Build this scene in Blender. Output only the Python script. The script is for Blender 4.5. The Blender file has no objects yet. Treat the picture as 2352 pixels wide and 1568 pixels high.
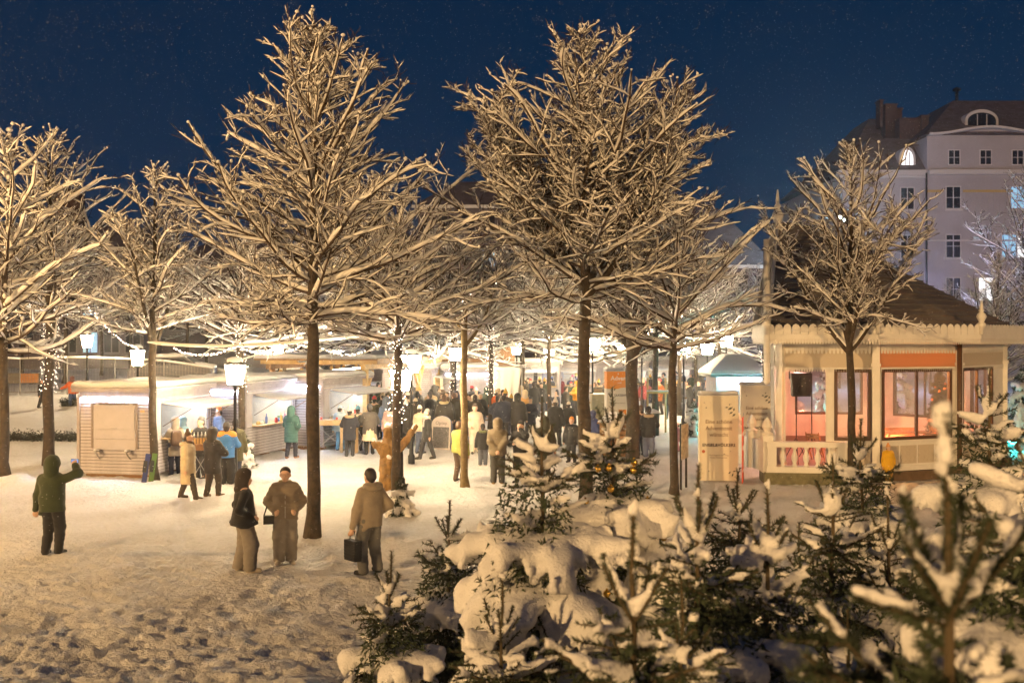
import bpy, math, random
import numpy as np
from mathutils import Vector
# ------------------------------------------------------------------ camera, sky, light, exposure
SC = bpy.context.scene
COL = SC.collection
FD, CX, HY, CAMZ = 2287.0, 1176.0, 775.0, 4.0      # focal length in units of a 2352 wide frame, horizon row, eye height
cam = bpy.data.cameras.new('camera'); cam_o = bpy.data.objects.new('camera', cam); COL.objects.link(cam_o)
cam_o.location = (0, 0, CAMZ); cam_o.rotation_euler = (math.radians(90), 0, 0)
cam.sensor_width = 36; cam.lens = 36 * FD / 2352; cam.shift_y = -9 / 2352
cam.clip_start = .05; cam.clip_end = 2000
cam.dof.use_dof = True; cam.dof.focus_distance = 21; cam.dof.aperture_fstop = 2.5
SC.camera = cam_o
world = bpy.data.worlds.new('World'); SC.world = world; world.use_nodes = True
wn = world.node_tree.nodes; wl = world.node_tree.links
bg = wn['Background']
tc = wn.new('ShaderNodeTexCoord'); sep = wn.new('ShaderNodeSeparateXYZ'); cr = wn.new('ShaderNodeValToRGB')
wl.new(tc.outputs['Generated'], sep.inputs[0]); wl.new(sep.outputs['Z'], cr.inputs[0]); wl.new(cr.outputs[0], bg.inputs[0])
cr.color_ramp.elements[0].position = 0.0; cr.color_ramp.elements[0].color = (.0038, .0300, .076, 1)
cr.color_ramp.elements[1].position = 0.42; cr.color_ramp.elements[1].color = (.0010, .0125, .041, 1)
bg.inputs[1].default_value = 1.0
SC.view_settings.view_transform = 'Standard'; SC.view_settings.look = 'None'
SC.view_settings.exposure = 0; SC.view_settings.gamma = 1; SC.view_settings.use_curve_mapping = False
SC.render.engine = 'CYCLES'
cy = SC.cycles
cy.use_denoising = True; cy.max_bounces = 5; cy.diffuse_bounces = 2; cy.glossy_bounces = 2; cy.transmission_bounces = 4
cy.transparent_max_bounces = 8; cy.sample_clamp_indirect = 3; cy.sample_clamp_direct = 0
cy.caustics_reflective = False; cy.caustics_refractive = False; cy.use_light_tree = True
cy.volume_bounces = 0; cy.use_adaptive_sampling = True; cy.adaptive_threshold = .02

# ------------------------------------------------------------------ helpers
def G(x, y, z=0.0):
    "the point of height z seen at column x, row y of the 2352 wide frame (used to survey the square)"
    d = (CAMZ - z) * FD / (y - HY)
    return np.array([(x - CX) / FD * d, d, z])
def PX(x, d): return (x - CX) / FD * d
def PZ(y, d): return CAMZ - (y - HY) / FD * d
def tag(o, label=None, cat=None, group=None, kind=None):
    if label: o['label'] = label
    if cat: o['category'] = cat
    if group: o['group'] = group
    if kind: o['kind'] = kind
    return o
def thing(name, label, cat, loc=(0, 0, 0), rz=0.0, group=None):
    o = bpy.data.objects.new(name, None); COL.objects.link(o)
    o.empty_display_size = .2
    o.location = tuple(float(v) for v in loc); o.rotation_euler = (0, 0, rz)
    return tag(o, label, cat, group)
def mk_mesh(name, V, counts, loops, smooth=False):
    me = bpy.data.meshes.new(name)
    V = np.asarray(V, np.float32); counts = np.asarray(counts, np.int32); loops = np.asarray(loops, np.int32)
    me.vertices.add(len(V)); me.vertices.foreach_set('co', V.ravel())
    me.loops.add(len(loops)); me.loops.foreach_set('vertex_index', loops)
    me.polygons.add(len(counts))
    st = np.zeros(len(counts), np.int32); st[1:] = np.cumsum(counts)[:-1]
    me.polygons.foreach_set('loop_start', st); me.polygons.foreach_set('loop_total', counts)
    me.polygons.foreach_set('use_smooth', np.full(len(counts), bool(smooth)))
    me.update(calc_edges=True)
    return me
def link(name, me, mat, parent=None, loc=None, rot=None):
    o = bpy.data.objects.new(name, me); COL.objects.link(o)
    if mat is not None and not me.materials: me.materials.append(mat)
    if parent is not None: o.parent = parent
    if loc is not None: o.location = tuple(float(v) for v in loc)
    if rot is not None: o.rotation_euler = rot
    return o
def copy_tree(root, loc=None, rz=None, scale=None, parent=None):
    c = root.copy(); COL.objects.link(c); c.parent = parent
    if loc is not None: c.location = tuple(float(v) for v in loc)
    if rz is not None: c.rotation_euler = (0, 0, rz)
    if scale is not None: c.scale = (scale,) * 3
    for ch in list(root.children): copy_tree(ch, parent=c)
    return c

class MB:
    "collects shapes into one mesh"
    def __init__(s): s.V = []; s.C = []; s.L = []; s.n = 0
    def add(s, V, faces):
        V = np.asarray(V, float).reshape(-1, 3)
        for f in faces:
            s.C.append(len(f)); s.L.extend([int(i) + s.n for i in f])
        s.V.append(V); s.n += len(V); return s
    def addq(s, V, Q):
        V = np.asarray(V, float).reshape(-1, 3); Q = np.asarray(Q, int)
        s.C.extend([Q.shape[1]] * len(Q)); s.L.extend((Q + s.n).ravel().tolist()); s.V.append(V); s.n += len(V); return s
    BF = [(0, 3, 2, 1), (4, 5, 6, 7), (0, 1, 5, 4), (1, 2, 6, 5), (2, 3, 7, 6), (3, 0, 4, 7)]
    def box(s, c, d, rz=0.0, rx=0.0, ry=0.0):
        x, y, z = np.array(d, float) / 2
        V = np.array([(-x, -y, -z), (x, -y, -z), (x, y, -z), (-x, y, -z), (-x, -y, z), (x, -y, z), (x, y, z), (-x, y, z)])
        if rx: V = V @ rotm('x', rx).T
        if ry: V = V @ rotm('y', ry).T
        if rz: V = V @ rotm('z', rz).T
        return s.add(V + np.array(c, float), s.BF)
    def mm(s, a, b):
        a = np.array(a, float); b = np.array(b, float); return s.box((a + b) / 2, np.abs(b - a))
    def bar(s, a, b, w, h, up=(0, 0, 1)):
        "a beam from a to b, w wide, h high"
        a = np.array(a, float); b = np.array(b, float); t = b - a; t /= np.linalg.norm(t)
        u = np.array(up, float)
        if abs(t @ u) > .98: u = np.array((0, 1., 0))
        sd = np.cross(t, u); sd /= np.linalg.norm(sd); u = np.cross(sd, t)
        V = [p + sd * i * w / 2 + u * j * h / 2 for p in (a, b) for i, j in ((-1, -1), (1, -1), (1, 1), (-1, 1))]
        return s.add(V, [(0, 1, 2, 3), (7, 6, 5, 4), (0, 4, 5, 1), (1, 5, 6, 2), (2, 6, 7, 3), (3, 7, 4, 0)])
    def tube(s, path, rad, k=8, caps=True):
        P = np.asarray(path, float); n = len(P); R = np.broadcast_to(np.asarray(rad, float), (n,))
        V, Q = tubes(P[None], R[None], k)
        s.addq(V, Q)
        if caps:
            s.C.extend([k, k]); b = s.n - n * k
            s.L.extend([b + i for i in range(k)][::-1] + [b + (n - 1) * k + i for i in range(k)])
        return s
    def cyl(s, a, b, r0, r1=None, k=12): return s.tube([a, b], [r0, r0 if r1 is None else r1], k)
    def lathe(s, prof, k=16, c=(0, 0, 0), cap=True):
        prof = np.array(prof, float); n = len(prof); a = np.arange(k) * 2 * np.pi / k
        V = np.stack([prof[:, None, 0] * np.cos(a), prof[:, None, 0] * np.sin(a), np.repeat(prof[:, 1:2], k, 1)], -1).reshape(-1, 3) + np.array(c, float)
        i = np.arange(n - 1)[:, None] * k; j = np.arange(k)[None]; j2 = (j + 1) % k
        Q = np.stack([i + j, i + j2, i + k + j2, i + k + j], -1).reshape(-1, 4)
        s.addq(V, Q)
        if cap:
            b = s.n - n * k; s.C.extend([k, k]); s.L.extend([b + q for q in range(k)][::-1] + [b + (n - 1) * k + q for q in range(k)])
        return s
    def prism(s, poly, depth, org=(0, 0, 0), ex=(1, 0, 0), ey=(0, 0, 1), nz=None):
        "polygon in the ex/ey plane at org, thickened by depth along the normal"
        ex = np.array(ex, float); ey = np.array(ey, float); n = np.cross(ex, ey) if nz is None else np.array(nz, float)
        org = np.array(org, float)
        A = np.array([org + ex * p[0] + ey * p[1] for p in poly]); B = A + n * depth; k = len(A)
        F = [tuple(range(k))[::-1], tuple(range(k, 2 * k))] + [(i, (i + 1) % k, k + (i + 1) % k, k + i) for i in range(k)]
        return s.add(np.concatenate([A, B]), F)
    def ball(s, c, r, k=8, m=6):
        r = np.broadcast_to(np.asarray(r, float), (3,))
        th = np.linspace(0, np.pi, m + 1)[1:-1]; a = np.arange(k) * 2 * np.pi / k
        V = np.stack([np.sin(th)[:, None] * np.cos(a), np.sin(th)[:, None] * np.sin(a), np.repeat(np.cos(th)[:, None], k, 1)], -1).reshape(-1, 3)
        V = np.concatenate([V, [(0, 0, 1), (0, 0, -1)]]) * r + np.array(c, float); q = len(th)
        F = [(i * k + j, i * k + k + j, i * k + k + (j + 1) % k, i * k + (j + 1) % k) for i in range(q - 1) for j in range(k)]
        F += [(q * k, j, (j + 1) % k) for j in range(k)] + [(q * k + 1, (q - 1) * k + (j + 1) % k, (q - 1) * k + j) for j in range(k)]
        return s.add(V, F)
    def mesh(s, name, smooth=False): return mk_mesh(name, np.concatenate(s.V), s.C, s.L, smooth)
    def build(s, name, mat, parent=None, smooth=False, loc=None, rot=None): return link(name, s.mesh(name, smooth), mat, parent, loc, rot)

def rotm(ax, a):
    c, s = math.cos(a), math.sin(a)
    return np.array({'x': [[1, 0, 0], [0, c, -s], [0, s, c]], 'y': [[c, 0, s], [0, 1, 0], [-s, 0, c]], 'z': [[c, -s, 0], [s, c, 0], [0, 0, 1]]}[ax], float)
def nrm(v): return v / np.maximum(np.linalg.norm(v, axis=-1, keepdims=True), 1e-9)
def tubes(P, R, k, sq=None, upmode=False):
    "P (B,n,3) paths, R (B,n) radii -> vertices, quads of B open tubes; sq: vertical squash of the section"
    B, n, _ = P.shape
    T = np.empty_like(P); T[:, 1:-1] = P[:, 2:] - P[:, :-2]; T[:, 0] = P[:, 1] - P[:, 0]; T[:, -1] = P[:, -1] - P[:, -2]; T = nrm(T)
    avg = nrm(P[:, -1] - P[:, 0])
    ref = np.where(np.abs(avg[:, 2:3]) < .93, np.array([[0, 0, 1.]]), np.array([[1., 0, 0]]))[:, None]
    U = nrm(np.cross(T, ref)); W = np.cross(U, T)
    a = np.arange(k) * 2 * np.pi / k
    ca, sa = np.cos(a)[None, None, :, None], np.sin(a)[None, None, :, None]
    Rr = R[:, :, None, None]
    V = P[:, :, None] + Rr * (ca * U[:, :, None] + sa * W[:, :, None] * (1 if sq is None else sq))
    b = (np.arange(B) * n * k)[:, None, None]; i = (np.arange(n - 1) * k)[None, :, None]; j = np.arange(k)[None, None]; j2 = (j + 1) % k
    Q = np.stack(np.broadcast_arrays(b + i + j, b + i + j2, b + i + k + j2, b + i + k + j), -1).reshape(-1, 4)
    return V.reshape(-1, 3), Q
def qmesh(name, parts, smooth=True):
    V = []; Q = []; n = 0
    for v, q in parts:
        V.append(v); Q.append(q + n); n += len(v)
    V = np.concatenate(V); Q = np.concatenate(Q)
    return mk_mesh(name, V, np.full(len(Q), Q.shape[1]), Q.ravel(), smooth)

# smooth value noise on arrays
def hash2(i, j, s=0):
    h = (i * 374761393 + j * 668265263 + s * 974711) & 0x7fffffff
    h = ((h ^ (h >> 13)) * 1274126177) & 0x7fffffff
    return ((h ^ (h >> 16)) & 0xffff) / 65535.0
def vnoise(x, y, s=0):
    xi = np.floor(x).astype(np.int64); yi = np.floor(y).astype(np.int64); fx = x - xi; fy = y - yi
    fx = fx * fx * (3 - 2 * fx); fy = fy * fy * (3 - 2 * fy)
    return (hash2(xi, yi, s) * (1 - fx) + hash2(xi + 1, yi, s) * fx) * (1 - fy) + (hash2(xi, yi + 1, s) * (1 - fx) + hash2(xi + 1, yi + 1, s) * fx) * fy
def wob(P, f, s=0):
    "cheap smooth 3-D noise in -1..1"
    x, y, z = P[..., 0] * f, P[..., 1] * f, P[..., 2] * f
    return (np.sin(x * 1.7 + 1.3 * y + s) * np.sin(y * 1.9 - .8 * z + 2.1 * s) + np.sin(z * 2.3 + x * .9 + 4.2 + s) * np.sin(1.1 * x - 2.2 * y + s * .7) + np.sin(z * 3.1 - 2.7 * x + s) * np.sin(3.3 * y + s)) / 2.2

# blobby solids: capsules melted together, skinned by surface nets
def blob(prims, h, k=.02, cut=None, disp=None, name='blob', smooth=True, raw=False):
    """prims: (a, ra, b, rb[, squash_xyz]); h voxel; k melt; cut: f(P)->signed distance that must be < 0; disp: f(P)->added distance"""
    lo = np.full(3, 1e9); hi = np.full(3, -1e9)
    for p in prims:
        r = max(p[1], p[3]) + h * 2 + k
        for e in (p[0], p[2]): lo = np.minimum(lo, np.asarray(e) - r); hi = np.maximum(hi, np.asarray(e) + r)
    n = np.ceil((hi - lo) / h).astype(int) + 2
    F = np.zeros(n, np.float32)
    for p in prims:
        a, ra, b, rb = np.asarray(p[0], float), p[1], np.asarray(p[2], float), p[3]
        sc = np.asarray(p[4], float) if len(p) > 4 else None
        m = max(ra, rb) * (1 if sc is None else max(1, sc.max())) + 5 * k + h
        i0 = np.maximum(0, np.floor((np.minimum(a, b) - m - lo) / h).astype(int)); i1 = np.minimum(n, np.ceil((np.maximum(a, b) + m - lo) / h).astype(int) + 1)
        ax = [((np.arange(i0[q], i1[q]) * h + lo[q]) - a[q]).astype(np.float32) for q in range(3)]
        d = (b - a)
        if sc is not None: ax = [ax[q] / sc[q] for q in range(3)]; d = d / sc
        X, Y, Z = ax[0][:, None, None], ax[1][None, :, None], ax[2][None, None, :]
        L2 = float(d @ d)
        if L2 < 1e-10: D = np.sqrt(X * X + Y * Y + Z * Z) - ra
        else:
            t = np.clip((X * d[0] + Y * d[1] + Z * d[2]) / L2, 0, 1)
            D = np.sqrt((X - t * d[0]) ** 2 + (Y - t * d[1]) ** 2 + (Z - t * d[2]) ** 2) - (ra + (rb - ra) * t)
        F[i0[0]:i1[0], i0[1]:i1[1], i0[2]:i1[2]] += np.exp(np.clip(-D / k, -30, 30))
    D = -k * np.log(F + 1e-9)
    if cut is not None or disp is not None:
        G3 = np.stack(np.meshgrid(*[np.arange(n[q]) * h + lo[q] for q in range(3)], indexing='ij'), -1)
        if disp is not None: D = D + disp(G3)
        if cut is not None: D = np.maximum(D, cut(G3))
    V, Q = nets(D, lo, h)
    if raw: return V, Q
    return mk_mesh(name, V, np.full(len(Q), 4), Q.ravel(), smooth)
def nets(D, lo, h):
    S = D < 0
    D = np.pad(D, 1, constant_values=1.0); S = np.pad(S, 1, constant_values=False)
    c = [S[i:i - 1 or None, j:j - 1 or None, k:k - 1 or None] for i in (0, 1) for j in (0, 1) for k in (0, 1)]
    cnt = sum(x.astype(np.int8) for x in c)
    act = (cnt > 0) & (cnt < 8)
    I = np.argwhere(act)
    acc = np.zeros((len(I), 3)); w = np.zeros(len(I))
    O = [(i, j, k) for i in (0, 1) for j in (0, 1) for k in (0, 1)]
    val = {o: D[I[:, 0] + o[0], I[:, 1] + o[1], I[:, 2] + o[2]] for o in O}
    for o in O:
        for q in range(3):
            if o[q] == 0:
                o2 = list(o); o2[q] = 1; o2 = tuple(o2)
                a, b = val[o], val[o2]; x = (a < 0) != (b < 0)
                t = np.where(x, a / np.where(x, a - b, 1), 0)
                p = np.tile(np.array(o, float), (len(I), 1)); p[:, q] = t
                acc += p * x[:, None]; w += x
    V = (I + acc / np.maximum(w, 1)[:, None] - 1) * h + lo
    idx = np.full(act.shape, -1, np.int64); idx[act] = np.arange(len(I))
    Qs = []
    for q in range(3):
        a = [slice(None)] * 3; b = [slice(None)] * 3; a[q] = slice(0, -1); b[q] = slice(1, None)
        x = S[tuple(a)] != S[tuple(b)]
        E = np.argwhere(x); u, v = (q + 1) % 3, (q + 2) % 3
        E = E[(E[:, u] > 0) & (E[:, v] > 0) & (E[:, u] < act.shape[u]) & (E[:, v] < act.shape[v])]
        def cell(du, dv):
            e = E.copy(); e[:, u] -= du; e[:, v] -= dv; return idx[e[:, 0], e[:, 1], e[:, 2]]
        quad = np.stack([cell(1, 1), cell(0, 1), cell(0, 0), cell(1, 0)], -1)
        flip = ~S[E[:, 0], E[:, 1], E[:, 2]]
        quad[flip] = quad[flip][:, ::-1]
        Qs.append(quad)
    Q = np.concatenate(Qs); Q = Q[(Q >= 0).all(1)]
    return V, Q

# ------------------------------------------------------------------ materials
MATS = {}
def mat(name, col, rough=.7, bump=None, var=None, metal=0.0, emit=None, spec=None, trans=0.0, coat=0.0, sheen=0.0, alpha=None):
    """bump: (scale, strength, distance); var: (scale, amount[, second colour])"""
    if name in MATS: return MATS[name]
    m = bpy.data.materials.new(name); m.use_nodes = True; N = m.node_tree.nodes; L = m.node_tree.links
    p = N['Principled BSDF']; p.inputs['Base Color'].default_value = (*col, 1); p.inputs['Roughness'].default_value = rough
    p.inputs['Metallic'].default_value = metal
    if spec is not None: p.inputs['Specular IOR Level'].default_value = spec
    if trans: p.inputs['Transmission Weight'].default_value = trans
    if coat: p.inputs['Coat Weight'].default_value = coat
    if sheen: p.inputs['Sheen Weight'].default_value = sheen
    if alpha is not None: p.inputs['Alpha'].default_value = alpha
    t = N.new('ShaderNodeTexCoord')
    if var:
        nz = N.new('ShaderNodeTexNoise'); nz.inputs['Scale'].default_value = var[0]; nz.inputs['Detail'].default_value = 5; nz.inputs['Roughness'].default_value = .62
        L.new(t.outputs['Object'], nz.inputs['Vector'])
        r = N.new('ShaderNodeValToRGB'); r.color_ramp.elements[0].position = .32; r.color_ramp.elements[1].position = .68
        c2 = var[2] if len(var) > 2 else tuple(min(1, c * (1 + var[1])) for c in col)
        c1 = col if len(var) > 2 else tuple(c * (1 - var[1]) for c in col)
        r.color_ramp.elements[0].color = (*c1, 1); r.color_ramp.elements[1].color = (*c2, 1)
        L.new(nz.outputs[0], r.inputs[0]); L.new(r.outputs[0], p.inputs['Base Color'])
    if bump:
        nb = N.new('ShaderNodeTexNoise'); nb.inputs['Scale'].default_value = bump[0]; nb.inputs['Detail'].default_value = 4; nb.inputs['Roughness'].default_value = .6
        L.new(t.outputs['Object'], nb.inputs['Vector'])
        b = N.new('ShaderNodeBump'); b.inputs['Strength'].default_value = bump[1]; b.inputs['Distance'].default_value = bump[2] if len(bump) > 2 else .02
        L.new(nb.outputs[0], b.inputs['Height']); L.new(b.outputs[0], p.inputs['Normal'])
    if emit:
        p.inputs['Emission Color'].default_value = (*emit[0], 1); p.inputs['Emission Strength'].default_value = emit[1]
        if len(emit) > 2: m.cycles.emission_sampling = 'NONE'
    m.diffuse_color = (*col, 1)
    MATS[name] = m
    return m
def srgb(r, g, b):
    return tuple((c / 255 / 12.92) if c <= 10 else ((c / 255 + .055) / 1.055) ** 2.4 for c in (r, g, b))
SNOW = mat('snow', (.80, .80, .82), .65, bump=(48, .9, .02), spec=.3)
SNOW_FINE = mat('snow_on_branches', (.80, .80, .82), .7, bump=(40, .4, .012), spec=.25)
BARK = mat('bark', (.030, .021, .014), .9, bump=(22, 1.0, .03), var=(9, .4, (.075, .055, .033)))
BARK_PALE = mat('pale_bark', (.17, .125, .06), .9, bump=(22, .8, .015), var=(9, .35))
TWIG = mat('twig', (.050, .030, .018), .85)
WARM = (1.0, .66, .33)
# ------------------------------------------------------------------ bare trees loaded with snow
def grow(P0, D0, L, n, up, jit, rng):
    B = len(P0); P = np.empty((B, n, 3)); P[:, 0] = P0; d = nrm(D0); up = np.broadcast_to(np.asarray(up, float), (B,))
    for i in range(1, n):
        d = nrm(d + rng.normal(0, jit, (B, 3)) + np.stack([np.zeros(B), np.zeros(B), up], -1) / (n - 1))
        P[:, i] = P[:, i - 1] + d * (L / (n - 1))[:, None]
    return P
def at_t(P, t):
    "points and tangents at parameters t (B,c) of paths P (B,n,3)"
    n = P.shape[1]; f = np.clip(t, 0, .9999) * (n - 1); i = f.astype(int); u = (f - i)[..., None]; b = np.arange(len(P))[:, None]
    return P[b, i] * (1 - u) + P[b, i + 1] * u, nrm(P[b, i + 1] - P[b, i])
def offspring(P, L, R0, c, t0, t1, ang, ratio, n, up, jit, rng, lift=.15, minl=.12):
    B = len(P)
    t = np.linspace(t0, t1, c)[None] + rng.uniform(-.5, .5, (B, c)) * (t1 - t0) / c
    p, T = at_t(P, t)
    U = nrm(np.cross(T, np.array([0, 0, 1.])) + rng.normal(0, .05, T.shape)); W = np.cross(U, T)
    sgn = np.where((np.arange(c)[None] + rng.integers(0, 2, (B, 1))) % 2 == 0, 1., -1.)
    roll = rng.normal(lift, .55, (B, c))
    side = U * (sgn * np.cos(roll))[..., None] + W * np.sin(roll)[..., None]
    a = ang * rng.uniform(.7, 1.25, (B, c))
    D = T * np.cos(a)[..., None] + side * np.sin(a)[..., None]
    Lc = np.maximum(minl, L[:, None] * ratio * (1.05 - .62 * t) * rng.uniform(.6, 1.3, (B, c)))
    r = np.maximum(.005, R0[:, None] * (1 - .65 * t) * .55)
    Pc = grow(p.reshape(-1, 3), D.reshape(-1, 3), Lc.ravel(), n, up, jit, rng)
    return Pc, Lc.ravel(), r.ravel()
def resample(P, n):
    B, m, _ = P.shape; f = np.linspace(0, m - 1, n); i = np.minimum(f.astype(int), m - 2); u = (f - i)[None, :, None]
    return P[:, i] * (1 - u) + P[:, i + 1] * u
def snow_on(P, R, w, n, k, rng, steep=.55):
    "lumpy ridge of snow lying along the upper side of each path"
    Q = resample(P, n); r = np.repeat(R[:, None], n, 1) * np.linspace(1, .4, n)[None]
    T = np.empty_like(Q); T[:, 1:-1] = Q[:, 2:] - Q[:, :-2]; T[:, 0] = Q[:, 1] - Q[:, 0]; T[:, -1] = Q[:, -1] - Q[:, -2]; T = nrm(T)
    hz = np.sqrt(np.maximum(0, 1 - T[..., 2] ** 2))
    B = len(P)
    lum = rng.uniform(.62, 1.25, (B, n)); lum[:, 1:-1] = (lum[:, 1:-1] * 2 + lum[:, :-2] * .5 + lum[:, 2:] * .5) / 3
    blobby = rng.uniform(-.25, 1.0, (B, n)); flat = np.clip((hz - steep * .75) / (1 - steep) * 1.6, 0, 1)
    f = flat * lum + (1 - flat) * np.clip(blobby, .05, 1) * .75
    tp = np.ones(n); tp[0] = .45; tp[-1] = .30
    if n > 4: tp[-2] = 1.05
    ln_ = np.linalg.norm(P[:, -1] - P[:, 0], axis=-1); ww = w * np.clip(.62 + .24 * ln_, .62, 1.15)[:, None] * f * tp[None] * np.linspace(1.08, .85, n)[None] * rng.uniform(.75, 1.2, (B, 1))
    bare = rng.random((B, n)) < .04; ww = np.where(bare, ww * .25, ww)
    upv = np.array([0, 0, 1.]) - T * T[..., 2:3]
    upv = nrm(upv + np.array([0, 0, .15]))
    Cn = Q + upv * (r + ww * .55)[..., None]
    return tubes(Cn, np.maximum(ww, .003), k, sq=.92)
def snow_balls(C, r, rng):
    "small lumps at branch tips and forks"
    base = MB().ball((0, 0, 0), 1, 6, 4); V0 = np.concatenate(base.V)
    tri = []; o = 0
    for c in base.C:
        f = base.L[o:o + c]; o += c
        tri.append(f if c == 4 else [f[0], f[1], f[2], f[2]])
    Q0 = np.array(tri); B = len(C)
    sc = r[:, None] * rng.uniform(.8, 1.25, (B, 3))
    V = C[:, None] + V0[None] * sc[:, None]
    Q = (Q0[None] + (np.arange(B) * len(V0))[:, None, None]).reshape(-1, 4)
    return V.reshape(-1, 3), Q
def make_tree(seed, H, base, width, r0, nlat=44, prof=None, elev=(8, 62), limbs=None, c2=15, c3=3, c4=0, snow=.044, lean=0.0, k=5, up1=.14, sub=.33):
    """returns meshes trunk, branches, snow and the leader path.  prof: half-width profile over the crown; limbs: [(azimuth, tilt, length, start height)]"""
    rng = np.random.default_rng(seed)
    nt = 22; z = np.linspace(0, H, nt)
    wx = np.cumsum(rng.normal(0, .018, nt)) * H / 10; wy = np.cumsum(rng.normal(0, .018, nt)) * H / 10
    lead = np.stack([wx + lean * z / H, wy, z], -1); lead[0, :2] = 0
    tr = np.interp(z, [0, .12, base, H], [r0 * 1.45, r0 * 1.08, r0 * .9, .012])
    trunk = [tubes(lead[None], tr[None] * (1 + rng.uniform(-.05, .05, nt)), 10)]
    prof = prof or [(0, .85), (.12, 1), (.3, .86), (.5, .66), (.65, .50), (.8, .33), (.92, .17), (1, .05)]
    px, py = zip(*prof)
    axes = [(lead, tr, base, H, 1.0, nlat)]
    limb_paths = []
    if limbs:
        for az, tilt, ln, zs in limbs:
            p0, _ = at_t(lead[None], np.array([[zs / H]])); p0 = p0[0, 0]
            D = np.array([math.cos(az) * math.sin(tilt), math.sin(az) * math.sin(tilt), math.cos(tilt)])
            Pl = grow(p0[None], D[None], np.array([ln]), 12, .55, .05, rng)[0]
            rl = np.linspace(r0 * .62, .012, 12); limb_paths.append((Pl, rl)); trunk.append(tubes(Pl[None], rl[None], 8))
            axes.append((Pl, rl, None, None, ln / (H - zs) * .62, max(8, int(nlat * .55 * ln / (H - zs)))))
    P1, L1, R1 = [], [], []
    for ai, (ax, ar, b, h, ws, nl) in enumerate(axes):
        t = (np.arange(nl) + rng.uniform(0, 1, nl)) / nl
        tt = (b + (h - b) * t ** 1.18) / h if b is not None else .12 + .86 * t
        p, T = at_t(ax[None], tt[None]); p = p[0]; T = T[0]
        rr = np.interp(tt, np.linspace(0, 1, len(ar)), ar)
        az = np.arange(nl) * 2.39996 + rng.uniform(-.5, .5, nl) + seed
        zr = np.clip((p[:, 2] - base) / (H - base), 0, 1)
        ln = np.interp(zr, px, py) * width * ws * rng.uniform(.7, 1.12, nl)
        el = np.radians(np.interp(zr, [0, .06, .18, 1], [elev[0], elev[0] + .25 * (elev[1] - elev[0]), elev[0] + .62 * (elev[1] - elev[0]), elev[1]]) + rng.normal(0, 8, nl))
        if ai: el = np.radians(rng.uniform(5, 55, nl))
        D = np.stack([np.cos(az) * np.cos(el), np.sin(az) * np.cos(el), np.sin(el)], -1)
        if ai: D = nrm(D + T * .45)
        ln = np.maximum(ln, .22)
        P1.append(grow(p, D, ln, 9, up1, .105, rng)); L1.append(ln); R1.append(np.minimum(rr * .5, .008 + ln * .0075))
    P1 = np.concatenate(P1); L1 = np.concatenate(L1); R1 = np.concatenate(R1)
    P2, L2, R2 = offspring(P1, L1, R1, c2, .10, .97, .70, sub, 5, .10, .17, rng)
    keep = L2 > .13; P2, L2, R2 = P2[keep], L2[keep], R2[keep]
    zr2 = np.clip((P2[:, 0, 2] - base) / (H - base), 0, 1); kp = rng.random(len(P2)) > np.clip((zr2 - .3) * .8, 0, .45); P2, L2, R2 = P2[kp], L2[kp], R2[kp]
    P3, L3, R3 = offspring(P2, L2, R2, c3, .2, .97, .75, .62, 2, .10, .2, rng, minl=.20)
    sets = [(P1, R1, 5), (P2, R2, 3), (P3, R3, 3)]
    if c4:
        big = L3 > .22
        P4, L4, R4 = offspring(P3[big], L3[big], R3[big], c4, .3, .95, .75, .6, 3, .2, .12, rng); sets.append((P4, R4, 3))
    br = []
    for P, R, kk in sets:
        rad = np.maximum(.0075, R[:, None] * np.linspace(1, .38, P.shape[1])[None])
        br.append(tubes(P, rad, kk))
    sn3 = rng.random(len(P3)) < .5
    sn = [snow_on(P1, R1, snow * 1.08, 13, 5, rng), snow_on(P2, R2, snow * .82, 6, 4, rng), snow_on(P3[sn3], R3[sn3], snow * .76, 3, 4, rng)]
    if c4: sn.append(snow_on(P4, R4, snow * .55, 4, 4, rng))
    for Pl, rl in limb_paths: sn.append(snow_on(Pl[None], np.array([rl[4]]), snow * .85, 14, 6, rng))
    tips = np.concatenate([P1[:, -1], P2[rng.random(len(P2)) < .35][:, -1]]) + np.array([0, 0, .03])
    sn.append(snow_balls(tips, rng.uniform(.028, .055, len(tips)) * snow / .06, rng))
    forks = P1[rng.random(len(P1)) < .6][:, 0] + np.array([0, 0, .07]) + rng.normal(0, .02, (1, 3))
    sn.append(snow_balls(forks, rng.uniform(.05, .10, len(forks)) * snow / .06, rng))
    return qmesh('trunk', trunk), qmesh('branches', br), qmesh('branch_snow', sn), lead, (P1, P2)
def put_tree(meshes, label, loc, rz=0, bark=None, group=None, name='snowy_tree', scale=1.0, foot=True):
    t = thing(name, label, 'tree', loc, rz, group); t.scale = (scale,) * 3
    link('trunk', meshes[0], bark or BARK, t)
    c = link('crown', meshes[1], TWIG, t)
    s = link('branch_snow', meshes[2], SNOW_FINE, c)
    return t
def fairy_path(lead, z0, z1, r, turns, n, seed):
    rng = np.random.default_rng(seed)
    z = np.linspace(z0, z1, n); a = np.linspace(0, turns * 2 * np.pi, n)
    cx = np.interp(z, lead[:, 2], lead[:, 0]); cyy = np.interp(z, lead[:, 2], lead[:, 1])
    return np.stack([cx + np.cos(a) * r, cyy + np.sin(a) * r, z], -1) + rng.normal(0, .012, (n, 3))
BULB = mat('fairy_bulb', (.9, .85, .75), .4, emit=((1.0, .80, .66), 7, 1))
WIRE = mat('light_wire', (.03, .03, .03), .6)
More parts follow.
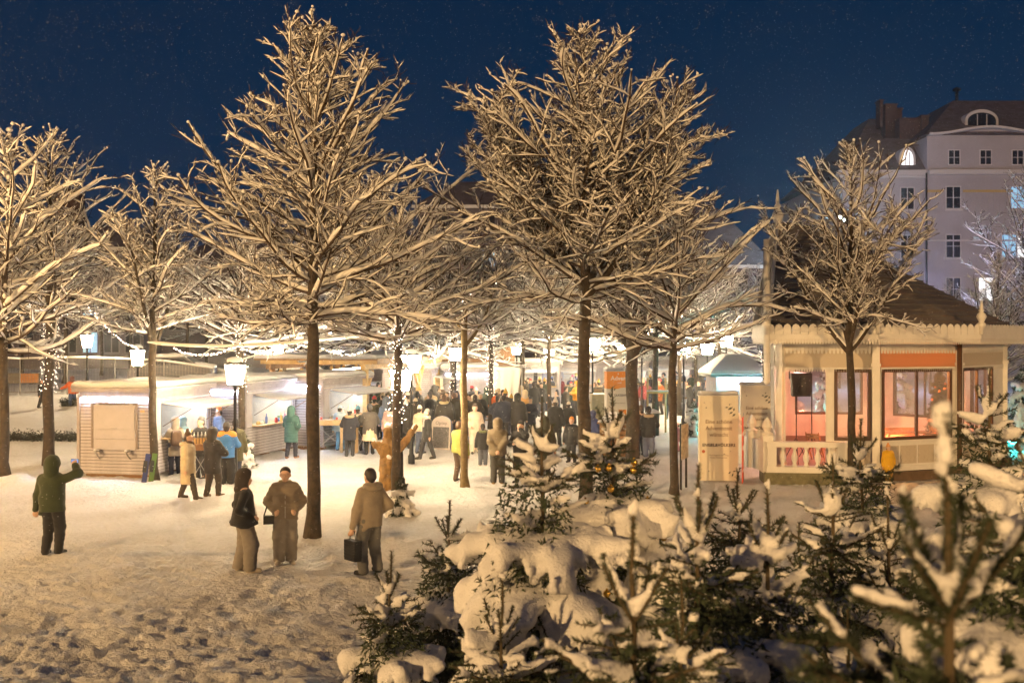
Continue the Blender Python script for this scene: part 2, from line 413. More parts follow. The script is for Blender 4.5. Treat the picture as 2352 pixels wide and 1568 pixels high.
def light_string(label, path, loc=(0, 0, 0), every=2, size=.012, bulb=None, jitter=.03, seed=0, name='light_string'):
    rng = np.random.default_rng(seed)
    t = thing(name, label, 'string lights', loc)
    link('wire', qmesh('wire', [tubes(path[None], np.full((1, len(path)), .004), 3)]), WIRE, t)
    C = path[::every] + rng.normal(0, jitter, (len(path[::every]), 3))
    b = link('bulbs', qmesh('bulbs', [snow_balls(C, np.full(len(C), size), rng)]), bulb or BULB, t); b['kind'] = 'stuff'
    return t
# ------------------------------------------------------------------ snowy ground: one sheet, finely modelled where it is near
def ground_h(x, y):
    far = np.clip((y - 9) / 30, 0, 1)
    def rn(f, a, sd): c, s_ = math.cos(a), math.sin(a); return vnoise((x * c - y * s_) * f + 17.3 * sd, (x * s_ + y * c) * f + 5.1 * sd, sd)
    h = .06 * (rn(.35, .3, 1) - .5) + .035 * (rn(1.1, 1.1, 2) - .5)
    rough = np.clip(1.35 - (y - 9.5) / 7.0, .60, 1.1)                       # churned snow in front, trodden farther away
    rough = rough * (.55 + .9 * rn(.45, .7, 9))
    b1 = 1 - np.abs(rn(2.3, .5, 3) * 2 - 1); b2 = 1 - np.abs(rn(4.9, 1.4, 4) * 2 - 1); b3 = rn(9.7, 2.2, 5); b4 = rn(19, .9, 6); b5 = rn(5.5, 2.9, 14)
    h = h + rough * (.055 * b1 ** 2 + .05 * b2 ** 1.6 * b5 + .045 * b3 + .042 * b4) + .05 * np.clip(b5 - .62, 0, 1) * rough
    for sd, ang, fr in ((7, .4, 2.3), (8, 1.9, 2.9), (21, 1.2, 2.0)):           # boot prints in several directions
        c, s_ = math.cos(ang), math.sin(ang); fx = (x * c - y * s_) * fr; fy = (x * s_ + y * c) * fr * .62
        ci = np.floor(fx).astype(np.int64); cj = np.floor(fy).astype(np.int64); cc = hash2(ci, cj, sd); ox = hash2(ci, cj, sd + 40) * .5 - .25; oy = hash2(ci, cj, sd + 80) * .5 - .25
        u = fx - ci - .5 - ox; v = fy - cj - .5 - oy; dent = np.exp(-((u * 5.2) ** 2 + (v * 4.2) ** 2) ** 1.5) * (cc > .5)
        h = h - .036 * dent * np.clip(rough, .35, .6) * np.clip((y - 9) / 8, .3, 1)
    # ploughed heap at the very front left and windrow by the first hut
    h = h + .30 * np.exp(-((y - 10.2) / 1.3) ** 2) * np.clip((3.5 - x) / 3, 0, 1) * (.45 + .75 * vnoise(x * 1.3, y * 1.3, 11))
    h = h + .28 * np.exp(-(((x + 13.0) / 2.6) ** 2 + ((y - 26.6) / .8) ** 2)) * (.5 + vnoise(x * 2.2, y * 2.2, 12))
    # the bank that rises behind the huts on the left
    bank = np.clip((y - 33) / 14, 0, 1) * np.clip((-x - 9 - (y - 33) * .10) / 4, 0, 1)
    h = h + 1.5 * bank * bank * (3 - 2 * bank) * (1 + .15 * (vnoise(x * .4, y * .4, 13) - .5))
    # snow mound under the young firs in front right
    m = np.clip((x + .6) / 3, 0, 1) * np.clip((13.5 - y) / 5, 0, 1)
    h = h + .5 * m * m * (3 - 2 * m)
    return h - .06
def build_ground():
    nv, nu = 470, 400
    inv = np.linspace(1 / 1.2, 1 / 150, nv); d = 1 / inv                      # rows packed towards the viewer
    d = np.interp(np.linspace(0, 1, nv), [0, .04, .55, .85, 1], [1.5, 8.5, 20, 45, 150])
    u = np.linspace(-1, 1, nu) * .66
    X = u[None] * (d[:, None] + 3); Y = np.repeat(d[:, None], nu, 1)
    Z = ground_h(X, Y)
    V = np.stack([X, Y, Z], -1).reshape(-1, 3)
    i = np.arange(nv - 1)[:, None] * nu; j = np.arange(nu - 1)[None]
    Q = np.stack([i + j, i + j + 1, i + nu + j + 1, i + nu + j], -1).reshape(-1, 4)
    # skirt out to the horizon and behind the viewer
    g = link('snowy_ground', qmesh('snowy_ground', [(V, Q)]), None); tag(g, kind='structure')
    g.data.materials.append(snow_ground_mat())
    mb = MB(); S = 345
    mb.mm((-S, -S, -.45), (S, S, -.25)); o = mb.build('far_ground', SNOW); tag(o, kind='structure')
def snow_ground_mat():
    m = mat('trodden_snow', (.74, .74, .76), .7, spec=.25)
    N = m.node_tree.nodes; L = m.node_tree.links; p = N['Principled BSDF']; t = N.new('ShaderNodeTexCoord')
    def nz(s, d=5, r=.6):
        n = N.new('ShaderNodeTexNoise'); n.inputs['Scale'].default_value = s; n.inputs['Detail'].default_value = d; n.inputs['Roughness'].default_value = r
        L.new(t.outputs['Object'], n.inputs['Vector']); return n
    a, b, c = nz(2.2), nz(11, 6, .65), nz(.55)
    ad = N.new('ShaderNodeMath'); ad.operation = 'MULTIPLY_ADD'; ad.inputs[1].default_value = .5
    L.new(a.outputs[0], ad.inputs[0]); L.new(b.outputs[0], ad.inputs[2])
    bu = N.new('ShaderNodeBump'); bu.inputs['Strength'].default_value = 1.0; bu.inputs['Distance'].default_value = .09
    L.new(ad.outputs[0], bu.inputs['Height']); L.new(bu.outputs[0], p.inputs['Normal'])
    r = N.new('ShaderNodeValToRGB'); r.color_ramp.elements[0].position = .3; r.color_ramp.elements[1].position = .62
    r.color_ramp.elements[0].color = (.60, .585, .57, 1); r.color_ramp.elements[1].color = (.80, .80, .82, 1)
    mx = N.new('ShaderNodeMath'); mx.operation = 'MULTIPLY_ADD'; mx.inputs[1].default_value = .6; mx2 = N.new('ShaderNodeMath'); mx2.operation = 'MULTIPLY'; mx2.inputs[1].default_value = .45
    L.new(b.outputs[0], mx2.inputs[0]); L.new(c.outputs[0], mx.inputs[0]); L.new(mx2.outputs[0], mx.inputs[2]); L.new(mx.outputs[0], r.inputs[0]); L.new(r.outputs[0], p.inputs['Base Color'])
    return m
def gz(x, y): return float(ground_h(np.array([float(x)]), np.array([float(y)]))[0])
build_ground()
# ------------------------------------------------------------------ street lanterns (each one lights its surroundings)
IRON = mat('black_iron', (.02, .02, .022), .5, metal=.6)
LAMPGLOW = mat('lamp_glass', (.9, .8, .6), .4, emit=((1.0, .76, .45), 310))
def lantern(label, loc, H=3.3, glow=None, s=1.0, rz=.3):
    t = thing('street_lantern', label, 'street lamp', loc, rz, 'lanterns of the square')
    mb = MB(); mb.lathe([(.11, 0), (.11, .25), (.07, .32), (.06, .9), (.045, 1.0), (.04, H - .62), (.07, H - .6), (.05, H - .54)], 10); mb.build('post', IRON, t, True)
    z0, z1 = H - .52, H; a, b = .145 * s, .20 * s
    g = MB()
    V = [(-a, -a, z0), (a, -a, z0), (a, a, z0), (-a, a, z0), (-b, -b, z1), (b, -b, z1), (b, b, z1), (-b, b, z1)]
    g.add(V, MB.BF); g.build('glass', glow or LAMPGLOW, t)
    f = MB()
    for i, j in ((-1, -1), (1, -1), (1, 1), (-1, 1)): f.bar((i * a * 1.04, j * a * 1.04, z0), (i * b * 1.03, j * b * 1.03, z1), .022, .022)
    f.box((0, 0, z0 - .02), (a * 2.3, a * 2.3, .035)); f.build('lantern_frame', IRON, t)
    r = MB(); q = b * 1.04
    r.add([(-q, -q, z1 + .003), (q, -q, z1 + .003), (q, q, z1 + .003), (-q, q, z1 + .003), (-.05, -.05, z1 + .17), (.05, -.05, z1 + .17), (.05, .05, z1 + .17), (-.05, .05, z1 + .17)], MB.BF)
    r.build('lantern_roof', IRON, t)
    s_ = MB(); s_.ball((0, 0, z1 + .12), (b * .85, b * .85, .11), 12, 8); s_.build('snow_cap', SNOW, t, True)
    return t
def mast_lamp(label, loc, H, strength, r=.45, col=(1, .595, .23)):
    "a tall floodlight mast"
    t = thing('floodlight_mast', label, 'street lamp', loc)
    mb = MB(); mb.cyl((0, 0, 0), (0, 0, H), .16, .08, 10); mb.box((0, .0, H), (1.4, .12, .12)); mb.build('post', IRON, t)
    g = MB(); g.ball((0, .25, H), r, 12, 8)
    g.build('lamp', mat('mast_glow_%d' % strength, (1, .9, .7), .5, emit=(col, strength)), t, True)
    return t
# ------------------------------------------------------------------ the trees of the square
def gl(x, y):
    p = G(x, y); return (p[0], p[1], gz(p[0], p[1]) - .03)
DEG = math.pi / 180
TREE_PTS = {}
def plant(key, label, xy, seed, rz=0.0, bark=None, scale=1.0, loc=None, **kw):
    m = make_tree(seed, **kw); p = loc or gl(*xy)
    t = put_tree(m, label, p, rz, bark, None, scale=scale); TREE_PTS[key] = (t, m, p); return t
plant('tall', 'tall pyramid-shaped bare tree heavy with snow beside the three standing visitors', (717, 1232), 11, H=10.45, base=4.3, width=3.8, r0=.13,
      nlat=74, c2=17, c3=4, elev=(-3, 52))
plant('round', 'broad round-crowned snow-laden tree rising behind the decorated fir', (1345, 1165), 23, H=11.2, base=4.9, width=4.5, r0=.15, nlat=62, c2=17, c3=4,
      prof=[(0, .85), (.12, 1), (.3, .85), (.5, .66), (.7, .46), (.85, .28), (1, .1)], elev=(-2, 52),
      limbs=[(2.8, .62, 5.2, 5.1), (.3, .58, 5.4, 5.3), (4.4, .5, 4.2, 5.2), (1.5, .55, 4.2, 5.6), (-.4, .85, 4.4, 5.0), (3.4, .9, 4.2, 5.2)], snow=.045)
plant('fork', 'stout tree forking into three limbs beside the slatted wooden crate', (1453, 1085), 37, H=8.2, base=4.2, width=3.2, r0=.19, nlat=40, c2=11, c3=3,
      limbs=[(2.7, .62, 4.6, 3.55), (.25, .50, 4.9, 3.35), (4.6, .5, 3.8, 3.7), (1.2, .55, 3.8, 3.6)], elev=(10, 55))
plant('pav', 'small vase-shaped snowy tree standing in front of the pavilion', (1958, 1120), 41, H=8.9, base=4.4, width=2.9, r0=.10, nlat=40, c2=11, c3=3,
      prof=[(0, .7), (.2, 1), (.45, .95), (.7, .7), (1, .15)], elev=(12, 60),
      limbs=[(2.9, .75, 4.0, 3.6), (.2, .8, 4.2, 3.65), (4.7, .5, 3.6, 3.8), (1.7, .5, 3.6, 3.8)], snow=.042)
plant('left', 'tall snowy tree with fairy lights spiralling up its trunk near the green jacket', (112, 1068), 53, H=10.5, base=4.5, width=3.7, r0=.155, nlat=56, c2=11, c3=3, elev=(-2, 55), snow=.045)
plant('hut', 'slender snowy tree right in front of the first wooden hut', (355, 1102), 61, H=8.9, base=4.1, width=2.8, r0=.105, nlat=36, c2=11, c3=3,
      limbs=[(2.4, .38, 4.2, 3.6), (.5, .42, 4.4, 3.6), (4.5, .4, 3.8, 3.7)], elev=(15, 60))
plant('pale', 'thin pale-barked lamp-lit tree in the middle of the square', (1068, 1120), 83, H=6.6, base=4.1, width=2.4, r0=.10, nlat=26, c2=11, c3=3, bark=BARK_PALE,
      limbs=[(.35, .75, 3.3, 3.75), (2.5, .6, 2.9, 4.1)], elev=(5, 50))
# trees of the market: three sorts, turned and placed one by one
SORT = [make_tree(211, H=8.6, base=3.2, width=4.6, r0=.11, nlat=38, c2=11, c3=3, elev=(-8, 50), snow=.058),
        make_tree(223, H=7.8, base=3.0, width=4.6, r0=.10, nlat=30, c2=11, c3=3, limbs=[(.4, .6, 3.6, 3.3), (2.6, .55, 3.6, 3.4), (4.6, .5, 3.2, 3.5)], elev=(-5, 42), snow=.058),
        make_tree(251, H=6.9, base=3.75, width=3.9, r0=.105, nlat=34, c2=11, c3=3, elev=(-4, 48), snow=.05, prof=[(0, .85), (.2, 1), (.5, .9), (.8, .5), (1, .15)]),
        make_tree(239, H=9.2, base=3.3, width=4.3, r0=.12, nlat=40, c2=11, c3=3, elev=(-5, 50), snow=.058)]
for key, lb, xy, k, rz, sc_ in [('wrapped', 'snowy tree with bulb-wrapped trunk behind the carved wooden figure', (910, 1150), 2, 2.9, 1.0), ('thin', 'thin straight-trunked snowy tree left of the sign on two posts', (1548, 1135), 2, 4.6, .98),
                              ('edge', 'snow-covered tree cut off by the left picture edge', (12, 1096), 3, .6, 1.08)]:
    p = gl(*xy); TREE_PTS[key] = (put_tree(SORT[k], lb, p, rz, BARK, 'trees over the market huts', scale=sc_), SORT[k], p)
for i, (x, y, k, rz, lb) in enumerate([
        (555, 1072, 2, .4, 'snowy tree with glittering trunk right beside the nearest lit lantern'),
        (848, 1000, 3, 1.9, 'dark-trunked snowy tree in front of the timber shelter'),
        (1040, 968, 0, 2.2, 'bulb-wrapped snowy tree left of the closed hut with a white light bar'),
        (1127, 985, 2, .9, 'bulb-wrapped snowy tree beside the white tent flap'),
        (1198, 962, 0, 3.6, 'snowy market tree with pale trunk right of the white tent flap'),
        (1228, 925, 3, 4.8, 'snowy market tree behind the couple in black coats'),
        (1292, 915, 1, 5.6, 'snowy market tree by the slatted bar table'),
        (1505, 990, 0, 5.0, 'snowy tree tied to pale wooden stakes behind the litter bin'),
        (1600, 925, 3, .7, 'snowy tree left of the pyramid-roofed kiosk'),
        (1400, 905, 1, 2.8, 'snowy tree behind the orange advertising pillar'),
        (950, 925, 3, 3.1, 'snowy tree at the far end of the timber shelter'),
        (785, 915, 0, 1.2, 'snowy tree behind the roof of the third hut'),
        (690, 900, 1, 4.1, 'snowy tree behind the flat roofs of the huts'),
        (620, 885, 3, 2.0, 'far snowy tree left of the blue-lit street'),
        (475, 895, 0, 5.5, 'snowy tree behind the second hut roof'),
        (300, 905, 1, .2, 'snowy tree behind the small hanging lantern'),
        (233, 915, 1, 3.4, 'low forked snowy tree at the mesh fence'),
        (148, 945, 3, 5.0, 'snowy tree behind the fairy-lit trunk'),
        (50, 905, 0, 2.6, 'snowy tree at the far left end of the fence'),
        (1690, 905, 1, 1.4, 'snowy tree behind the pyramid-roofed kiosk'),
        (1740, 900, 3, 4.4, 'snowy tree seen past the spire of the pavilion'),
        (1480, 893, 3, 2.4, 'far snowy tree between the two round lamps'),
        (1130, 895, 0, 4.2, 'far snowy tree over the white market roofs'), (430, 935, 1, 1.1, 'snowy tree behind the gap between the first two huts'), (655, 945, 0, .8, 'snowy tree close behind the second hut'), (735, 938, 1, 3.7, 'snowy tree right behind the third hut'),
        (905, 945, 0, 5.2, 'snowy tree inside the timber shelter row'), (1000, 932, 1, 1.6, 'snowy tree right of the timber shelter'), (1085, 928, 3, 2.9, 'snowy tree rising behind the closed hut'), (1262, 975, 2, 4.4, 'snowy tree close to the far slatted table'), (1335, 935, 0, 2.0, 'snowy tree just left of the broad trunk in the distance'),
        (1562, 955, 1, 5.9, 'snowy tree behind the thin straight tree'), (1650, 935, 0, 3.3, 'snowy tree behind the nearer banner pillar')]):
    p = gl(x, y)
    t = put_tree(SORT[k], lb, p, rz, BARK if i not in (4, 7) else BARK_PALE, 'trees over the market huts', scale=1.0 if k == 2 else (1.15 if y > 980 else (1.08 if y > 950 else 1.0)))
    TREE_PTS['m%d' % i] = (t, SORT[k], p)
# finer, frosted trees on the right, nearer to the villa
FROST = make_tree(307, H=9.5, base=2.2, width=3.9, r0=.16, nlat=46, c2=11, c3=3, elev=(15, 70), snow=.034, limbs=[(.4, .5, 6, 2.2), (2.6, .5, 6, 2.4), (4.4, .4, 5.5, 2.6)])
for x, d, s, rz, lb in [(2292, 47, .85, 0, 'frosted shrub-like tree behind the right end of the pavilion'), (2362, 72, 1.75, 2, 'large dense frosted tree in front of the villa'),
                        (2180, 60, .8, 4, 'frosted tree showing over the pavilion roof')]:
    t = put_tree(FROST, lb, (PX(x, d), d, -.1), rz, BARK, 'frosted trees by the villa', scale=s)
LAMP = lambda x, y, d: (PX(x, d), d)
for x, ytop, d, lb, s in [(540, 838, 27.5, 'big bright lantern between the first and second hut', 1.35),
                       (316, 805, 35, 'small bright lantern above the roof of the first hut', 1.1),
                       (945, 817, 31.5, 'bright lantern left of the small awning', 1.25),
                       (921, 850, 26.5, 'bright lantern beside the bulb-wrapped trunk', 1.25),
                       (1361, 778, 45, 'starry lantern right of the broad trunk', 1.3),
                       (1474, 765, 50, 'round bright lamp in the fork of the stout tree', 1.3),
                       (1570, 787, 46, 'glaring lamp left of the kiosk', 1.3),
                       (1668, 772, 52, 'distant lamp above the kiosk roof', 1.3),
                       (1187, 790, 52, 'distant lamp above the market crowd', 1.2), (1046, 800, 44, 'lamp beside the closed hut', 1.2), (1262, 800, 56, 'lamp in front of the far lit huts', 1.2), (776, 806, 46, 'lamp between the huts and the shelter', 1.2), (1432, 792, 56, 'far lamp right of the advertising pillar', 1.2), (1625, 790, 50, 'lamp close to the left edge of the kiosk', 1.2), (640, 792, 52, 'lamp behind the second hut', 1.1), (200, 770, 44, 'lamp behind the fairy-lit tree on the bank', 1.1)]:
    X, Y = LAMP(x, 0, d); z = gz(X, Y)
    lantern(lb, (X, Y, z), H=PZ(ytop, d) - z, s=s)
mast_lamp('tall street lamp outside the left picture edge', (-22, 17.3, 0), 8.2, 3200, r=.3)
mast_lamp('tall floodlight mast far behind the viewer to the left', (-42, -42, 0), 16, 7600, r=.8)
mast_lamp('tall floodlight mast far behind the viewer to the right', (36, -46, 0), 16, 4600, r=.8)
# ------------------------------------------------------------------ market huts
PLANK = mat('greige_planks', (.40, .38, .42), .75, bump=(18, .3, .01), var=(3.5, .16))
PLANK_D = mat('hut_frame', (.33, .30, .32), .75, var=(4, .15))
PANEL = mat('hut_panel', (.43, .41, .45), .7, var=(2, .08))
INSIDE = mat('hut_inside', (.72, .62, .46), .7, var=(3, .12))
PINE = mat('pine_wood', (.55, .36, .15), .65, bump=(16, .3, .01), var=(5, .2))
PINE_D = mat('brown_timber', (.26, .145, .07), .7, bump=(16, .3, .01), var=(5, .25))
STEEL = mat('galvanised_steel', (.45, .45, .47), .4, metal=.8)
COOL = mat('cool_led', (.9, .9, 1), .4, emit=((.66, .76, 1.0), 260))
COOL2 = mat('stall_tube', (.95, .95, 1), .4, emit=((.74, .84, 1.0), 125))
WARMTUBE = mat('warm_tube', (1, .9, .75), .4, emit=((1.0, .78, .5), 80))
BLACK = mat('black_plastic', (.015, .015, .017), .5)
def snow_slab(sx, sy, t, seed=0, nx=26, ny=18, over=.05, zf=None):
    "pillow of snow, rounded at the rim, lying on z = 0 (or on zf)"
    sx += over * 2; sy += over * 2
    u = np.linspace(-1, 1, nx); v = np.linspace(-1, 1, ny); u = np.sign(u) * (1 - (1 - np.abs(u)) ** 1.5); v = np.sign(v) * (1 - (1 - np.abs(v)) ** 1.5)
    X, Y = np.meshgrid(u * sx / 2, v * sy / 2, indexing='ij')
    e = np.minimum(sx / 2 - np.abs(X), sy / 2 - np.abs(Y)); r = t * .8
    p = np.clip(e / r, 0, 1); z = t * np.sqrt(np.maximum(0, 1 - (1 - p) ** 2)) * (1 + .35 * (vnoise(X * 1.6 + 7 * seed, Y * 1.6, seed) - .5))
    j = .03 * (vnoise(X * 4 + seed, Y * 4, seed + 3) - .5) * (p < 1)
    base = 0 if zf is None else zf(X, Y)
    V = np.stack([X + j, Y + j, z + base + .002], -1).reshape(-1, 3); n = nx * ny
    B = V.copy(); B[:, 2] = np.broadcast_to(base, X.shape).reshape(-1) - .03 if zf is not None else -.03
    B[:, :2] *= .985
    i = np.arange(nx - 1)[:, None] * ny; jn = np.arange(ny - 1)[None]
    Q = np.stack([i + jn, i + ny + jn, i + ny + jn + 1, i + jn + 1], -1).reshape(-1, 4)
    ring = [i * ny for i in range(nx)] + [(nx - 1) * ny + j for j in range(1, ny)] + [i * ny + ny - 1 for i in range(nx - 2, -1, -1)] + [j for j in range(ny - 2, 0, -1)]
    R = np.array([(ring[a], n + ring[a], n + ring[(a + 1) % len(ring)], ring[(a + 1) % len(ring)]) for a in range(len(ring))])
    Q = np.concatenate([Q, Q[:, ::-1] + n, R[:, ::-1]])
    return V, B, Q
def snow_pad(name, sx, sy, t, loc, parent, rot=None, seed=0, zf=None, over=.05, nx=26, ny=18):
    V, B, Q = snow_slab(sx, sy, t, seed, zf=zf, over=over, nx=nx, ny=ny)
    return link(name, mk_mesh(name, np.concatenate([V, B]), np.full(len(Q), 4), Q.ravel(), True), SNOW, parent, loc, rot)
HL, HW, HH = 3.3, 2.3, 2.35
BOARDS = {}
def board(w, h=.078, t=.026):
    key = (round(w, 3), h)
    if key not in BOARDS:
        m = MB(); m.add([(-w / 2, 0, 0), (w / 2, 0, 0), (w / 2, t, 0), (-w / 2, t, 0), (-w / 2, t * .35, h), (w / 2, t * .35, h), (w / 2, t, h), (-w / 2, t, h)], MB.BF)
        BOARDS[key] = m.mesh('board'); BOARDS[key].materials.append(PLANK)
    return BOARDS[key]
def hut(label, corner, tilt, end='door', awning=True, led=True, detail=True, flip=False, tube=None, goods=True, L=HL, z=None, warm=False):
    "corner: near right corner on the ground; the counter side faces right, the end wall faces the viewer"
    t = tilt; u = np.array([math.sin(t), math.cos(t)]); v = np.array([-math.cos(t), math.sin(t)])
    c = np.array(corner) + u * L / 2 + v * HW / 2
    z0 = gz(c[0], c[1]) + .10 if z is None else z
    o = thing('market_hut', label, 'market stall', (c[0], c[1], z0), math.pi / 2 - t, 'wooden market huts')
    x0, x1, y0, y1 = -L / 2, L / 2, -HW / 2, HW / 2
    pitch = .0945; nb = 24
    # frame, floor, inner lining
    for x in (x0, x1):
        for y in (y0, y1): f = MB(); f.mm((x - .045, y - .045, 0), (x + .045, y + .045, HH - .161)); f.build('corner_post', PLANK_D, o)
    f = MB(); f.mm((x0 - .04, y0 - .04, HH - .16), (x1 + .04, y0 + .03, HH)); f.build('front_beam', PLANK_D, o); f = MB(); f.mm((x0 - .04, y0 + .031, HH - .16), (x0 + .03, y1 - .04, HH - .001)); f.build('end_beam', PLANK_D, o)
    w = MB(); w.mm((x0 + .03, y1 - .05, .02), (x1 - .03, y1 - .02, HH - .17)); w.mm((x1 - .05, y0 + .06, .02), (x1 - .02, y1 - .06, HH - .17))
    w.mm((x0 + .02, y0 + .06, .02), (x0 + .04, y1 - .06, HH - .17))
    w.mm((x0 + .06, y0 + .06, 0), (x1 - .06, y1 - .06, .018)); w.build('lining', INSIDE, o)
    bk = MB(); bk.mm((x0 + .05, y1 - .018, .02), (x1 - .05, y1 + .01, HH - .02)); bk.mm((x1 - .018, y0 + .05, .02), (x1 + .01, y1 - .05, HH - .02)); bk.build('back_wall', PLANK, o)
    sg = MB(); sg.mm((x0 - .003, y0 + .046, .02), (x0 + .018, y1 - .046, HH - .165)); sg.mm((x0 + .046, y0 - .003, .02), (x1 - .046, y0 + .018, .96)); sg.build('groove_shade', mat('groove_shade_brown', (.10, .075, .065), .9), o)  # dark sheet added so the gaps between boards read as shadow lines
    for x in (x0 + .3, 0, x1 - .3): feet = MB(); feet.mm((x - .12, y0 + .1, -.2), (x + .12, y1 - .1, -.005)); feet.build('foundation_beam', PINE_D, o)
    # end wall boards
    em = board(HW - .1); R = math.pi / 2
    if end == 'hatch': spans = [(-HW / 2 + .05, HW / 2 - .05)]
    if detail:
        for i in range(nb - 1):
            if end == 'door' and i < 21:
                m2 = board(HW - 1.12)
                link('board', m2, None, o, (x0 - .022 + .0, y0 + .05 + (HW - 1.12) / 2, .03 + i * pitch), (0, 0, -R))
            else: link('board', em, None, o, (x0 - .022, 0, .03 + i * pitch), (0, 0, -R))
    else:
        s = MB()
        for i in range(nb - 1): s.mm((x0 - .02 - .006 * (i % 2), y0 + .05, .03 + i * pitch), (x0, y1 - .05, .03 + (i + 1) * pitch - .012))
        q = s.build('siding', PLANK, o); q['kind'] = 'stuff'
    if end == 'door':
        d = MB(); d.mm((x0 - .035, y1 - 1.03, .03), (x0 - .005, y1 - .09, 2.0)); dd = d.build('door', PANEL, o)
        k = MB(); k.cyl((x0 - .08, y1 - .94, 1.0), (x0 - .035, y1 - .94, 1.0), .018); k.box((x0 - .085, y1 - .90, 1.0), (.02, .12, .022)); k.build('handle', STEEL, dd)
    if end == 'hatch':
        h = MB(); h.mm((x0 - .055, -.66, 1.02), (x0 - .023, .66, 1.98)); hh = h.build('hatch', PANEL, o)
        g = MB(); g.mm((x0 - .075, -.62, 1.30), (x0 - .0555, .62, 1.305 + .6)); g.build('hatch_panel', PANEL, hh)
        fr = MB()
        for y in (-.70, .70): fr.mm((x0 - .06, y - .03, .75), (x0 - .024, y + .03, 2.02))
        fr.mm((x0 - .06, -.73, 2.021), (x0 - .024, .73, 2.06)); fr.build('hatch_frame', mat('hatch_edge', (.22, .18, .165), .7), o)
        lw = MB(); lw.mm((x0 - .05, -.66, .72), (x0 - .0235, .66, 1.01)); lw.build('lower_panel', PANEL, o); wl_ = MB(); wl_.mm((x0 - .079, -.62, 1.285), (x0 - .0755, .62, 1.298)); wl_.mm((x0 - .079, -.635, 1.285), (x0 - .0755, -.622, 1.9)); wl_.build('bright_edge', STEEL, hh)
        for y in (-.48, .48):
            b = MB(); b.mm((x0 - .28, y - .05, .66), (x0 - .056, y + .05, .70)); b.bar((x0 - .03, y, .45), (x0 - .24, y, .66), .03, .03); b.build('shelf_bracket', STEEL, o)
            sn = MB(); sn.ball((x0 - .17, y, .72), (.12, .07, .035)); sn.build('snow_lump', SNOW, o, True)
            ch = MB()
            for q in range(9): ch.ball((x0 - .06 - .002 * q, y * 1.1, 1.96 - q * .035), (.006, .008, .016), 5, 4)
            ch.build('chain', STEEL, o, True)
            hg = MB(); hg.box((x0 - .062, y * 1.1, 2.0), (.016, .1, .05)); hg.build('hinge', STEEL, o)
        hd = MB(); hd.tube([(x0 - .077, -.1, 1.33), (x0 - .10, -.08, 1.33), (x0 - .10, .08, 1.33), (x0 - .077, .1, 1.33)], .009, 6); hd.build('handle', STEEL, hh)
        pl = MB(); pl.box((x0 - .026, -.86, 1.82), (.006, .13, .06)); pl.build('number_plate', PINE, o)
    # counter side
    fm = board(L - .1); a0, a1 = x0 + .42, x1 - .12
    if detail:
        for i in range(10): link('board', fm, None, o, (0, y0 - .022, .03 + i * pitch))
        for i in range(21, 24): link('board', fm, None, o, (0, y0 - .022, .03 + i * pitch))
    else:
        s = MB()
        for i in list(range(10)) + [21, 22, 23]: s.mm((x0 + .05, y0 - .02 - .006 * (i % 2), .03 + i * pitch), (x1 - .05, y0, .03 + (i + 1) * pitch - .012))
        q = s.build('counter_siding', PLANK, o); q['kind'] = 'stuff'
    for s0_, s1_ in ((x0 + .05, a0), (a1, x1 - .05)): j = MB(); j.mm((s0_, y0 - .02, .98), (s1_, y0 + .01, 2.01)); j.build('side_panel', PANEL, o)
    ct = MB(); ct.mm((a0, y0 - .32, .985), (a1, y0 + .35, 1.02)); ct.build('counter', PINE, o)
    if awning:
        a = MB(); an = .20
        p0 = np.array([0, y0 - .03, 1.98]); w_ = 1.15
        dy, dz = -math.cos(an) * w_, -.13
        a.add([(a0, p0[1], p0[2]), (a1, p0[1], p0[2]), (a1, p0[1] + dy, p0[2] + dz), (a0, p0[1] + dy, p0[2] + dz),
               (a0, p0[1], p0[2] + .03), (a1, p0[1], p0[2] + .03), (a1, p0[1] + dy, p0[2] + dz + .03), (a0, p0[1] + dy, p0[2] + dz + .03)], [f_[::-1] for f_ in MB.BF])
        aw = a.build('awning', PANEL, o)
        snow_pad('awning_snow', a1 - a0 - .02, 1.1, .05, ((a0 + a1) / 2, p0[1] + dy / 2, p0[2] + dz / 2 + .035), aw, (-math.atan2(dz, -dy), 0, 0), seed=3, over=.0)
        for x in (a0 + .1, a1 - .1):
            s = MB(); s.bar((x, y0 - .03, 1.35), (x, p0[1] + dy * .8, p0[2] + dz * .8), .02, .02); s.build('awning_stay', PINE_D, o)
        li = MB(); li.mm((a0 + .1, y0 + .25, HH - .24), (a1 - .1, y0 + .31, HH - .19)); li.build('tube_light', tube or (WARMTUBE if warm else COOL2), o)
    if led:
        l = MB(); l.mm((x0 - .05, y0 + .12, HH - .20), (x0 - .025, y1 - .12, HH - .165)); l.build('light_bar', COOL, o)
    # shelves and goods
    if goods and awning:
        for zz in (1.25, 1.62, 1.95): sh = MB(); sh.mm((a0 + .1, y1 - .30, zz), (a1 - .2, y1 - .052, zz + .02)); sh.build('shelf', PINE, o)
    # roof: slightly pitched, thick snow
    rf = MB(); rf.mm((x0 - .16, y0 - .18, HH + .001), (x1 + .16, y1 + .14, HH + .13)); r_ = rf.build('roof', PLANK_D, o)
    snow_pad('roof_snow', L + .30, HW + .30, .17, (0, -.02, HH + .131), r_, seed=int(abs(c[0] * 7)) % 17, over=.03, nx=34, ny=26)
    return o, c, math.pi / 2 - t, z0
GOODCOL = [mat('ware_%d' % i, c, .4) for i, c in enumerate([(.55, .05, .04), (.75, .7, .6), (.15, .28, .12), (.6, .38, .1), (.10, .14, .32), (.5, .25, .3)])]
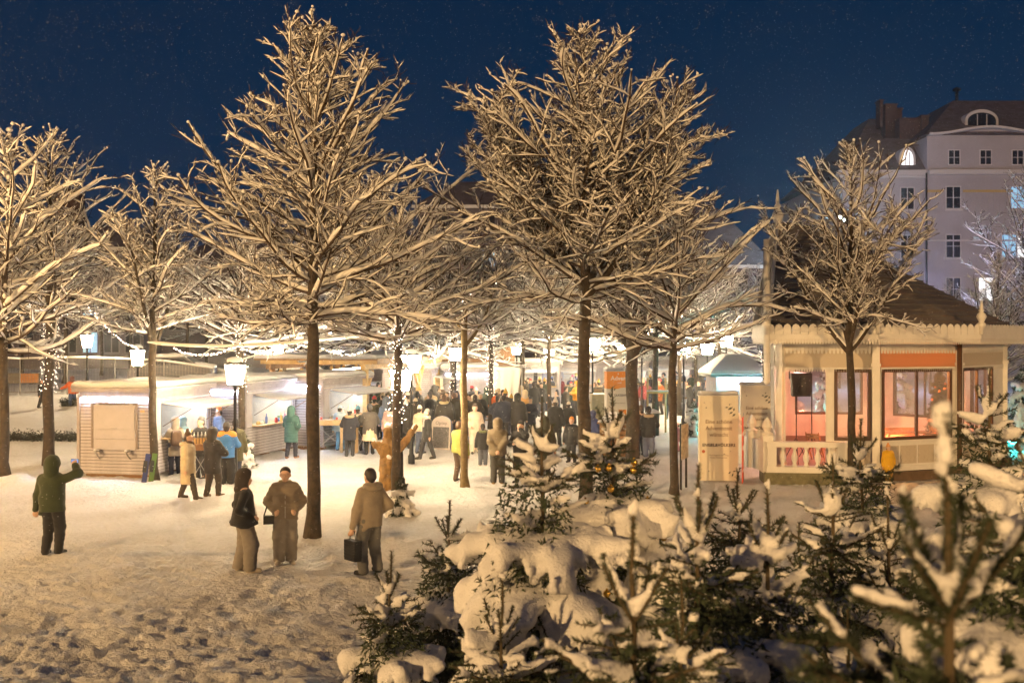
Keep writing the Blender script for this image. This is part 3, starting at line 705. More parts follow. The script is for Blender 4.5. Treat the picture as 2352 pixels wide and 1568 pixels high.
def jar_mesh(kind):
    m = MB()
    if kind == 0: m.lathe([(.045, 0), (.05, .02), (.05, .10), (.035, .125), (.038, .13), (.038, .155)], 10)
    elif kind == 1: m.lathe([(.035, 0), (.037, .02), (.037, .17), (.014, .22), (.014, .29)], 10)
    elif kind == 2: m.box((0, 0, .07), (.16, .10, .14)); m.box((0, 0, .147), (.17, .105, .012))
    else: m.lathe([(.0, .0), (.06, 0), (.075, .07), (.065, .075)], 10); m.ball((0, 0, .075), (.06, .06, .035), 8, 5)
    return m.mesh('ware', True)
JARS = [jar_mesh(i) for i in range(4)]
def stock(where, c, rz, z0, seed, L=HL, n=26):
    rng = np.random.default_rng(seed); R = rotm('z', rz)
    nm = ['small jar', 'bottle', 'gift box', 'bowl']; cn = ['red', 'cream', 'green', 'amber', 'blue', 'pink']; seen = set()
    for i in range(n):
        for _ in range(40):
            k = int(rng.integers(0, 4)); lvl = int(rng.integers(0, 4)); ci = int(rng.integers(0, 6)); lb = '%s %s %s %s' % (cn[ci], nm[k], ['on the counter of', 'on the lowest shelf of', 'on the middle shelf of', 'on the top shelf of'][lvl], where)
            if lb not in seen: break
        seen.add(lb)
        x = -L / 2 + .6 + (L - 1.0) * (i + rng.uniform(0, .6)) / n
        y = (-HW / 2 - .12 + rng.uniform(-.1, .2)) if lvl == 0 else HW / 2 - .18
        z = [1.02, 1.27, 1.64, 1.97][lvl]
        p = R @ np.array([x, y, 0]); me = JARS[k]
        o = bpy.data.objects.new(['jar', 'bottle', 'gift_box', 'bowl'][k], me); COL.objects.link(o)
        if not me.materials: me.materials.append(None)
        o.material_slots[0].link = 'OBJECT'; o.material_slots[0].material = GOODCOL[ci]
        o.location = (c[0] + p[0], c[1] + p[1], z0 + z); o.rotation_euler = (0, 0, rng.uniform(0, 3)); o.scale = (1.15,) * 3
        tag(o, lb, 'ware', 'wares in ' + where)
H1 = hut('front grey-brown wooden hut with a closed hatch in its end wall', (-10.19, 28.2), .19, end='hatch')
H2 = hut('second wooden hut in the row, grey door in its end wall', (-8.74, 32.6), .27)
H3 = hut('third wooden hut in the row, behind the high wooden table', (-6.75, 35.5), .36)
stock('the front hut', H1[1], H1[2], H1[3], 1); stock('the second hut', H2[1], H2[2], H2[3], 2, n=34); stock('the third hut', H3[1], H3[2], H3[3], 3, n=34)
H4 = hut('small hut with a snowy awning behind the lanterns', (PX(992, 47), 46.5), .15, detail=False, led=False, warm=True)
H5 = hut('closed hut with a white light bar beside the white tent flap', (PX(1130, 47.5), 47.5), .02, detail=False)
stock('the hut by the tent flap', H5[1], H5[2], H5[3], 5, n=10)
# huts at the back turn their lit counters to the viewer
for lb, x, d, rot in [('far lit hut with open counter left of the back row', 1225, 60, .15), ('far lit hut with open counter behind the slatted table', 1306, 62, .0),
                      ('far lit hut with open counter behind the advertising pillar', 1420, 64, -.1), ('far lit hut with open counter left of the glaring lamp', 1520, 66, -.12)]:
    c = np.array([PX(x, d), d]); t = math.pi / 2 + rot
    u = np.array([math.sin(t), math.cos(t)]); v = np.array([-math.cos(t), math.sin(t)])
    hut(lb, c - u * HL / 2 - v * HW / 2, t, detail=False, led=True)
# white tent flap beside the closed hut
tf = thing('tent_flap', 'white canvas tent flap hanging beside the closed hut', 'tent', (PX(1152, 46.6), 46.6, gz(-1, 46.6)))
m = MB(); nX, nZ = 16, 10; V = []
for i in range(nX):
    for k in range(nZ):
        x = -.55 + 1.5 * i / (nX - 1); z = 2.6 * k / (nZ - 1)
        V.append((x * (.55 + .45 * (k / (nZ - 1)) ** .8), .12 * math.sin(i * 1.7) * (1 - k / nZ) + .05 * math.sin(i * .6), z))
Q = [(i * nZ + k, (i + 1) * nZ + k, (i + 1) * nZ + k + 1, i * nZ + k + 1) for i in range(nX - 1) for k in range(nZ - 1)]
m.add(V, Q); W = mat('white_canvas', (.78, .76, .72), .8); cv = m.build('canvas', W, tf, True)
sm = cv.modifiers.new('thick', 'SOLIDIFY'); sm.thickness = .01
m = MB(); m.cyl((-.55, 0, 0), (-.55, 0, 2.7), .02); m.cyl((.95, 0, 0), (.95, 0, 2.7), .02); m.cyl((-.55, 0, 2.65), (.95, 0, 2.65), .02); m.build('pole', STEEL, tf)
# ------------------------------------------------------------------ kiosk with a pyramid roof
k = thing('market_kiosk', 'square plank kiosk with snowy pyramid roof and white light bar', 'market stall', (PX(1697, 42.5), 43.5, gz(8, 42)), .02)
m = MB(); m.mm((-1.0, -1, 0), (1.0, 1, 2.3)); m.build('wall', PLANK, k)
for i in range(24):
    link('board', board(1.9), None, k, (0, -1.024, .03 + i * .0945))
m = MB(); m.mm((-.4, -1.06, .9), (.4, -1.0285, 1.75)); m.build('shutter', PANEL, k)
m = MB(); m.mm((-.85, -1.12, 2.18), (.85, -1.06, 2.25)); m.build('light_bar', COOL, k)
ZT = 2.3; q = 1.28
m = MB(); m.add([(-q, -q, ZT), (q, -q, ZT), (q, q, ZT), (-q, q, ZT), (-q, -q, ZT + .12), (q, -q, ZT + .12), (q, q, ZT + .12), (-q, q, ZT + .12)], MB.BF)
m.add([(-q, -q, ZT + .121), (q, -q, ZT + .121), (q, q, ZT + .121), (-q, q, ZT + .121), (-.45, -.45, ZT + .85), (.45, -.45, ZT + .85), (.45, .45, ZT + .85), (-.45, .45, ZT + .85)], MB.BF)
r_ = m.build('roof', mat('grey_roofing', (.16, .17, .18), .7), k)
snow_pad('roof_snow', 2.56, 2.56, .09, (0, 0, ZT + .125), r_, zf=lambda X, Y: np.minimum(.74, np.maximum(0, (1.31 - np.maximum(np.abs(X), np.abs(Y))) * .86)), seed=5, over=.02, nx=40, ny=40)
# ------------------------------------------------------------------ open timber shelter
A = np.array([-5.5, 38.0]); Bv = np.array([-3.4, 48.0]); ux = nrm(Bv - A); nx_ = np.array([-ux[1], ux[0]])
sh = thing('timber_shelter', 'open shelter of yellow timber posts and braces with a snowy roof', 'shelter', (A[0], A[1], gz(*A)), math.atan2(ux[1], ux[0]))
LN = float(np.linalg.norm(Bv - A)); DP = 4.0; HT = 2.75
for i, px in enumerate((.15, LN * .36, LN * .68, LN - .15)):
    for py in (.15, DP):
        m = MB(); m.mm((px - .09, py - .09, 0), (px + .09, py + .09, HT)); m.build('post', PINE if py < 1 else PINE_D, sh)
        for s in (-1, 1):
            if 0 < px + s * .8 < LN:
                m = MB(); m.bar((px + s * .09, py, HT - .85), (px + s * .8, py, HT - .08), .1, .12); m.build('brace', PINE, sh)
m = MB(); m.mm((-.2, .05, HT), (LN + .2, .25, HT + .2)); m.build('front_beam', PINE, sh)
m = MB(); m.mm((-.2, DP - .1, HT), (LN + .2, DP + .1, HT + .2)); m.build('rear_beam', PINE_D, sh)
for i in range(13):
    m = MB(); x = i * LN / 12; m.mm((x - .05, -.35, HT + .201), (x + .05, DP + .4, HT + .35)); m.build('rafter', PINE_D if i % 3 else PINE, sh)
m = MB(); m.mm((-.4, -.5, HT + .351), (LN + .4, DP + .5, HT + .42)); m.mm((-.4, -.53, HT + .22), (LN + .4, -.501, HT + .44)); rf = m.build('roof', PINE_D, sh)
snow_pad('roof_snow', LN + .8, DP + 1.0, .16, (LN / 2, DP / 2, HT + .421), rf, seed=9, over=.03, nx=50, ny=26)
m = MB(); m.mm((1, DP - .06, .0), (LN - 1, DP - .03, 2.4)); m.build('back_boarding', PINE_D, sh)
m = MB(); m.mm((.6, 1.9, HT - .1), (LN - .6, 1.96, HT - .05)); m.build('tube_light', WARMTUBE, sh)
# ------------------------------------------------------------------ the cream pavilion on the right
CREAM = mat('cream_paint', (.78, .76, .72), .6, bump=(30, .15, .006), var=(3, .06))
CREAM_SHADE = mat('cream_fretwork_shade', (.56, .50, .42), .7)  # the same cream darkened: shade behind lace and carving put into the colour
BROWN = mat('brown_window_frame', (.09, .045, .022), .5)
SLATE = mat('dark_slate', (.12, .10, .095), .8, bump=(14, .6, .02), var=(2.5, .3, (.17, .16, .16)))
GLASS = mat('window_glass', (.9, .92, .95), .03, alpha=.12, spec=.6)
PFLOOR = mat('pavilion_floor', (.30, .16, .10), .6)
pav = thing('pavilion', 'ornate cream wooden pavilion with dark steep roof, glazed sides and a balustraded porch', 'pavilion', (0, 0, 0))
PV = [(7.55, 28.0), (10.12, 27.7), (12.85, 28.7), (15.4, 31.2), (15.8, 34.6), (13.6, 37.2), (10.0, 37.4), (9.2, 35.2), (8.3, 31.4)]
PZ0, PWT, PWB, PEAVE = .30, 3.12, 1.13, 3.95
PV = [np.array(p) for p in PV]; NP = len(PV); PC = sum(PV) / NP
def wallpt(a, b, s, z, off=0.0):
    u = nrm(b - a); n = np.array([u[1], -u[0]]); p = a + u * s + n * off; return np.array([p[0], p[1], z])
def wbox(mb, a, b, s0, s1, z0, z1, o0, o1):
    V = [wallpt(a, b, s, z, o) for z in (z0, z1) for s, o in ((s0, o1), (s1, o1), (s1, o0), (s0, o0))]
    mb.add(V, MB.BF)
def fret_strip(mb, a, b, s0, s1, ztop, depth, pitch, off, tooth=.5):
    "hanging scalloped lace board: row of pointed tongues"
    n = max(2, int((s1 - s0) / pitch)); p = (s1 - s0) / n
    for i in range(n):
        c = s0 + (i + .5) * p; w = p * .46
        prof = [(-w, 0), (w, 0), (w, -depth * .45), (w * .6, -depth * .62), (w * .75, -depth * .78), (0, -depth), (-w * .75, -depth * .78), (-w * .6, -depth * .62), (-w, -depth * .45)]
        F = [wallpt(a, b, c + x, ztop + z, off + .02) for x, z in prof]; K = [wallpt(a, b, c + x, ztop + z, off) for x, z in prof]; k = len(F)
        mb.add(F + K, [tuple(range(k))[::-1], tuple(range(k, 2 * k))] + [(j, (j + 1) % k, k + (j + 1) % k, k + j) for j in range(k)])
# platform
m = MB(); base = [p + nrm(p - PC) * .25 for p in PV]
m.prism([(p[0], p[1]) for p in base], PZ0 - .04, (0, 0, 0), (1, 0, 0), (0, 1, 0)); m.build('platform', mat('platform_boards', (.13, .085, .05), .8, var=(4, .3)), pav)
m = MB(); m.prism([(p[0], p[1]) for p in PV], .03, (0, 0, PZ0), (1, 0, 0), (0, 1, 0)); m.build('floor', PFLOOR, pav)
# corner posts
for i, p in enumerate(PV):
    m = MB(); a = math.atan2(p[1] - PC[1], p[0] - PC[0]); m.box((p[0], p[1], (PZ0 + PEAVE) / 2 + .02), (.2, .2, PEAVE - PZ0 - .04), a); m.box((p[0], p[1], PWT + .12), (.26, .26, .08), a); m.box((p[0], p[1], PZ0 + .12), (.27, .27, .2), a)
    m.build('corner_post', CREAM, pav)
def facet(i, openings, transom=None):
    a, b = PV[i], PV[(i + 1) % NP]; L = float(np.linalg.norm(b - a))
    m = MB(); wbox(m, a, b, .1, L - .1, PWT + .001, PEAVE - .01, -.05, .02)
    m.build('frieze', CREAM_SHADE if not transom else transom, pav)
    m = MB(); wbox(m, a, b, .1, L - .1, PWT + .62, PWT + .70, .0201, .06); fret_strip(m, a, b, .12, L - .12, PWT + .62, .20, .105, .025); m.build('lace_board', CREAM, pav)
    m = MB(); fret_strip(m, a, b, .12, L - .12, PWT + .05, .13, .07, .025); m.build('lower_lace', CREAM, pav)
    if openings == 'blank':
        m = MB(); wbox(m, a, b, .1, L - .1, PZ0 + .01, PWT, -.04, .02); m.build('wall', CREAM, pav); return
    prev = .1
    solid = MB()
    for (s0, s1, kind) in openings:
        if s0 > prev: wbox(solid, a, b, prev, s0, PZ0 + .01, PWT, -.05, .02)
        prev = s1
        if kind == 'open': continue
        wbox(solid, a, b, s0, s1, PZ0 + .01, PWB, -.05, .02)
        w = MB(); fw = .09
        wbox(w, a, b, s0, s1, PWB, PWB + fw, -.06, .045); wbox(w, a, b, s0, s1, PWT - fw, PWT - .001, -.06, .045); wbox(w, a, b, s0, s0 + fw, PWB + fw, PWT - fw, -.06, .045); wbox(w, a, b, s1 - fw, s1, PWB + fw, PWT - fw, -.06, .045)
        wf = w.build('window_frame', BROWN, pav)
        if s1 - s0 > 1.3:
            w = MB(); c = (s0 + s1) / 2; wbox(w, a, b, c - .03, c + .03, PWB + fw, PWT - fw, -.05, .03); w.build('mullion', BROWN, wf)
            for q0, q1 in ((s0 + fw, c - .03), (c + .03, s1 - fw)):
                g = MB(); wbox(g, a, b, q0, q1, PWB + fw, PWT - fw, -.006, .0); g.build('pane', GLASS, wf)
        else:
            g = MB(); wbox(g, a, b, s0 + fw, s1 - fw, PWB + fw, PWT - fw, -.006, .0); g.build('pane', GLASS, wf)
        # carved panel below the window
        np_ = max(1, int((s1 - s0) / .55)); pw = (s1 - s0) / np_
        for q in range(np_):
            e = MB(); c0, c1 = s0 + q * pw + .03, s0 + (q + 1) * pw - .03
            wbox(e, a, b, c0, c1, PZ0 + .16, PWB - .16, .0201, .034)
            for gx in range(4):
                for gy in range(6):
                    sx = c0 + (gx + .5) * (c1 - c0) / 4 + (.02 if gy % 2 else -.02); zz = PZ0 + .22 + gy * .075
                    wbox(e, a, b, sx - .025, sx + .025, zz, zz + (.03 if (gx + gy) % 2 else .05), .0341, .055)
            e.build('carved_panel', CREAM_SHADE, pav)
    if prev < L - .1: wbox(solid, a, b, prev, L - .1, PZ0 + .01, PWT, -.05, .02)
    if solid.V: solid.build('wall', CREAM, pav)
    t = MB(); wbox(t, a, b, .05, L - .05, PZ0 - .03, PZ0 + .10, .021, .09); wbox(t, a, b, .1, L - .1, PWB - .10, PWB - .03, .021, .06); t.build('rail', CREAM, pav)
TRANS = mat('orange_lit_cloth', (.62, .48, .32), .8)
tn = TRANS.node_tree; tb = tn.nodes.new('ShaderNodeBsdfTranslucent'); tb.inputs[0].default_value = (.95, .5, .2, 1); mx = tn.nodes.new('ShaderNodeMixShader'); mx.inputs[0].default_value = .6  # orange of the lamp light put into the cloth's translucent tint
tn.links.new(tn.nodes['Principled BSDF'].outputs[0], mx.inputs[1]); tn.links.new(tb.outputs[0], mx.inputs[2]); tn.links.new(mx.outputs[0], tn.nodes['Material Output'].inputs[0])
facet(0, [(.14, 1.24, 'open'), (1.46, 2.46, 'win')])
facet(1, [(.18, 2.66, 'win')], TRANS)
facet(2, [(.25, 2.6, 'win')])
facet(3, [(.3, 2.9, 'win')]); facet(4, [(.3, 2.7, 'win')]); facet(5, [(.5, 3.0, 'win')]); facet(6, [(.4, 2.6, 'win')]); facet(7, [(.5, 1.6, 'win')]); facet(8, [(.3, 3.1, 'open')])
# downpipe
m = MB(); p = PV[2] + np.array([-.02, -.16]); m.cyl((p[0], p[1], .1), (p[0], p[1], 3.9), .07, .07, 10); m.build('downpipe', BROWN, pav, True)
# eaves and roof
EV = [p + nrm(p - PC) * .85 for p in PV]; AP = np.array([9.4, 32.4, 7.75]); GA = np.array([8.35, 31.3, 7.6])
m = MB()
for i in range(NP):
    a, b = EV[i], EV[(i + 1) % NP]; L = float(np.linalg.norm(b - a)); wbox(m, a, b, 0, L, PEAVE, PEAVE + .14, -.1, .0)
m.build('eave_board', CREAM, pav)
m = MB()
for i in range(NP):
    a, b = EV[i], EV[(i + 1) % NP]; L = float(np.linalg.norm(b - a)); fret_strip(m, a, b, .02, L - .02, PEAVE - .005, .14, .075, -.06)
m.build('eave_lace', CREAM, pav)
m = MB()
for i in range(NP):                                          # scalloped cresting above the gutter
    a, b = EV[i], EV[(i + 1) % NP]; L = float(np.linalg.norm(b - a)); n = int(L / .22)
    for q in range(n):
        s = (q + .5) * L / n; w = L / n * .48; pr = [(-w, 0), (w, 0), (w, .16), (w * .7, .25), (0, .29), (-w * .7, .25), (-w, .16)]
        F = [wallpt(a, b, s + x, PEAVE + .141 + z, -.02) for x, z in pr]; K = [wallpt(a, b, s + x, PEAVE + .141 + z, -.045) for x, z in pr]; k = 7
        m.add(F + K, [tuple(range(k))[::-1], tuple(range(k, 2 * k))] + [(j, (j + 1) % k, k + (j + 1) % k, k + j) for j in range(k)])
m.build('cresting', CREAM, pav)
EI = [p + nrm(p - PC) * .72 for p in PV]
m = MB(); V = [np.array([p[0], p[1], PEAVE + .16]) for p in EI] + [AP, GA]; ia, ig = NP, NP + 1
F = [(i, (i + 1) % NP, ia) for i in range(NP - 2)] + [(0, ia, ig), (NP - 2, ig, ia), (NP - 2, NP - 1, ig), (NP - 1, 0, ig)]
F = [f for f in F if f not in ()]
m.add(V, F + [tuple(range(NP))[::-1]]); roof = m.build('roof', SLATE, pav)
# slate courses
sl = MB()
for i in range(NP - 2):
    a = np.array([*EI[i], PEAVE + .17]); b = np.array([*EI[i + 1], PEAVE + .17])
    for q in range(1, 22):
        t = q / 22; p0 = a + (AP - a) * t; p1 = b + (AP - b) * t; n = nrm(np.cross(b - a, AP - a)); sl.bar(p0 + n * .012, p1 + n * .012, .02, .05, up=n)
sl.build('slate_courses', SLATE, roof)
# thin snow along the lower roof edge
for i in (0, 1, 2):
    a = np.array([*EI[i], PEAVE + .18]); b = np.array([*EI[i + 1], PEAVE + .18]); L = np.linalg.norm(b - a)
    n = nrm(np.cross(b - a, AP - a)); pr = []
    for q in range(30): 
        t = (q + .5) / 30; c = a + (b - a) * t + (AP - a) * .02; pr.append((c + n * .03, .06 + .02 * math.sin(q * 2.1), c + (b - a) / 30 + n * .03, .06))
    link('roof_snow', blob(pr, .04, .02, name='roof_snow'), SNOW, roof)
# turned finials and pendants
def finial(x, y, z, h, r, nm='finial'):
    m = MB(); m.lathe([(r * .5, 0), (r * .5, h * .2), (r, h * .24), (r * 1.1, h * .3), (r * .55, h * .36), (r * .9, h * .45), (r * 1.15, h * .52), (r * .9, h * .6), (r * .4, h * .66), (r * .7, h * .7), (r * .35, h * .75), (r * .45, h * .8), (.02, h)], 12, (x, y, z)); return m.build(nm, CREAM, pav, True)
finial(GA[0], GA[1], 6.9, 1.75, .16)
for i in (0, 1, 2, 3): finial(EV[i][0], EV[i][1], PEAVE + .14, .95, .12)
m = MB(); m.lathe([(.03, -1.3), (.10, -1.2), (.07, -1.1), (.09, -.7), (.09, .9), (.15, 1.0), (.10, 1.1), (.09, 2.7)], 10, (EV[0][0] + .02, EV[0][1] + .03, PEAVE + .05)); m.build('hanging_post', CREAM, pav, True)
# gable ornament on the left
m = MB(); m.bar((EI[8][0], EI[8][1], PEAVE + .2), GA, .08, .3); m.bar((EI[0][0], EI[0][1], PEAVE + .2), GA, .08, .3); m.build('barge_board', CREAM, pav)
# porch: balustrade in front of the open bay
a = np.array([7.05, 27.25]); b = np.array([9.0, 27.05]); L = float(np.linalg.norm(b - a))
m = MB(); wbox(m, a, b, -.15, L + .15, 0, .32, -.9, .15); m.build('porch_plinth', mat('mossy_stone', (.16, .15, .09), .9, var=(5, .4), bump=(20, .6, .02)), pav)
m = MB(); wbox(m, a, b, -.1, L + .1, .321, .48, -.3, .1); wbox(m, a, b, -.1, L + .1, 1.02, 1.16, -.16, .12); m.build('porch_rail', CREAM, pav)
for s in (0.05, L - .05):
    m = MB(); wbox(m, a, b, s - .12, s + .12, .481, 1.019, -.14, .1); m.build('newel', CREAM, pav)
for q in range(5):
    s = .36 + q * (L - .72) / 4; p = wallpt(a, b, s, 0, -.02); m = MB(); m.lathe([(.07, .481), (.07, .52), (.045, .56), (.085, .68), (.09, .76), (.045, .88), (.04, .95), (.07, .98), (.07, 1.018)], 10, (p[0], p[1], 0)); m.build('baluster', CREAM, pav, True)
a2 = np.array([6.7, 29.6]); m = MB(); wbox(m, a2, a, 0, 2.3, .3, 1.15, -.06, .06); m.build('porch_side', CREAM, pav)
for s in (0, 1.1, 2.2):
    p = wallpt(a2, a, s, 0); m = MB(); m.box((p[0], p[1], .8), (.28, .28, 1.0)); m.lathe([(.15, 1.3), (.17, 1.36), (.08, 1.42), (.14, 1.55), (.10, 1.68), (.02, 1.8)], 10, (p[0], p[1], 0)); m.build('newel', CREAM, pav)
# ------------------------------------------------------------------ things inside and at the pavilion
sp = thing('loudspeaker', 'black loudspeaker hanging in the open bay of the pavilion', 'loudspeaker', (PX(1837, 28.9), 28.9, 2.30))
m = MB(); m.add([(-.26, -.2, 0), (.26, -.2, 0), (.20, .2, 0), (-.20, .2, 0), (-.30, -.22, .68), (.30, -.22, .68), (.24, .2, .68), (-.24, .2, .68)], MB.BF); m.build('cabinet', BLACK, sp)
m = MB(); m.cyl((0, -.235, .2), (0, -.215, .2), .14, .14, 16); m.cyl((0, -.235, .5), (0, -.215, .5), .09, .09, 16); m.build('driver', IRON, sp)
m = MB(); m.bar((-.3, 0, .5), (-.3, 0, 1.0), .03, .03); m.bar((.3, 0, .5), (.3, 0, 1.0), .03, .03); m.build('bracket', IRON, sp)
def stand(label, x, y, h):
    t = thing('tripod_stand', label, 'stand', (x, y, PZ0 + .03))
    m = MB(); m.cyl((0, 0, .35), (0, 0, h), .018); m.build('pole', BLACK, t)
    for k in range(3):
        a = k * 2.094 + .4; m = MB(); m.cyl((math.cos(a) * .4, math.sin(a) * .4, 0), (0, 0, .75), .012, .012, 6); m.build('leg', BLACK, t)
stand('thin black stand right behind the porch balustrade', PX(1829, 29.2), 29.2, 2.2); stand('black tripod stand behind the folding chair', PX(1869, 30.2), 30.4, 2.5)
def folding_chair(label, x, y, rz):
    t = thing('folding_chair', label, 'chair', (x, y, PZ0 + .03), rz)
    for s in (-.2, .2):
        m = MB(); m.bar((s, -.22, 0), (s, .2, .85), .025, .04); m.build('leg', PINE_D, t)
        m = MB(); m.bar((s * .9, .25, 0), (s * .9, -.2, .46), .025, .04); m.build('leg', PINE_D, t)
    for q in range(5):
        m = MB(); m.box((0, -.2 + q * .085, .46), (.42, .06, .02)); m.build('seat_slat', PINE_D, t)
    for q in range(2):
        m = MB(); m.box((0, .165 + q * .035, .70 + q * .09), (.42, .02, .06)); m.build('back_slat', PINE_D, t)
folding_chair('brown slatted folding chair in the open bay of the pavilion', PX(1872, 29.7), 29.7, 2.4)
bn = thing('beer_bench', 'brown folding table standing inside the pavilion window', 'table', (PX(2065, 31), 30.6, PZ0 + .03), .1)
m = MB(); m.box((0, 0, .76), (1.5, .5, .04)); m.build('table_top', PINE_D, bn)
for s in (-.55, .55):
    m = MB(); m.bar((s, -.2, 0), (s, .2, .74), .04, .04); m.build('leg', PINE_D, bn); m = MB(); m.bar((s, .2, 0), (s, -.2, .74), .04, .04); m.build('leg', PINE_D, bn)
m = MB(); m.mm((-.7, .4, .42), (.7, .65, .46)); m.mm((-.7, .62, .5), (.7, .65, .85)); m.build('bench', PINE_D, bn)
# stage lamps inside
for lb, p, col, st, r in [('red stage lamp on the floor inside the pavilion', (12.0, 31.0, .75), (1.0, .14, .05), 2400, .10), ('warm stage lamp under the pavilion ceiling', (11.2, 32.5, 3.4), (1.0, .40, .27), 420, .16),
                          ('orange stage lamp behind the transom of the pavilion', (11.7, 29.2, 3.5), (1.0, .38, .08), 1500, .10), ('pink stage lamp above the open bay of the pavilion', (8.8, 30.6, 3.3), (1.0, .45, .38), 320, .12)]:
    t = thing('stage_lamp', lb, 'lamp', p); m = MB(); m.ball((0, 0, 0), r, 10, 8); m.build('bulb', mat('stage_%d_%d' % (st, int(col[1] * 100)), (1, .8, .7), .4, emit=(col, st)), t, True)
    m = MB(); m.lathe([(r * .5, r * .9), (r * 1.1, r * .95), (r * 1.1, r * 1.5), (r * .4, r * 1.8)], 10); m.build('housing', BLACK, t)
# ------------------------------------------------------------------ buildings around the square
PLASTER = mat('villa_plaster', (.46, .43, .52), .85, var=(.25, .12))
PLASTER_D = mat('house_plaster', (.16, .14, .165), .9, var=(.3, .2))
ROOFT = mat('frosted_roof_tiles', (.13, .095, .10), .85, bump=(9, .5, .05), var=(1.5, .25, (.22, .19, .22)))
DARKGL = mat('dark_pane', (.02, .02, .03), .12)
LITGL = mat('lit_pane', (.9, .9, .8), .4, emit=((.95, .95, 1.0), 1.6, 1))
LITCOOL = mat('cool_lit_pane', (.5, .7, .9), .4, emit=((.25, .62, 1.0), .8, 1))
WHITE = mat('white_window_frame', (.66, .63, .70), .6); GREYF = mat('grey_window_frame', (.22, .2, .23), .7)
def window(parent, x, y, z, w, h, lit=None, muntin=(1, 2), trim=True, n=(0, -1), arch=False, fm=None):
    "a casement set on the wall plane whose outward normal is n; x,y,z: lower middle, in the parent's frame"
    nx, ny = n; tx, ty = -ny, nx
    def bx(mb, s0, s1, z0, z1, o0, o1):
        mb.add([(x + tx * s + nx * o, y + ty * s + ny * o, z + q) for q in (z0, z1) for s, o in ((s0, o1), (s1, o1), (s1, o0), (s0, o0))], MB.BF)
    f = MB(); t = .09
    bx(f, -w / 2 - t, -w / 2, -t, h + t, -.05, .06); bx(f, w / 2, w / 2 + t, -t, h + t, -.05, .06); bx(f, -w / 2, w / 2, h, h + t, -.05, .06); bx(f, -w / 2, w / 2, -t, 0, -.05, .06)
    for i in range(1, muntin[0] + 1): s = -w / 2 + w * i / (muntin[0] + 1); bx(f, s - .04, s + .04, 0, h, -.02, .04)
    wf = f.build('window', fm or WHITE, parent)
    c = MB()
    for j in range(1, muntin[1] + 1): q = h * j / (muntin[1] + 1); bx(c, -w / 2, w / 2, q - .03, q + .03, -.015, .035)
    if muntin[1]: c.build('muntin', WHITE, wf)
    g = MB(); bx(g, -w / 2, w / 2, 0, h, -.03, .01); g.build('pane', lit or DARKGL, wf)
    if trim:
        s = MB(); bx(s, -w / 2 - .2, w / 2 + .2, -.24, -t - .002, .0, .16); s.build('sill', WHITE, wf)
    return wf
VD = 95.0; VS = VD / FD
def vx(x): return (x - CX) * VS
def vz(y): return CAMZ - (y - HY) * VS
villa = thing('villa', 'white four-storey villa with curved gable and dark hipped roofs', 'building', (vx(1935), VD, 0))
X0 = vx(1935); ve = lambda x: vx(x) - X0
xl, xr, xg = 0.0, ve(2620), ve(2124)
m = MB(); m.mm((xl, 0, 0), (xr, 22, vz(400))); m.build('wall', PLASTER, villa)
ga, gm, gb = ve(2124), ve(2262), ve(2400); gy = -.6
arch = [(ga, 0)] + [(gb, 0), (gb, vz(316))]
for i in range(0, 25):
    t = 1 - i / 24; xx = ga + (gb - ga) * t; c = math.cos((t - .5) * 2 * math.pi); arch.append((xx, vz(316) + (vz(300) - vz(316)) * max(0, .5 + .5 * c) ** 1.1))
m = MB(); m.prism(arch, -(.6 + 3), (0, gy, 0), (1, 0, 0), (0, 0, 1)); m.build('gable_wall', PLASTER, villa)
m = MB()
pts = arch[2:]; 
for i in range(len(pts) - 1):
    p, q = pts[i], pts[i + 1]; m.bar((p[0], gy - .25, p[1] + .12), (q[0], gy - .25, q[1] + .12), .9, .22)
m.build('curved_cornice', WHITE, villa)
m = MB(); m.mm((xl - .5, -.45, vz(404)), (ga - .01, .5, vz(392))); m.mm((xl - .3, -.25, vz(409)), (ga - .01, .5, vz(404) - .01)); m.mm((ga - .01, gy - .5, vz(404)), (xr, gy, vz(394))); m.mm((xl - .1, -.12, vz(556)), (ga - .01, 0, vz(552))); m.mm((ga - .02, gy - .12, vz(556)), (xr, gy, vz(552))); m.build('cornice', WHITE, villa)
# roofs
m = MB()
def hip(b0, b1, y0, y1, z0, z1, ins, r0, r1): m.add([(b0, y0, z0), (b1, y0, z0), (b1, y1, z0), (b0, y1, z0), (r0, y0 + ins, z1), (r1, y0 + ins, z1), (r1, y1 - ins, z1), (r0, y1 - ins, z1)], MB.BF)
hip(xl - .3, ve(2250), -.3, 22, vz(391), vz(300), 4.0, ve(2030), ve(2250) - .2); hip(ve(1990), ve(2330), 4.2, 20, vz(335), vz(222), 5.5, ve(2080), ve(2200))
rf = m.build('roof', ROOFT, villa)
m = MB(); z0, z1 = vz(314), vz(200)
m.add([(ga - .4, gy - .5, z0), (gb + .4, gy - .5, z0), (gb + .4, 14, z0), (ga - .4, 14, z0), (gm - .6, 5.5, z1), (gm + 8, 5.5, z1), (gm + 8, 12, z1), (gm - .6, 12, z1)], MB.BF); m.build('gable_roof', ROOFT, villa)
for x0, x1, y0, y1, yy in [(2088, 2116, 208, 262, 6), (2118, 2138, 213, 268, 7), (2100, 2165, 256, 282, 3.6), (2150, 2168, 250, 282, 3.4), (2075, 2082, 198, 225, 6)]:
    m = MB(); m.mm((ve(x0), yy, vz(y1) - 1.5), (ve(x1), yy + 1.2, vz(y0))); m.mm((ve(x0) - .1, yy - .1, vz(y0)), (ve(x1) + .1, yy + 1.3, vz(y0) + .15)); m.build('chimney', mat('sooty_brick', (.09, .055, .05), .9, var=(3, .3)), villa)
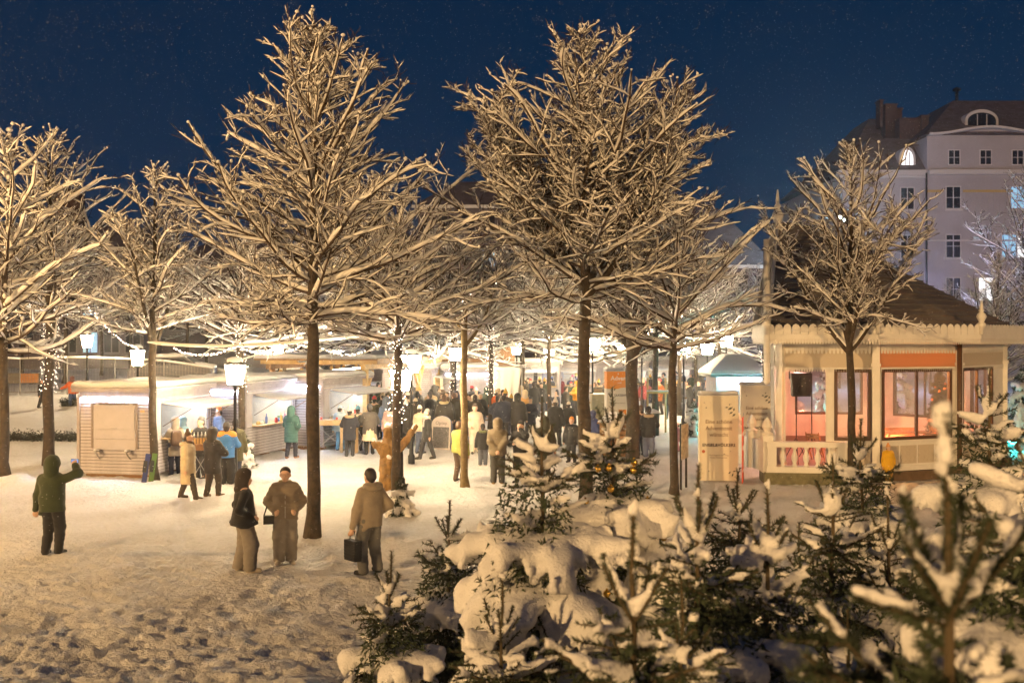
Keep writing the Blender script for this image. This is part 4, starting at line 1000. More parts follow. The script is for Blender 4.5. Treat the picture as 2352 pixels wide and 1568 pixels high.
m = MB(); m.cyl((gm, 6, z1 - .3), (gm, 6, z1 + 1.0), .15); m.lathe([(.1, 0), (.4, .1), (.4, .3), (.05, .5)], 10, (gm, 6, z1 + 1.0)); m.build('vent_pipe', IRON, villa)
for x in (2185, 2257, 2330): window(villa, ve(x), gy, vz(380), 1.0, 1.3, muntin=(1, 1), trim=False)
for x, lit in ((2183, None), (2330, LITCOOL)): window(villa, ve(x), gy, vz(480), 1.3, 2.0, lit, muntin=(1, 1))
window(villa, ve(2084), 0, vz(480), 1.2, 2.0, muntin=(1, 1))
for x, lit in ((2183, None), (2310, LITCOOL), (2345, LITGL)): window(villa, ve(x), gy, vz(592), 1.3, 2.1, lit, muntin=(1, 1))
for x in (1985, 2084): window(villa, ve(x), 0, vz(592), 1.2, 2.1, None, muntin=(1, 1))
for x in (1985, 2084): window(villa, ve(x), 0, vz(690), 1.2, 2.1, LITGL if x > 2000 else None, muntin=(1, 1))
for x in (2183, 2257): window(villa, ve(x), gy, vz(690), 1.3, 2.1, LITGL if x > 2200 else None, muntin=(1, 1))
# arched dormers
def dormer(xc, zb, w, h, y, lit):
    d = [(-w / 2 - .25, 0), (w / 2 + .25, 0)] + [((w / 2 + .25) * math.cos(a), h * .45 + (h * .55 + .25) * math.sin(a)) for a in np.linspace(0, math.pi, 14)]
    m = MB(); m.prism(d, -3.2, (xc, y, zb), (1, 0, 0), (0, 0, 1)); dm = m.build('dormer', WHITE, villa)
    g = [(-w / 2, .1), (w / 2, .1)] + [(w / 2 * math.cos(a), h * .45 + h * .5 * math.sin(a)) for a in np.linspace(0, math.pi, 14)]
    m = MB(); m.prism(g, .03, (xc, y - .001, zb), (1, 0, 0), (0, 0, 1)); m.build('pane', lit or DARKGL, dm)
    m = MB()
    for i in (1, 2): s = -w / 2 + w * i / 3; m.box((xc + s, y - .05, zb + h * .45), (.09, .03, h * .8))
    m.build('muntin', WHITE, dm)
dormer(ve(2087), vz(384), 1.1, 1.75, .3, LITGL); dormer(ve(2262), vz(290), 2.7, 1.5, .6, None)
m = MB(); m.cyl((ga - .12, gy - .1, 0), (ga - .12, gy - .1, vz(400)), .08); m.build('downpipe', IRON, villa)
# shops' strip: painted bands between the second floor windows
OCHRE = mat('ochre_frieze', (.58, .42, .18), .85)
for x0, x1 in ((2124, 2160), (2205, 2320)):
    m = MB(); m.mm((ve(x0), gy - .03, vz(444)), (ve(x1), gy - .001, vz(438))); m.build('painted_band', OCHRE, villa)
    for i in range(9):
        xx = ve(x0) + (ve(x1) - ve(x0)) * (i + .5) / 9; m = MB(); m.mm((xx - .05, gy - .04, vz(490)), (xx + .05, gy - .001, vz(446))); m.build('wall_rib', PLASTER, villa)
def block(label, x0, x1, ytop, d, depth=14, rows=5, cols=10, lits=(), roofh=4.0, eave=.5, chim=(), yrow=3.0, wallm=None):
    a, b = PX(x0, d), PX(x1, d); H = PZ(ytop, d) - roofh
    t = thing('apartment_house', label, 'building', (a, d, 0), 0, 'dark houses behind the market'); W = b - a
    m = MB(); m.mm((0, 0, -.5), (W, depth, H)); m.build('wall', wallm or PLASTER_D, t)
    m = MB(); m.add([(-eave, -eave, H), (W + eave, -eave, H), (W + eave, depth + eave, H), (-eave, depth + eave, H), (3, depth * .45, H + roofh), (W - 3, depth * .45, H + roofh), (W - 3, depth * .55, H + roofh), (3, depth * .55, H + roofh)], MB.BF)
    r = m.build('roof', ROOFT, t)
    m = MB(); m.mm((-eave - .02, -eave - .12, H - .18), (W + eave, -eave - .01, H + .10)); m.build('gutter_snow', SNOW, r)
    for cx_, cw, ch in chim:
        m = MB(); m.mm((cx_ * W - cw, depth * .4, H + .5), (cx_ * W + cw, depth * .4 + 1.2, H + roofh + ch)); m.build('chimney', mat('sooty_brick', (.09, .055, .05), .9), t)
    k = 0
    for r_ in range(rows):
        z = H - (r_ + 1) * yrow + .7
        if z < 2.5: break
        for c in range(cols):
            lit = LITCOOL if (r_, c) in lits else None
            window(t, W * (c + .5) / cols, 0, z, 1.15, 1.6, lit, muntin=(1, 0), trim=False, fm=GREYF); k += 1
block('long dark house with snow-lined eaves behind the broad round tree', 960, 1560, 392, 88, rows=3, cols=13, lits=((1, 3),), roofh=3.2, chim=((.33, 1.2, 1.0), (.62, .8, 1.2)))
block('dark house with steep roof right of the round tree', 1545, 1770, 455, 80, rows=2, cols=5, roofh=5.5, chim=((.3, .5, .8),))
block('dark house with tower-like chimneys at the far left', -160, 330, 500, 80, rows=4, cols=10, lits=((0, 6), (1, 7), (2, 7)), roofh=2.5, chim=((.48, 1.3, 3.2), (.30, .7, 2.0)))
block('dark house between the two leftmost trees and the pyramid-shaped tree', 335, 700, 545, 84, rows=3, cols=8, lits=((2, 5),), roofh=2.5)
block('dark house behind the pyramid-shaped tree', 690, 965, 500, 92, rows=4, cols=6, roofh=2.5, chim=((.2, .8, 1.2),))
block('low dark house behind the pavilion roof', 1760, 1940, 560, 105, rows=2, cols=4, lits=((0, 1),), roofh=3.0)
# cold street lamp beside the villa
t = thing('street_lamp', 'glaring cold white street lamp left of the villa', 'street lamp', (PX(1928, 78), 78, 0))
z = PZ(503, 78); m = MB(); m.cyl((0, 0, 0), (0, 0, z), .1, .06); m.bar((0, 0, z), (0, -.9, z + .1), .08, .08); m.build('post', IRON, t)
m = MB(); m.ball((0, -.9, z), (.34, .34, .26), 12, 8); m.build('lamp_head', mat('cold_lamp', (.8, .95, 1), .4, emit=((.50, .84, 1.0), 800)), t, True)
# lavender light on the villa front comes from a lamp standing in the street before it
t = thing('street_lamp', 'street lamp in front of the villa, hidden by the pavilion roof', 'street lamp', (PX(2150, 70), 71, 0))
m = MB(); m.cyl((0, 0, 0), (0, 0, 6.6), .1, .06); m.build('post', IRON, t); m = MB(); m.ball((0, 0, 6.8), (.3, .3, .25), 12, 8); m.build('lamp_head', mat('violet_white_lamp', (.9, .85, 1), .4, emit=((.66, .60, 1.0), 620)), t, True)
t = thing('street_lamp', 'bluish street lamp in the street behind the huts', 'street lamp', (PX(760, 62), 62, gz(-10, 62)))
m = MB(); m.cyl((0, 0, 0), (0, 0, 4.2), .09, .06); m.build('post', IRON, t); m = MB(); m.ball((0, 0, 4.3), .22, 12, 8); m.build('lamp_head', mat('blue_white_lamp', (.7, .8, 1), .4, emit=((.38, .55, 1.0), 240)), t, True)
# ------------------------------------------------------------------ young firs heavy with snow
NEEDLE = mat('fir_needles', (.032, .048, .022), .7, var=(6, .4))
NEEDLE_FROST = mat('frosted_needles', (.30, .31, .28), .8)
FIRWOOD = mat('fir_stem', (.075, .055, .03), .9)
def needles_on(P, L, per_m, ln, wd, rng):
    "P (B,n,3) twig paths -> thin triangular needles as quads with a doubled tip"
    out = []
    tot = np.maximum(2, (L * per_m).astype(int)); b = np.repeat(np.arange(len(P)), tot); N = len(b)
    t = rng.uniform(.02, 1, N)[:, None]; p, T = at_t(P[b], t); p = p[:, 0]; T = T[:, 0]
    A = nrm(np.cross(T, rng.normal(0, 1, (N, 3)))); 
    up = rng.uniform(.35, .75, (N, 1)); D = nrm(A + T * up * 1.2)
    S = nrm(np.cross(D, rng.normal(0, 1, (N, 3)))); l = ln * rng.uniform(.7, 1.2, (N, 1))
    q = np.stack([p - S * wd, p + S * wd, p + D * l], 1)
    V = q.reshape(-1, 3); F = np.arange(N * 3).reshape(-1, 3)
    return V, F
def make_fir(seed, H, vis, h, top=(.42, 5), fat=1.0, needle_len=.022, dens=1.0, spread=.42, frost=.35, minz=.25, dome=0.0, bare=.16):
    """H height; vis: metres below the tip that are modelled in full; h: snow voxel.  Returns meshes (branches, needles, frost, snow)"""
    rng = np.random.default_rng(seed)
    lead_len = top[0]
    z = np.linspace(0, H, 14); lx = np.cumsum(rng.normal(0, .008, 14)); ly = np.cumsum(rng.normal(0, .008, 14)); lx -= lx[0]; ly -= ly[0]
    stem = np.stack([lx, ly, z], -1); rad = np.interp(z, [0, H - lead_len, H], [.012 + H * .012, .011, .006])
    parts = [tubes(stem[None], rad[None], 7)]
    def axis(zz): return np.array([np.interp(zz, z, lx), np.interp(zz, z, ly), zz])
    snow = []; twigs = []; twl = []; shoots = []
    depth = lead_len; j = 0; az0 = rng.uniform(0, 6.28); sz = min(1, lead_len / .42)
    while depth < H - minz:
        nb = top[1] if j == 0 else int(rng.integers(5, 8))
        full = depth < vis
        L = min(.16 * sz + spread * depth, 1.3) if j else lead_len * .66
        el = [48, 22, 2, -14, -22, -27, -30][min(j, 6)]
        for b in range(nb):
            az = az0 + b * 6.283 / nb + rng.uniform(-.22, .22); e = math.radians(el + rng.uniform(-8, 8)); l = L * rng.uniform(.72, 1.12)
            d0 = np.array([math.cos(az) * math.cos(e), math.sin(az) * math.cos(e), math.sin(e)])
            P = grow(axis(H - depth + rng.uniform(-.03, .03) * sz)[None], d0[None], np.array([l]), 8, .55 if j == 0 else (.3 if j == 1 else -.22), .03, rng)[0]
            parts.append(tubes(P[None], np.linspace(.007 + .005 * min(j, 5), .005, 8)[None], 5)); twigs.append(resample(P[None], 4)[0]); twl.append(l)
            ns = 0 if j == 0 else (max(4, int(l * 13)) if full else max(2, int(l * 5)))
            T = nrm(P[-1] - P[0]); U = nrm(np.cross(T, [0, 0, 1.]))
            tips = []
            for s in range(ns):
                t = .16 + .76 * (s + rng.uniform(0, .7)) / ns; pp, tt = at_t(P[None], np.array([[t]])); pp = pp[0, 0]; sg = 1 if s % 2 else -1
                ls = l * .50 * (1.05 - t) + .07 * sz; dd = nrm(tt[0, 0] * .8 + U * sg * .75 + np.array([0, 0, -.05 - .22 * min(j, 4) / 4]))
                Q = grow(pp[None], dd[None], np.array([ls]), 4, -.35, .03, rng)[0]; parts.append(tubes(Q[None, [0, 3]], np.array([[.006, .003]]), 3)); twigs.append(Q); twl.append(ls); tips.append(Q)
            if j == 0: shoots.append(P)
            if not full: continue
            th = (.040 + .009 * min(j, 5)) * min(fat, 1.3)
            if j == 0:
                if rng.random() < .7: snow.append((P[2] + (0, 0, .020), .010 * fat * sz, P[-1] + (0, 0, .014), .008 * fat * sz))
            elif j == 1 or rng.random() < bare:               # thin snow on twigs that shook off their load
                for t0_ in (.12, .42, .72):
                    if rng.random() < .72: qq, _ = at_t(P[None], np.array([[t0_, min(1, t0_ + rng.uniform(.12, .3))]])); snow.append((qq[0, 0] + (0, 0, .02), rng.uniform(.014, .03) * min(fat, 1.2) * sz, qq[0, 1] + (0, 0, .014), rng.uniform(.012, .024) * min(fat, 1.2) * sz))
                if j == 1 and rng.random() < .5: snow.append((P[0] + (0, 0, .03), .03 * fat * sz, P[4] + (0, 0, .03), .028 * fat * sz))
                for Q in tips[::2]: snow.append((Q[1] + (0, 0, .008), .013 * fat * sz, Q[-1] + (0, 0, .006), .009 * fat * sz))
            else:                                             # a quilt of snow spread over the fan of twigs, lobed at its rim
                for t_ in np.linspace(.30 if j < 4 else .48, 1.0, max(4, int(l * 9))):
                    pp, _ = at_t(P[None], np.array([[t_]])); c = pp[0, 0]; w_ = (.36 * l * (1.12 - t_) + .04) * rng.uniform(.65, 1.25); w_ = min(max(w_, .045), .165 if j < 4 else .115); hgt = th * rng.uniform(.8, 1.2)
                    snow.append((c + (0, 0, hgt * .55) + rng.normal(0, .012, 3), w_, c + (0, 0, hgt * .55) + rng.normal(0, .012, 3), w_, (1, 1, max(.3, hgt / w_))))
                for Q in tips:
                    if rng.random() < .7: rr = th * rng.uniform(.45, .8); snow.append((Q[2] + (0, 0, rr * .5), rr, Q[-1] + (0, 0, -.01 - rr * .4), rr * .72))
                snow.append((P[-2] + (0, 0, th * .4), th * .9, P[-1] + (0, 0, -.02 - th * .4), th * .6))
        if dome and 2 <= j <= 3 and full:                     # a cap that bridges the branches of one whorl
            for b in range(16):
                a_ = rng.uniform(0, 6.28); c = axis(H - depth + .03); q = c + np.array([math.cos(a_), math.sin(a_), -.50 - .1 * j]) * L * rng.uniform(.45, .8); snow.append((c, .045 * dome, q, rng.uniform(.035, .075) * dome))
        az0 += 1.1
        if j and full:
            for b in range(9):
                az = rng.uniform(0, 6.28); zz = H - depth + rng.uniform(.05, .3) * sz; l = (L * .45 + .06) * rng.uniform(.6, 1.1)
                P = grow(axis(zz)[None], np.array([[math.cos(az), math.sin(az), .25]]), np.array([l]), 4, .1, .03, rng)[0]
                twigs.append(P); twl.append(l); parts.append(tubes(P[None], np.full((1, 4), .005), 3))
                if rng.random() < .7: snow.append((P[1] + (0, 0, .022), .028 * fat * sz, P[-1] + (0, 0, .014), .024 * fat * sz))
        depth += (rng.uniform(.31, .40) if j else .30) * sz
        j += 1
    for a_, b_ in zip(shoots, shoots[1:] + shoots[:1]):       # webs of snow held between the top shoots
        if rng.random() < .75 and vis > 0:
            c = axis(H - lead_len + .01); mid = (a_[3] + b_[3]) / 2 * .8 + c * .2; snow.append((c + (0, 0, .015), .022 * fat * sz, mid + (0, 0, .01), .026 * fat * sz))
            if rng.random() < .6: snow.append((mid, .022 * fat * sz, a_[4] + (0, 0, .022), .012 * fat * sz))
    for q in range(int(rng.integers(4, 8))):
        zz = H - lead_len * (q + rng.uniform(.1, .9)) / 8; a = axis(zz); o_ = rng.normal(0, 1, 3); o_[2] = 0; o_ = nrm(o_) * .012; snow.append((a + o_, .011 * sz, a + o_ + (0, 0, .04 * sz), .010 * sz))
    a = axis(H); snow.append((a, .013 * fat * sz, a + (0, 0, .015), .014 * fat * sz))
    lp = resample(np.stack([axis(q) for q in np.linspace(H - lead_len, H, 4)])[None], 4)[0]; twigs.append(lp); twl.append(lead_len)
    P = np.stack(twigs); L = np.array(twl)
    hi = P[:, 0, 2] > H - vis - .3
    nv = [needles_on(P[hi], L[hi], 300 * dens, needle_len * 1.5, .0032 + .0012 * needle_len / .022, rng)]
    sh_ = [resample(q[None], 4)[0] for q in shoots] + [lp]; sl_ = np.array([lead_len * .66] * len(shoots) + [lead_len]); nv.append(needles_on(np.stack(sh_), sl_, 1000 * dens * (1 if sz == 1 else .5), needle_len, .0019, rng))
    if (~hi).any(): nv.append(needles_on(P[~hi], L[~hi], 40 * dens, needle_len * 3, .009, rng))
    # dense dark inside of the crown
    n = int(4600 * min(2.2, vis) * (1 if sz == 1 else .25)); dp = lead_len + .12 * sz + (vis - lead_len) * rng.random(n) ** .6; rr = (.10 * sz + spread * .62 * dp) * np.sqrt(rng.random(n)); aa = rng.uniform(0, 6.283, n)
    c = np.stack([rr * np.cos(aa), rr * np.sin(aa), np.maximum(.1, H - dp - .35 * rr)], -1); D = nrm(rng.normal(0, 1, (n, 3)) + np.stack([np.cos(aa), np.sin(aa), -.5 + 0 * aa], -1)); S = nrm(np.cross(D, rng.normal(0, 1, (n, 3))))
    ln = needle_len * 2.6; nv.append((np.stack([c - S * .010, c + S * .010, c + D * ln], 1).reshape(-1, 3), np.arange(n * 3).reshape(-1, 3)))
    nm = qmesh('needles', nv, False)
    nf = needles_on(P[hi], L[hi], 90 * dens * frost, needle_len * 1.1, .0022, rng)
    nfm = qmesh('frost', [nf], False)
    w = lambda Q: .013 * wob(Q, 8, seed + 1) + .008 * wob(Q, 15, seed) + .006 * wob(Q, 37, seed + 3) + .004 * wob(Q, 83, seed)
    sm = blob(snow, h, .009 * max(.6, sz), disp=w, name='snow_load')
    return qmesh('branches', parts), nm, nfm, sm
def put_fir(label, meshes, loc, rz=0, cat='fir tree', name='young_fir', group=None):
    t = thing(name, label, cat, loc, rz, group)
    b = link('branches', meshes[0], FIRWOOD, t)
    n = link('needles', meshes[1], NEEDLE, t); n['kind'] = 'stuff'
    f = link('frosted_needles', meshes[2], NEEDLE_FROST, n); f['kind'] = 'stuff'
    s_ = link('snow_load', meshes[3], SNOW, t); s_['kind'] = 'stuff'
    return t
FIRS = [  # column and row of the tip, distance, seed, fatness, voxel, label
    (1411, 889, 8.3, 401, 1.35, .024, 'large fir decorated with gold baubles in front of the round-crowned tree'),
    (1223, 912, 7.6, 402, 1.25, .022, 'fir with a bent snowy top shoot in front of the phone-raising visitor'),
    (1028, 1150, 10.6, 403, .9, .024, 'fir with a bare spiky top left of the big fir clump'),
    (902, 1265, 9.6, 404, 1.25, .022, 'leftmost fir of the foreground clump, at the bottom edge'),
    (1436, 1177, 4.0, 405, 1.05, .016, 'blurred fir with a deep V of top shoots at bottom centre'),
    (1616, 1067, 5.5, 406, 1.0, .020, 'thin-topped fir with wide U-shaped top shoots'),
    (1701, 1074, 9.2, 407, .85, .026, 'small distant fir top left of the porch'),
    (1771, 1118, 5.8, 408, 1.45, .018, 'fir with a huge smooth snow dome at lower right'),
    (1913, 1045, 7.2, 409, 1.0, .022, 'fir with many upright shoots in front of the porch'),
    (1981, 962, 10.4, 410, 1.35, .026, 'fir with whorls of snow below the carved window panel'),
    (2046, 1131, 7.0, 411, 1.0, .022, 'fir right of the many-shooted fir, in front of the yellow child'),
    (2178, 955, 2.35, 412, .55, .009, 'very close blurred fir with a tall dark leader'),
    (2272, 849, 9.2, 413, 1.45, .024, 'tall fir at the right in front of the glazed corner of the pavilion'),
    (2395, 900, 4.2, 414, 1.4, .016, 'very snowy fir cut off by the right picture edge'),
    (2345, 1330, 4.6, 415, 1.6, .018, 'snow-smothered fir in the lower right corner'),
    (1160, 1330, 6.6, 416, 1.35, .020, 'fir at the bottom edge between the leftmost fir and the centre'),
    (1560, 1330, 5.0, 417, 1.35, .018, 'low fir at the bottom edge beside the snow dome'),
    (1960, 1400, 5.0, 418, 1.4, .018, 'low fir at the bottom edge under the very close fir'),
    (1840, 1200, 8.2, 419, 1.0, .024, 'dark fir with thin twigs behind the snow dome'),
]
for x, y, d, sd, fat, h, lb in FIRS:
    X = PX(x, d); zt = PZ(y, d); zb = gz(X, d) - .05; sc = FD / d
    vis = min(zt - zb - .2, (1600 - y) / sc + .25)
    lead = .42 if d > 3 else .46
    me = make_fir(sd, zt - zb, vis, h * 1.7, top=(lead, 4 if sd % 3 == 0 else 5), fat=fat, needle_len=.022 if d < 8 else .030, dens=.8 if d > 6 else (1.1 if d > 3 else 2.2), frost=.3, dome=1.2 if sd in (401, 408, 410, 413) else (.8 if sd in (402, 404, 414, 415, 416, 417, 418) else 0), bare=.3 if sd in (403, 409, 411, 419) else .08)
    f = put_fir(lb, me, (X, d, zb), (sd * 2.4) % 6.28, group='snowy young firs in the foreground')
    if sd == 401:
        rng = np.random.default_rng(5); GOLD = mat('gold_bauble', (.75, .48, .10), .22, metal=.9)
        bm = MB().ball((0, 0, 0), .03, 10, 8); bm.lathe([(.008, .028), (.008, .04)], 6); bm = bm.mesh('bauble', True); bm.materials.append(GOLD)
        for i in range(18):
            a = rng.uniform(math.pi, 2 * math.pi); dp = rng.uniform(.6, 1.6); r = .05 + .34 * dp * rng.uniform(.8, 1.0)
            o = bpy.data.objects.new('bauble', bm); COL.objects.link(o); o.location = (X + r * math.cos(a), d + r * math.sin(a), zt - dp)
            tag(o, 'shiny gold bauble hanging in the decorated fir', 'bauble', 'gold baubles of the decorated fir')
# small firs standing on the square
def small_fir(label, x, y, H, seed, fat, name='small_fir'):
    p = gl(x, y); me = make_fir(seed, H, H, .022, top=(.16, 5), fat=fat, needle_len=.035, dens=.8, spread=.46, frost=.5, minz=.12); put_fir(label, me, p, seed, name=name)
small_fir('small snow-dusted fir at the corner of the second hut', 566, 1074, 1.05, 431, .95)
small_fir('small green fir with little snow at the foot of the bulb-wrapped tree', 920, 1182, .95, 432, .75)
small_fir('small fir at the crowd right of the thin tree', 1592, 1000, 1.5, 433, .7)
# firs seen through and beside the pavilion, in teal light
for i, (x, y, H, lb) in enumerate([(1812, 1015, 2.6, 'snowy fir behind the pavilion seen left in the open bay'), (1900, 1000, 2.9, 'snowy fir behind the pavilion seen through the small window'),
                                   (2060, 980, 3.2, 'snowy fir behind the pavilion seen through the big window'), (2345, 1015, 3.0, 'green-lit fir at the right edge beside the pavilion')]):
    p = gl(x, y)
    if i == 0: FB = make_fir(441, 2.8, 2.8, .04, top=(.3, 5), fat=1.5, needle_len=.05, dens=.5, minz=.15)
    t = put_fir(lb, FB, p, i * 1.3, group='firs behind the pavilion'); t.scale = (H / 2.8,) * 3
for lb, x, y, z, col, st in [('teal floodlight on the ground behind the pavilion', 9.4, 40.5, .4, (.05, .9, .72), 600), ('teal floodlight beside the firs at the right edge', 17.6, 35.0, .4, (.05, .85, .7), 260), ('violet floodlight behind the pavilion', 12.6, 42.0, .5, (.42, .25, 1.0), 420)]:
    t = thing('garden_floodlight', lb, 'lamp', (x, y, z)); m = MB(); m.ball((0, 0, 0), .14, 10, 8); m.build('lamp', mat('flood_%d' % st, (.6, .9, .9), .4, emit=(col, st)), t, True); m = MB(); m.mm((-.1, .16, -.4), (.1, .3, .1)); m.build('housing', BLACK, t)
# decorated tree in a pot inside the pavilion
p = (PX(2160, 30.4), 30.4, .97)
q_ = thing('wooden_box', 'low orange-lit box under the Christmas tree inside the pavilion', 'box', (p[0], p[1], PZ0 + .031)); m = MB(); m.mm((-.42, -.35, 0), (.42, .35, .63)); m.mm((-.45, -.38, .6301), (.45, .38, .6385)); m.build('crate', mat('orange_box', (.6, .25, .1), .7), q_)
t = thing('christmas_tree', 'dark bauble-hung Christmas tree in an orange pot inside the pavilion', 'fir tree', p)
me = make_fir(451, 2.05, 2.05, .05, top=(.18, 5), fat=.3, needle_len=.06, dens=2.6, minz=.55, spread=.34)
link('branches', me[0], FIRWOOD, t); n = link('needles', me[1], mat('dry_needles', (.07, .05, .03), .7), t); n['kind'] = 'stuff'
m = MB(); m.lathe([(.0, 0), (.30, 0), (.36, .52), (.33, .55), (.30, .5)], 18); m.build('pot', mat('orange_pot', (.6, .24, .08), .6), t, True)
rng = np.random.default_rng(9); RB = mat('orange_bauble', (.8, .2, .05), .3, metal=.3)
for i in range(9):
    a = rng.uniform(3.3, 6.1); zz = rng.uniform(.7, 1.7); r = (2.05 - zz) * .32; m = MB(); m.ball((r * math.cos(a), r * math.sin(a), zz), .04); m.build('bauble', RB, t, True)
# ------------------------------------------------------------------ people
SKIN = mat('skin', (.60, .39, .29), .55, var=(20, .06))
HAIRS = {'dark': mat('dark_hair', (.018, .012, .010), .5), 'brown': mat('brown_hair', (.09, .05, .03), .5), 'blond': mat('blond_hair', (.40, .27, .13), .5), 'grey': mat('grey_hair', (.35, .33, .31), .6)}
CLOTH = {}
def cloth(c, shiny=False):
    key = tuple(round(v, 3) for v in c) + (shiny,)
    if key not in CLOTH: CLOTH[key] = mat('cloth_%d' % len(CLOTH), c, .35 if shiny else .85, bump=(60, .25, .004), var=(7, .12), sheen=0 if shiny else .15)
    return CLOTH[key]
def ik(a, c, l1, l2, pole):
    a = np.array(a, float); c = np.array(c, float); d = c - a; D = np.linalg.norm(d); D2 = min(D, (l1 + l2) * .999); u = d / max(D, 1e-6)
    c = a + u * D2; x = (l1 * l1 - l2 * l2 + D2 * D2) / (2 * D2); h = math.sqrt(max(0, l1 * l1 - x * x))
    p = np.array(pole, float); p = p - u * (p @ u); p /= max(np.linalg.norm(p), 1e-6)
    return a + u * x + p * h, c
NPEOPLE = [0]; SHAPES = {}
def person(label, loc, face, H=1.72, coat=(.02, .02, .02), legs=(.03, .03, .035), hat=None, hatc=(.1, .1, .1), hem=.78, puffy=0.0, arms=('down', 'down'), stance='stand', h=.026, hair='dark', flare=.0,
           wide=1.0, pants=1.0, shoes=(.03, .025, .02), bag=None, scarf=None, fur=None, hero=False, bend=0.0, headturn=0.0, pack=None, shiny=False, yoke=None, phone=False, glasses=False, cup=False, skirt=None, collar=None, proto=None):
    """figure in its own frame: x right, -y forward; face = direction it looks (0 = towards the viewer, pi = away)"""
    NPEOPLE[0] += 1; sd = NPEOPLE[0] if proto is None else 1000 + proto
    def pm(nm, mt, fn):
        if proto is None: return link(nm, fn(), mt, t)
        if (proto, nm) not in SHAPES: me = fn(); me.materials.append(None); SHAPES[(proto, nm)] = me
        o = link(nm, SHAPES[(proto, nm)], None, t); o.material_slots[0].link = 'OBJECT'; o.material_slots[0].material = mt; return o
    s = H / 1.75
    t = thing('person', label, 'person', loc, face, 'visitors of the market'); t.scale = (s,) * 3
    b = bend
    hipz = .93; hx = .095
    def up(z, x=0, y=0):                                    # torso point, leaning forward by bend
        d = z - hipz; return np.array([x, y - math.sin(b) * d, hipz + math.cos(b) * d])
    # legs
    if stance == 'walk': fl, fr = np.array([-.09, -.24, .075]), np.array([.09, .22, .09])
    elif stance == 'wide': fl, fr = np.array([-.17, -.02, .075]), np.array([.16, .03, .075])
    elif stance == 'step': fl, fr = np.array([-.11, -.10, .075]), np.array([.13, .07, .075])
    else: fl, fr = np.array([-.11, -.02, .075]), np.array([.11, .02, .075])
    hl, hr = np.array([-hx, 0, hipz]), np.array([hx, 0, hipz])
    kl, _ = ik(hl, fl, .44, .43, (0, -1, 0)); kr, _ = ik(hr, fr, .44, .43, (0, -1, 0))
    toe = lambda f: f + np.array([np.sign(f[0]) * .03, -.15, -.035])
    # arms
    shl, shr = up(1.37, -.175 * wide), up(1.37, .175 * wide)
    HT = {'down': lambda q: np.array([q * .30 * wide, -.03, .80]), 'pocket': lambda q: np.array([q * .18 * wide, -.10, .985]), 'front': lambda q: np.array([q * .07, -.33, 1.14]), 'phone': lambda q: np.array([q * .10, -.38, 1.45]),
          'raise': lambda q: np.array([q * .30, -.22, 1.60]), 'back': lambda q: np.array([q * .04, .20, .93]), 'bag': lambda q: np.array([q * .33, -.02, .80]), 'reach': lambda q: np.array([q * .3, -.5, 1.2]), 'out': lambda q: np.array([q * .62, -.05, 1.05]), 'face': lambda q: np.array([q * .10, -.22, 1.55])}
    PO = {'down': (.5, .6, 0), 'pocket': (.55, .8, 0), 'front': (.9, .3, -.6), 'phone': (.9, .2, -.8), 'raise': (1, 0, .25), 'back': (.9, .5, 0), 'bag': (.5, .7, 0), 'reach': (.6, .1, -1), 'out': (.3, .4, -1), 'face': (.9, 0, -.8)}
    A = {}
    for q, sh, a in ((-1, shl, arms[0]), (1, shr, arms[1])):
        po = PO[a]; tgt = HT[a](q)
        if b: tgt = tgt + np.array([0, -math.sin(b) * (tgt[2] - hipz), 0])
        el, w = ik(sh, tgt, .30, .28, (q * po[0], po[1], po[2])); A[q] = (sh, el, w)
    hc = up(1.62, 0, -.02); nk = up(1.47, 0, .01)
    Rh = rotm('z', headturn); hd = lambda x, y, z: hc + Rh @ np.array([x, y, z])
    # body: one skin
    B = [(hl, .085, kl, .058), (kl, .058, fl, .042), (hr, .085, kr, .058), (kr, .058, fr, .042), (fl, .04, toe(fl), .032), (fr, .04, toe(fr), .032),
         (up(.95), .12, up(1.15), .12), (up(1.15), .12, up(1.36), .14), (up(1.40, -.1), .085, up(1.40, .1), .085), (nk - (0, 0, .06), .058, hc + (0, .01, -.05), .052)]
    hb = .018 if hero else .024
    B += [(hd(0, .015, .03), .090, hd(0, .01, .02), .090), (hd(0, -.02, -.04), .072, hd(0, -.045, -.085), .046)]
    if hero or h < .03: B += [(hd(0, -.085, .0), .014, hd(0, -.108, -.035), .018), (hd(-.088, .01, -.01), .022, hd(-.09, .015, -.03), .018), (hd(.088, .01, -.01), .022, hd(.09, .015, -.03), .018), (hd(-.028, -.092, -.075), .010, hd(.028, -.092, -.075), .010), (hd(-.045, -.08, .025), .013, hd(.045, -.08, .025), .013)]
    for q in (-1, 1):
        sh, el, w = A[q]; B += [(sh, .055, el, .043), (el, .043, w, .030)]
        u = nrm(w - el); side = nrm(np.cross(u, [0, 1, .2])); pal = w + u * .07
        B.append((w, .030, pal, .036, ))
        if hero:
            k = np.cross(u, side)
            for i, (o, ln) in enumerate(((-.030, .06), (-.010, .075), (.010, .072), (.030, .055))):
                r0 = pal + side * o; m1 = r0 + u * ln * .55 + k * .012; B += [(r0, .011, m1, .010), (m1, .010, m1 + u * ln * .4 + k * .03, .008)]
            th = w + u * .03 - side * .035 * q; B += [(w + u * .02 - side * .02 * q, .014, th - side * .02 * q + u * .02, .012), (th - side * .02 * q + u * .02, .012, th - side * .022 * q + u * .055, .010)]
        else: B.append((pal, .030, pal + u * .07, .020))
    pm('body', SKIN, lambda: blob(B, .016 if hero else max(.030, h * 1.4), .010 if hero else .014, name='body'))
    if hero or h <= .024:
        e = MB()
        for q in (-1, 1): e.ball(hd(q * .034, -.080, .012), (.010, .008, .006), 8, 6)
        e.build('eyes', mat('eye', (.03, .02, .015), .2), t, True)
    # trousers
    pr = 1.0 * pants
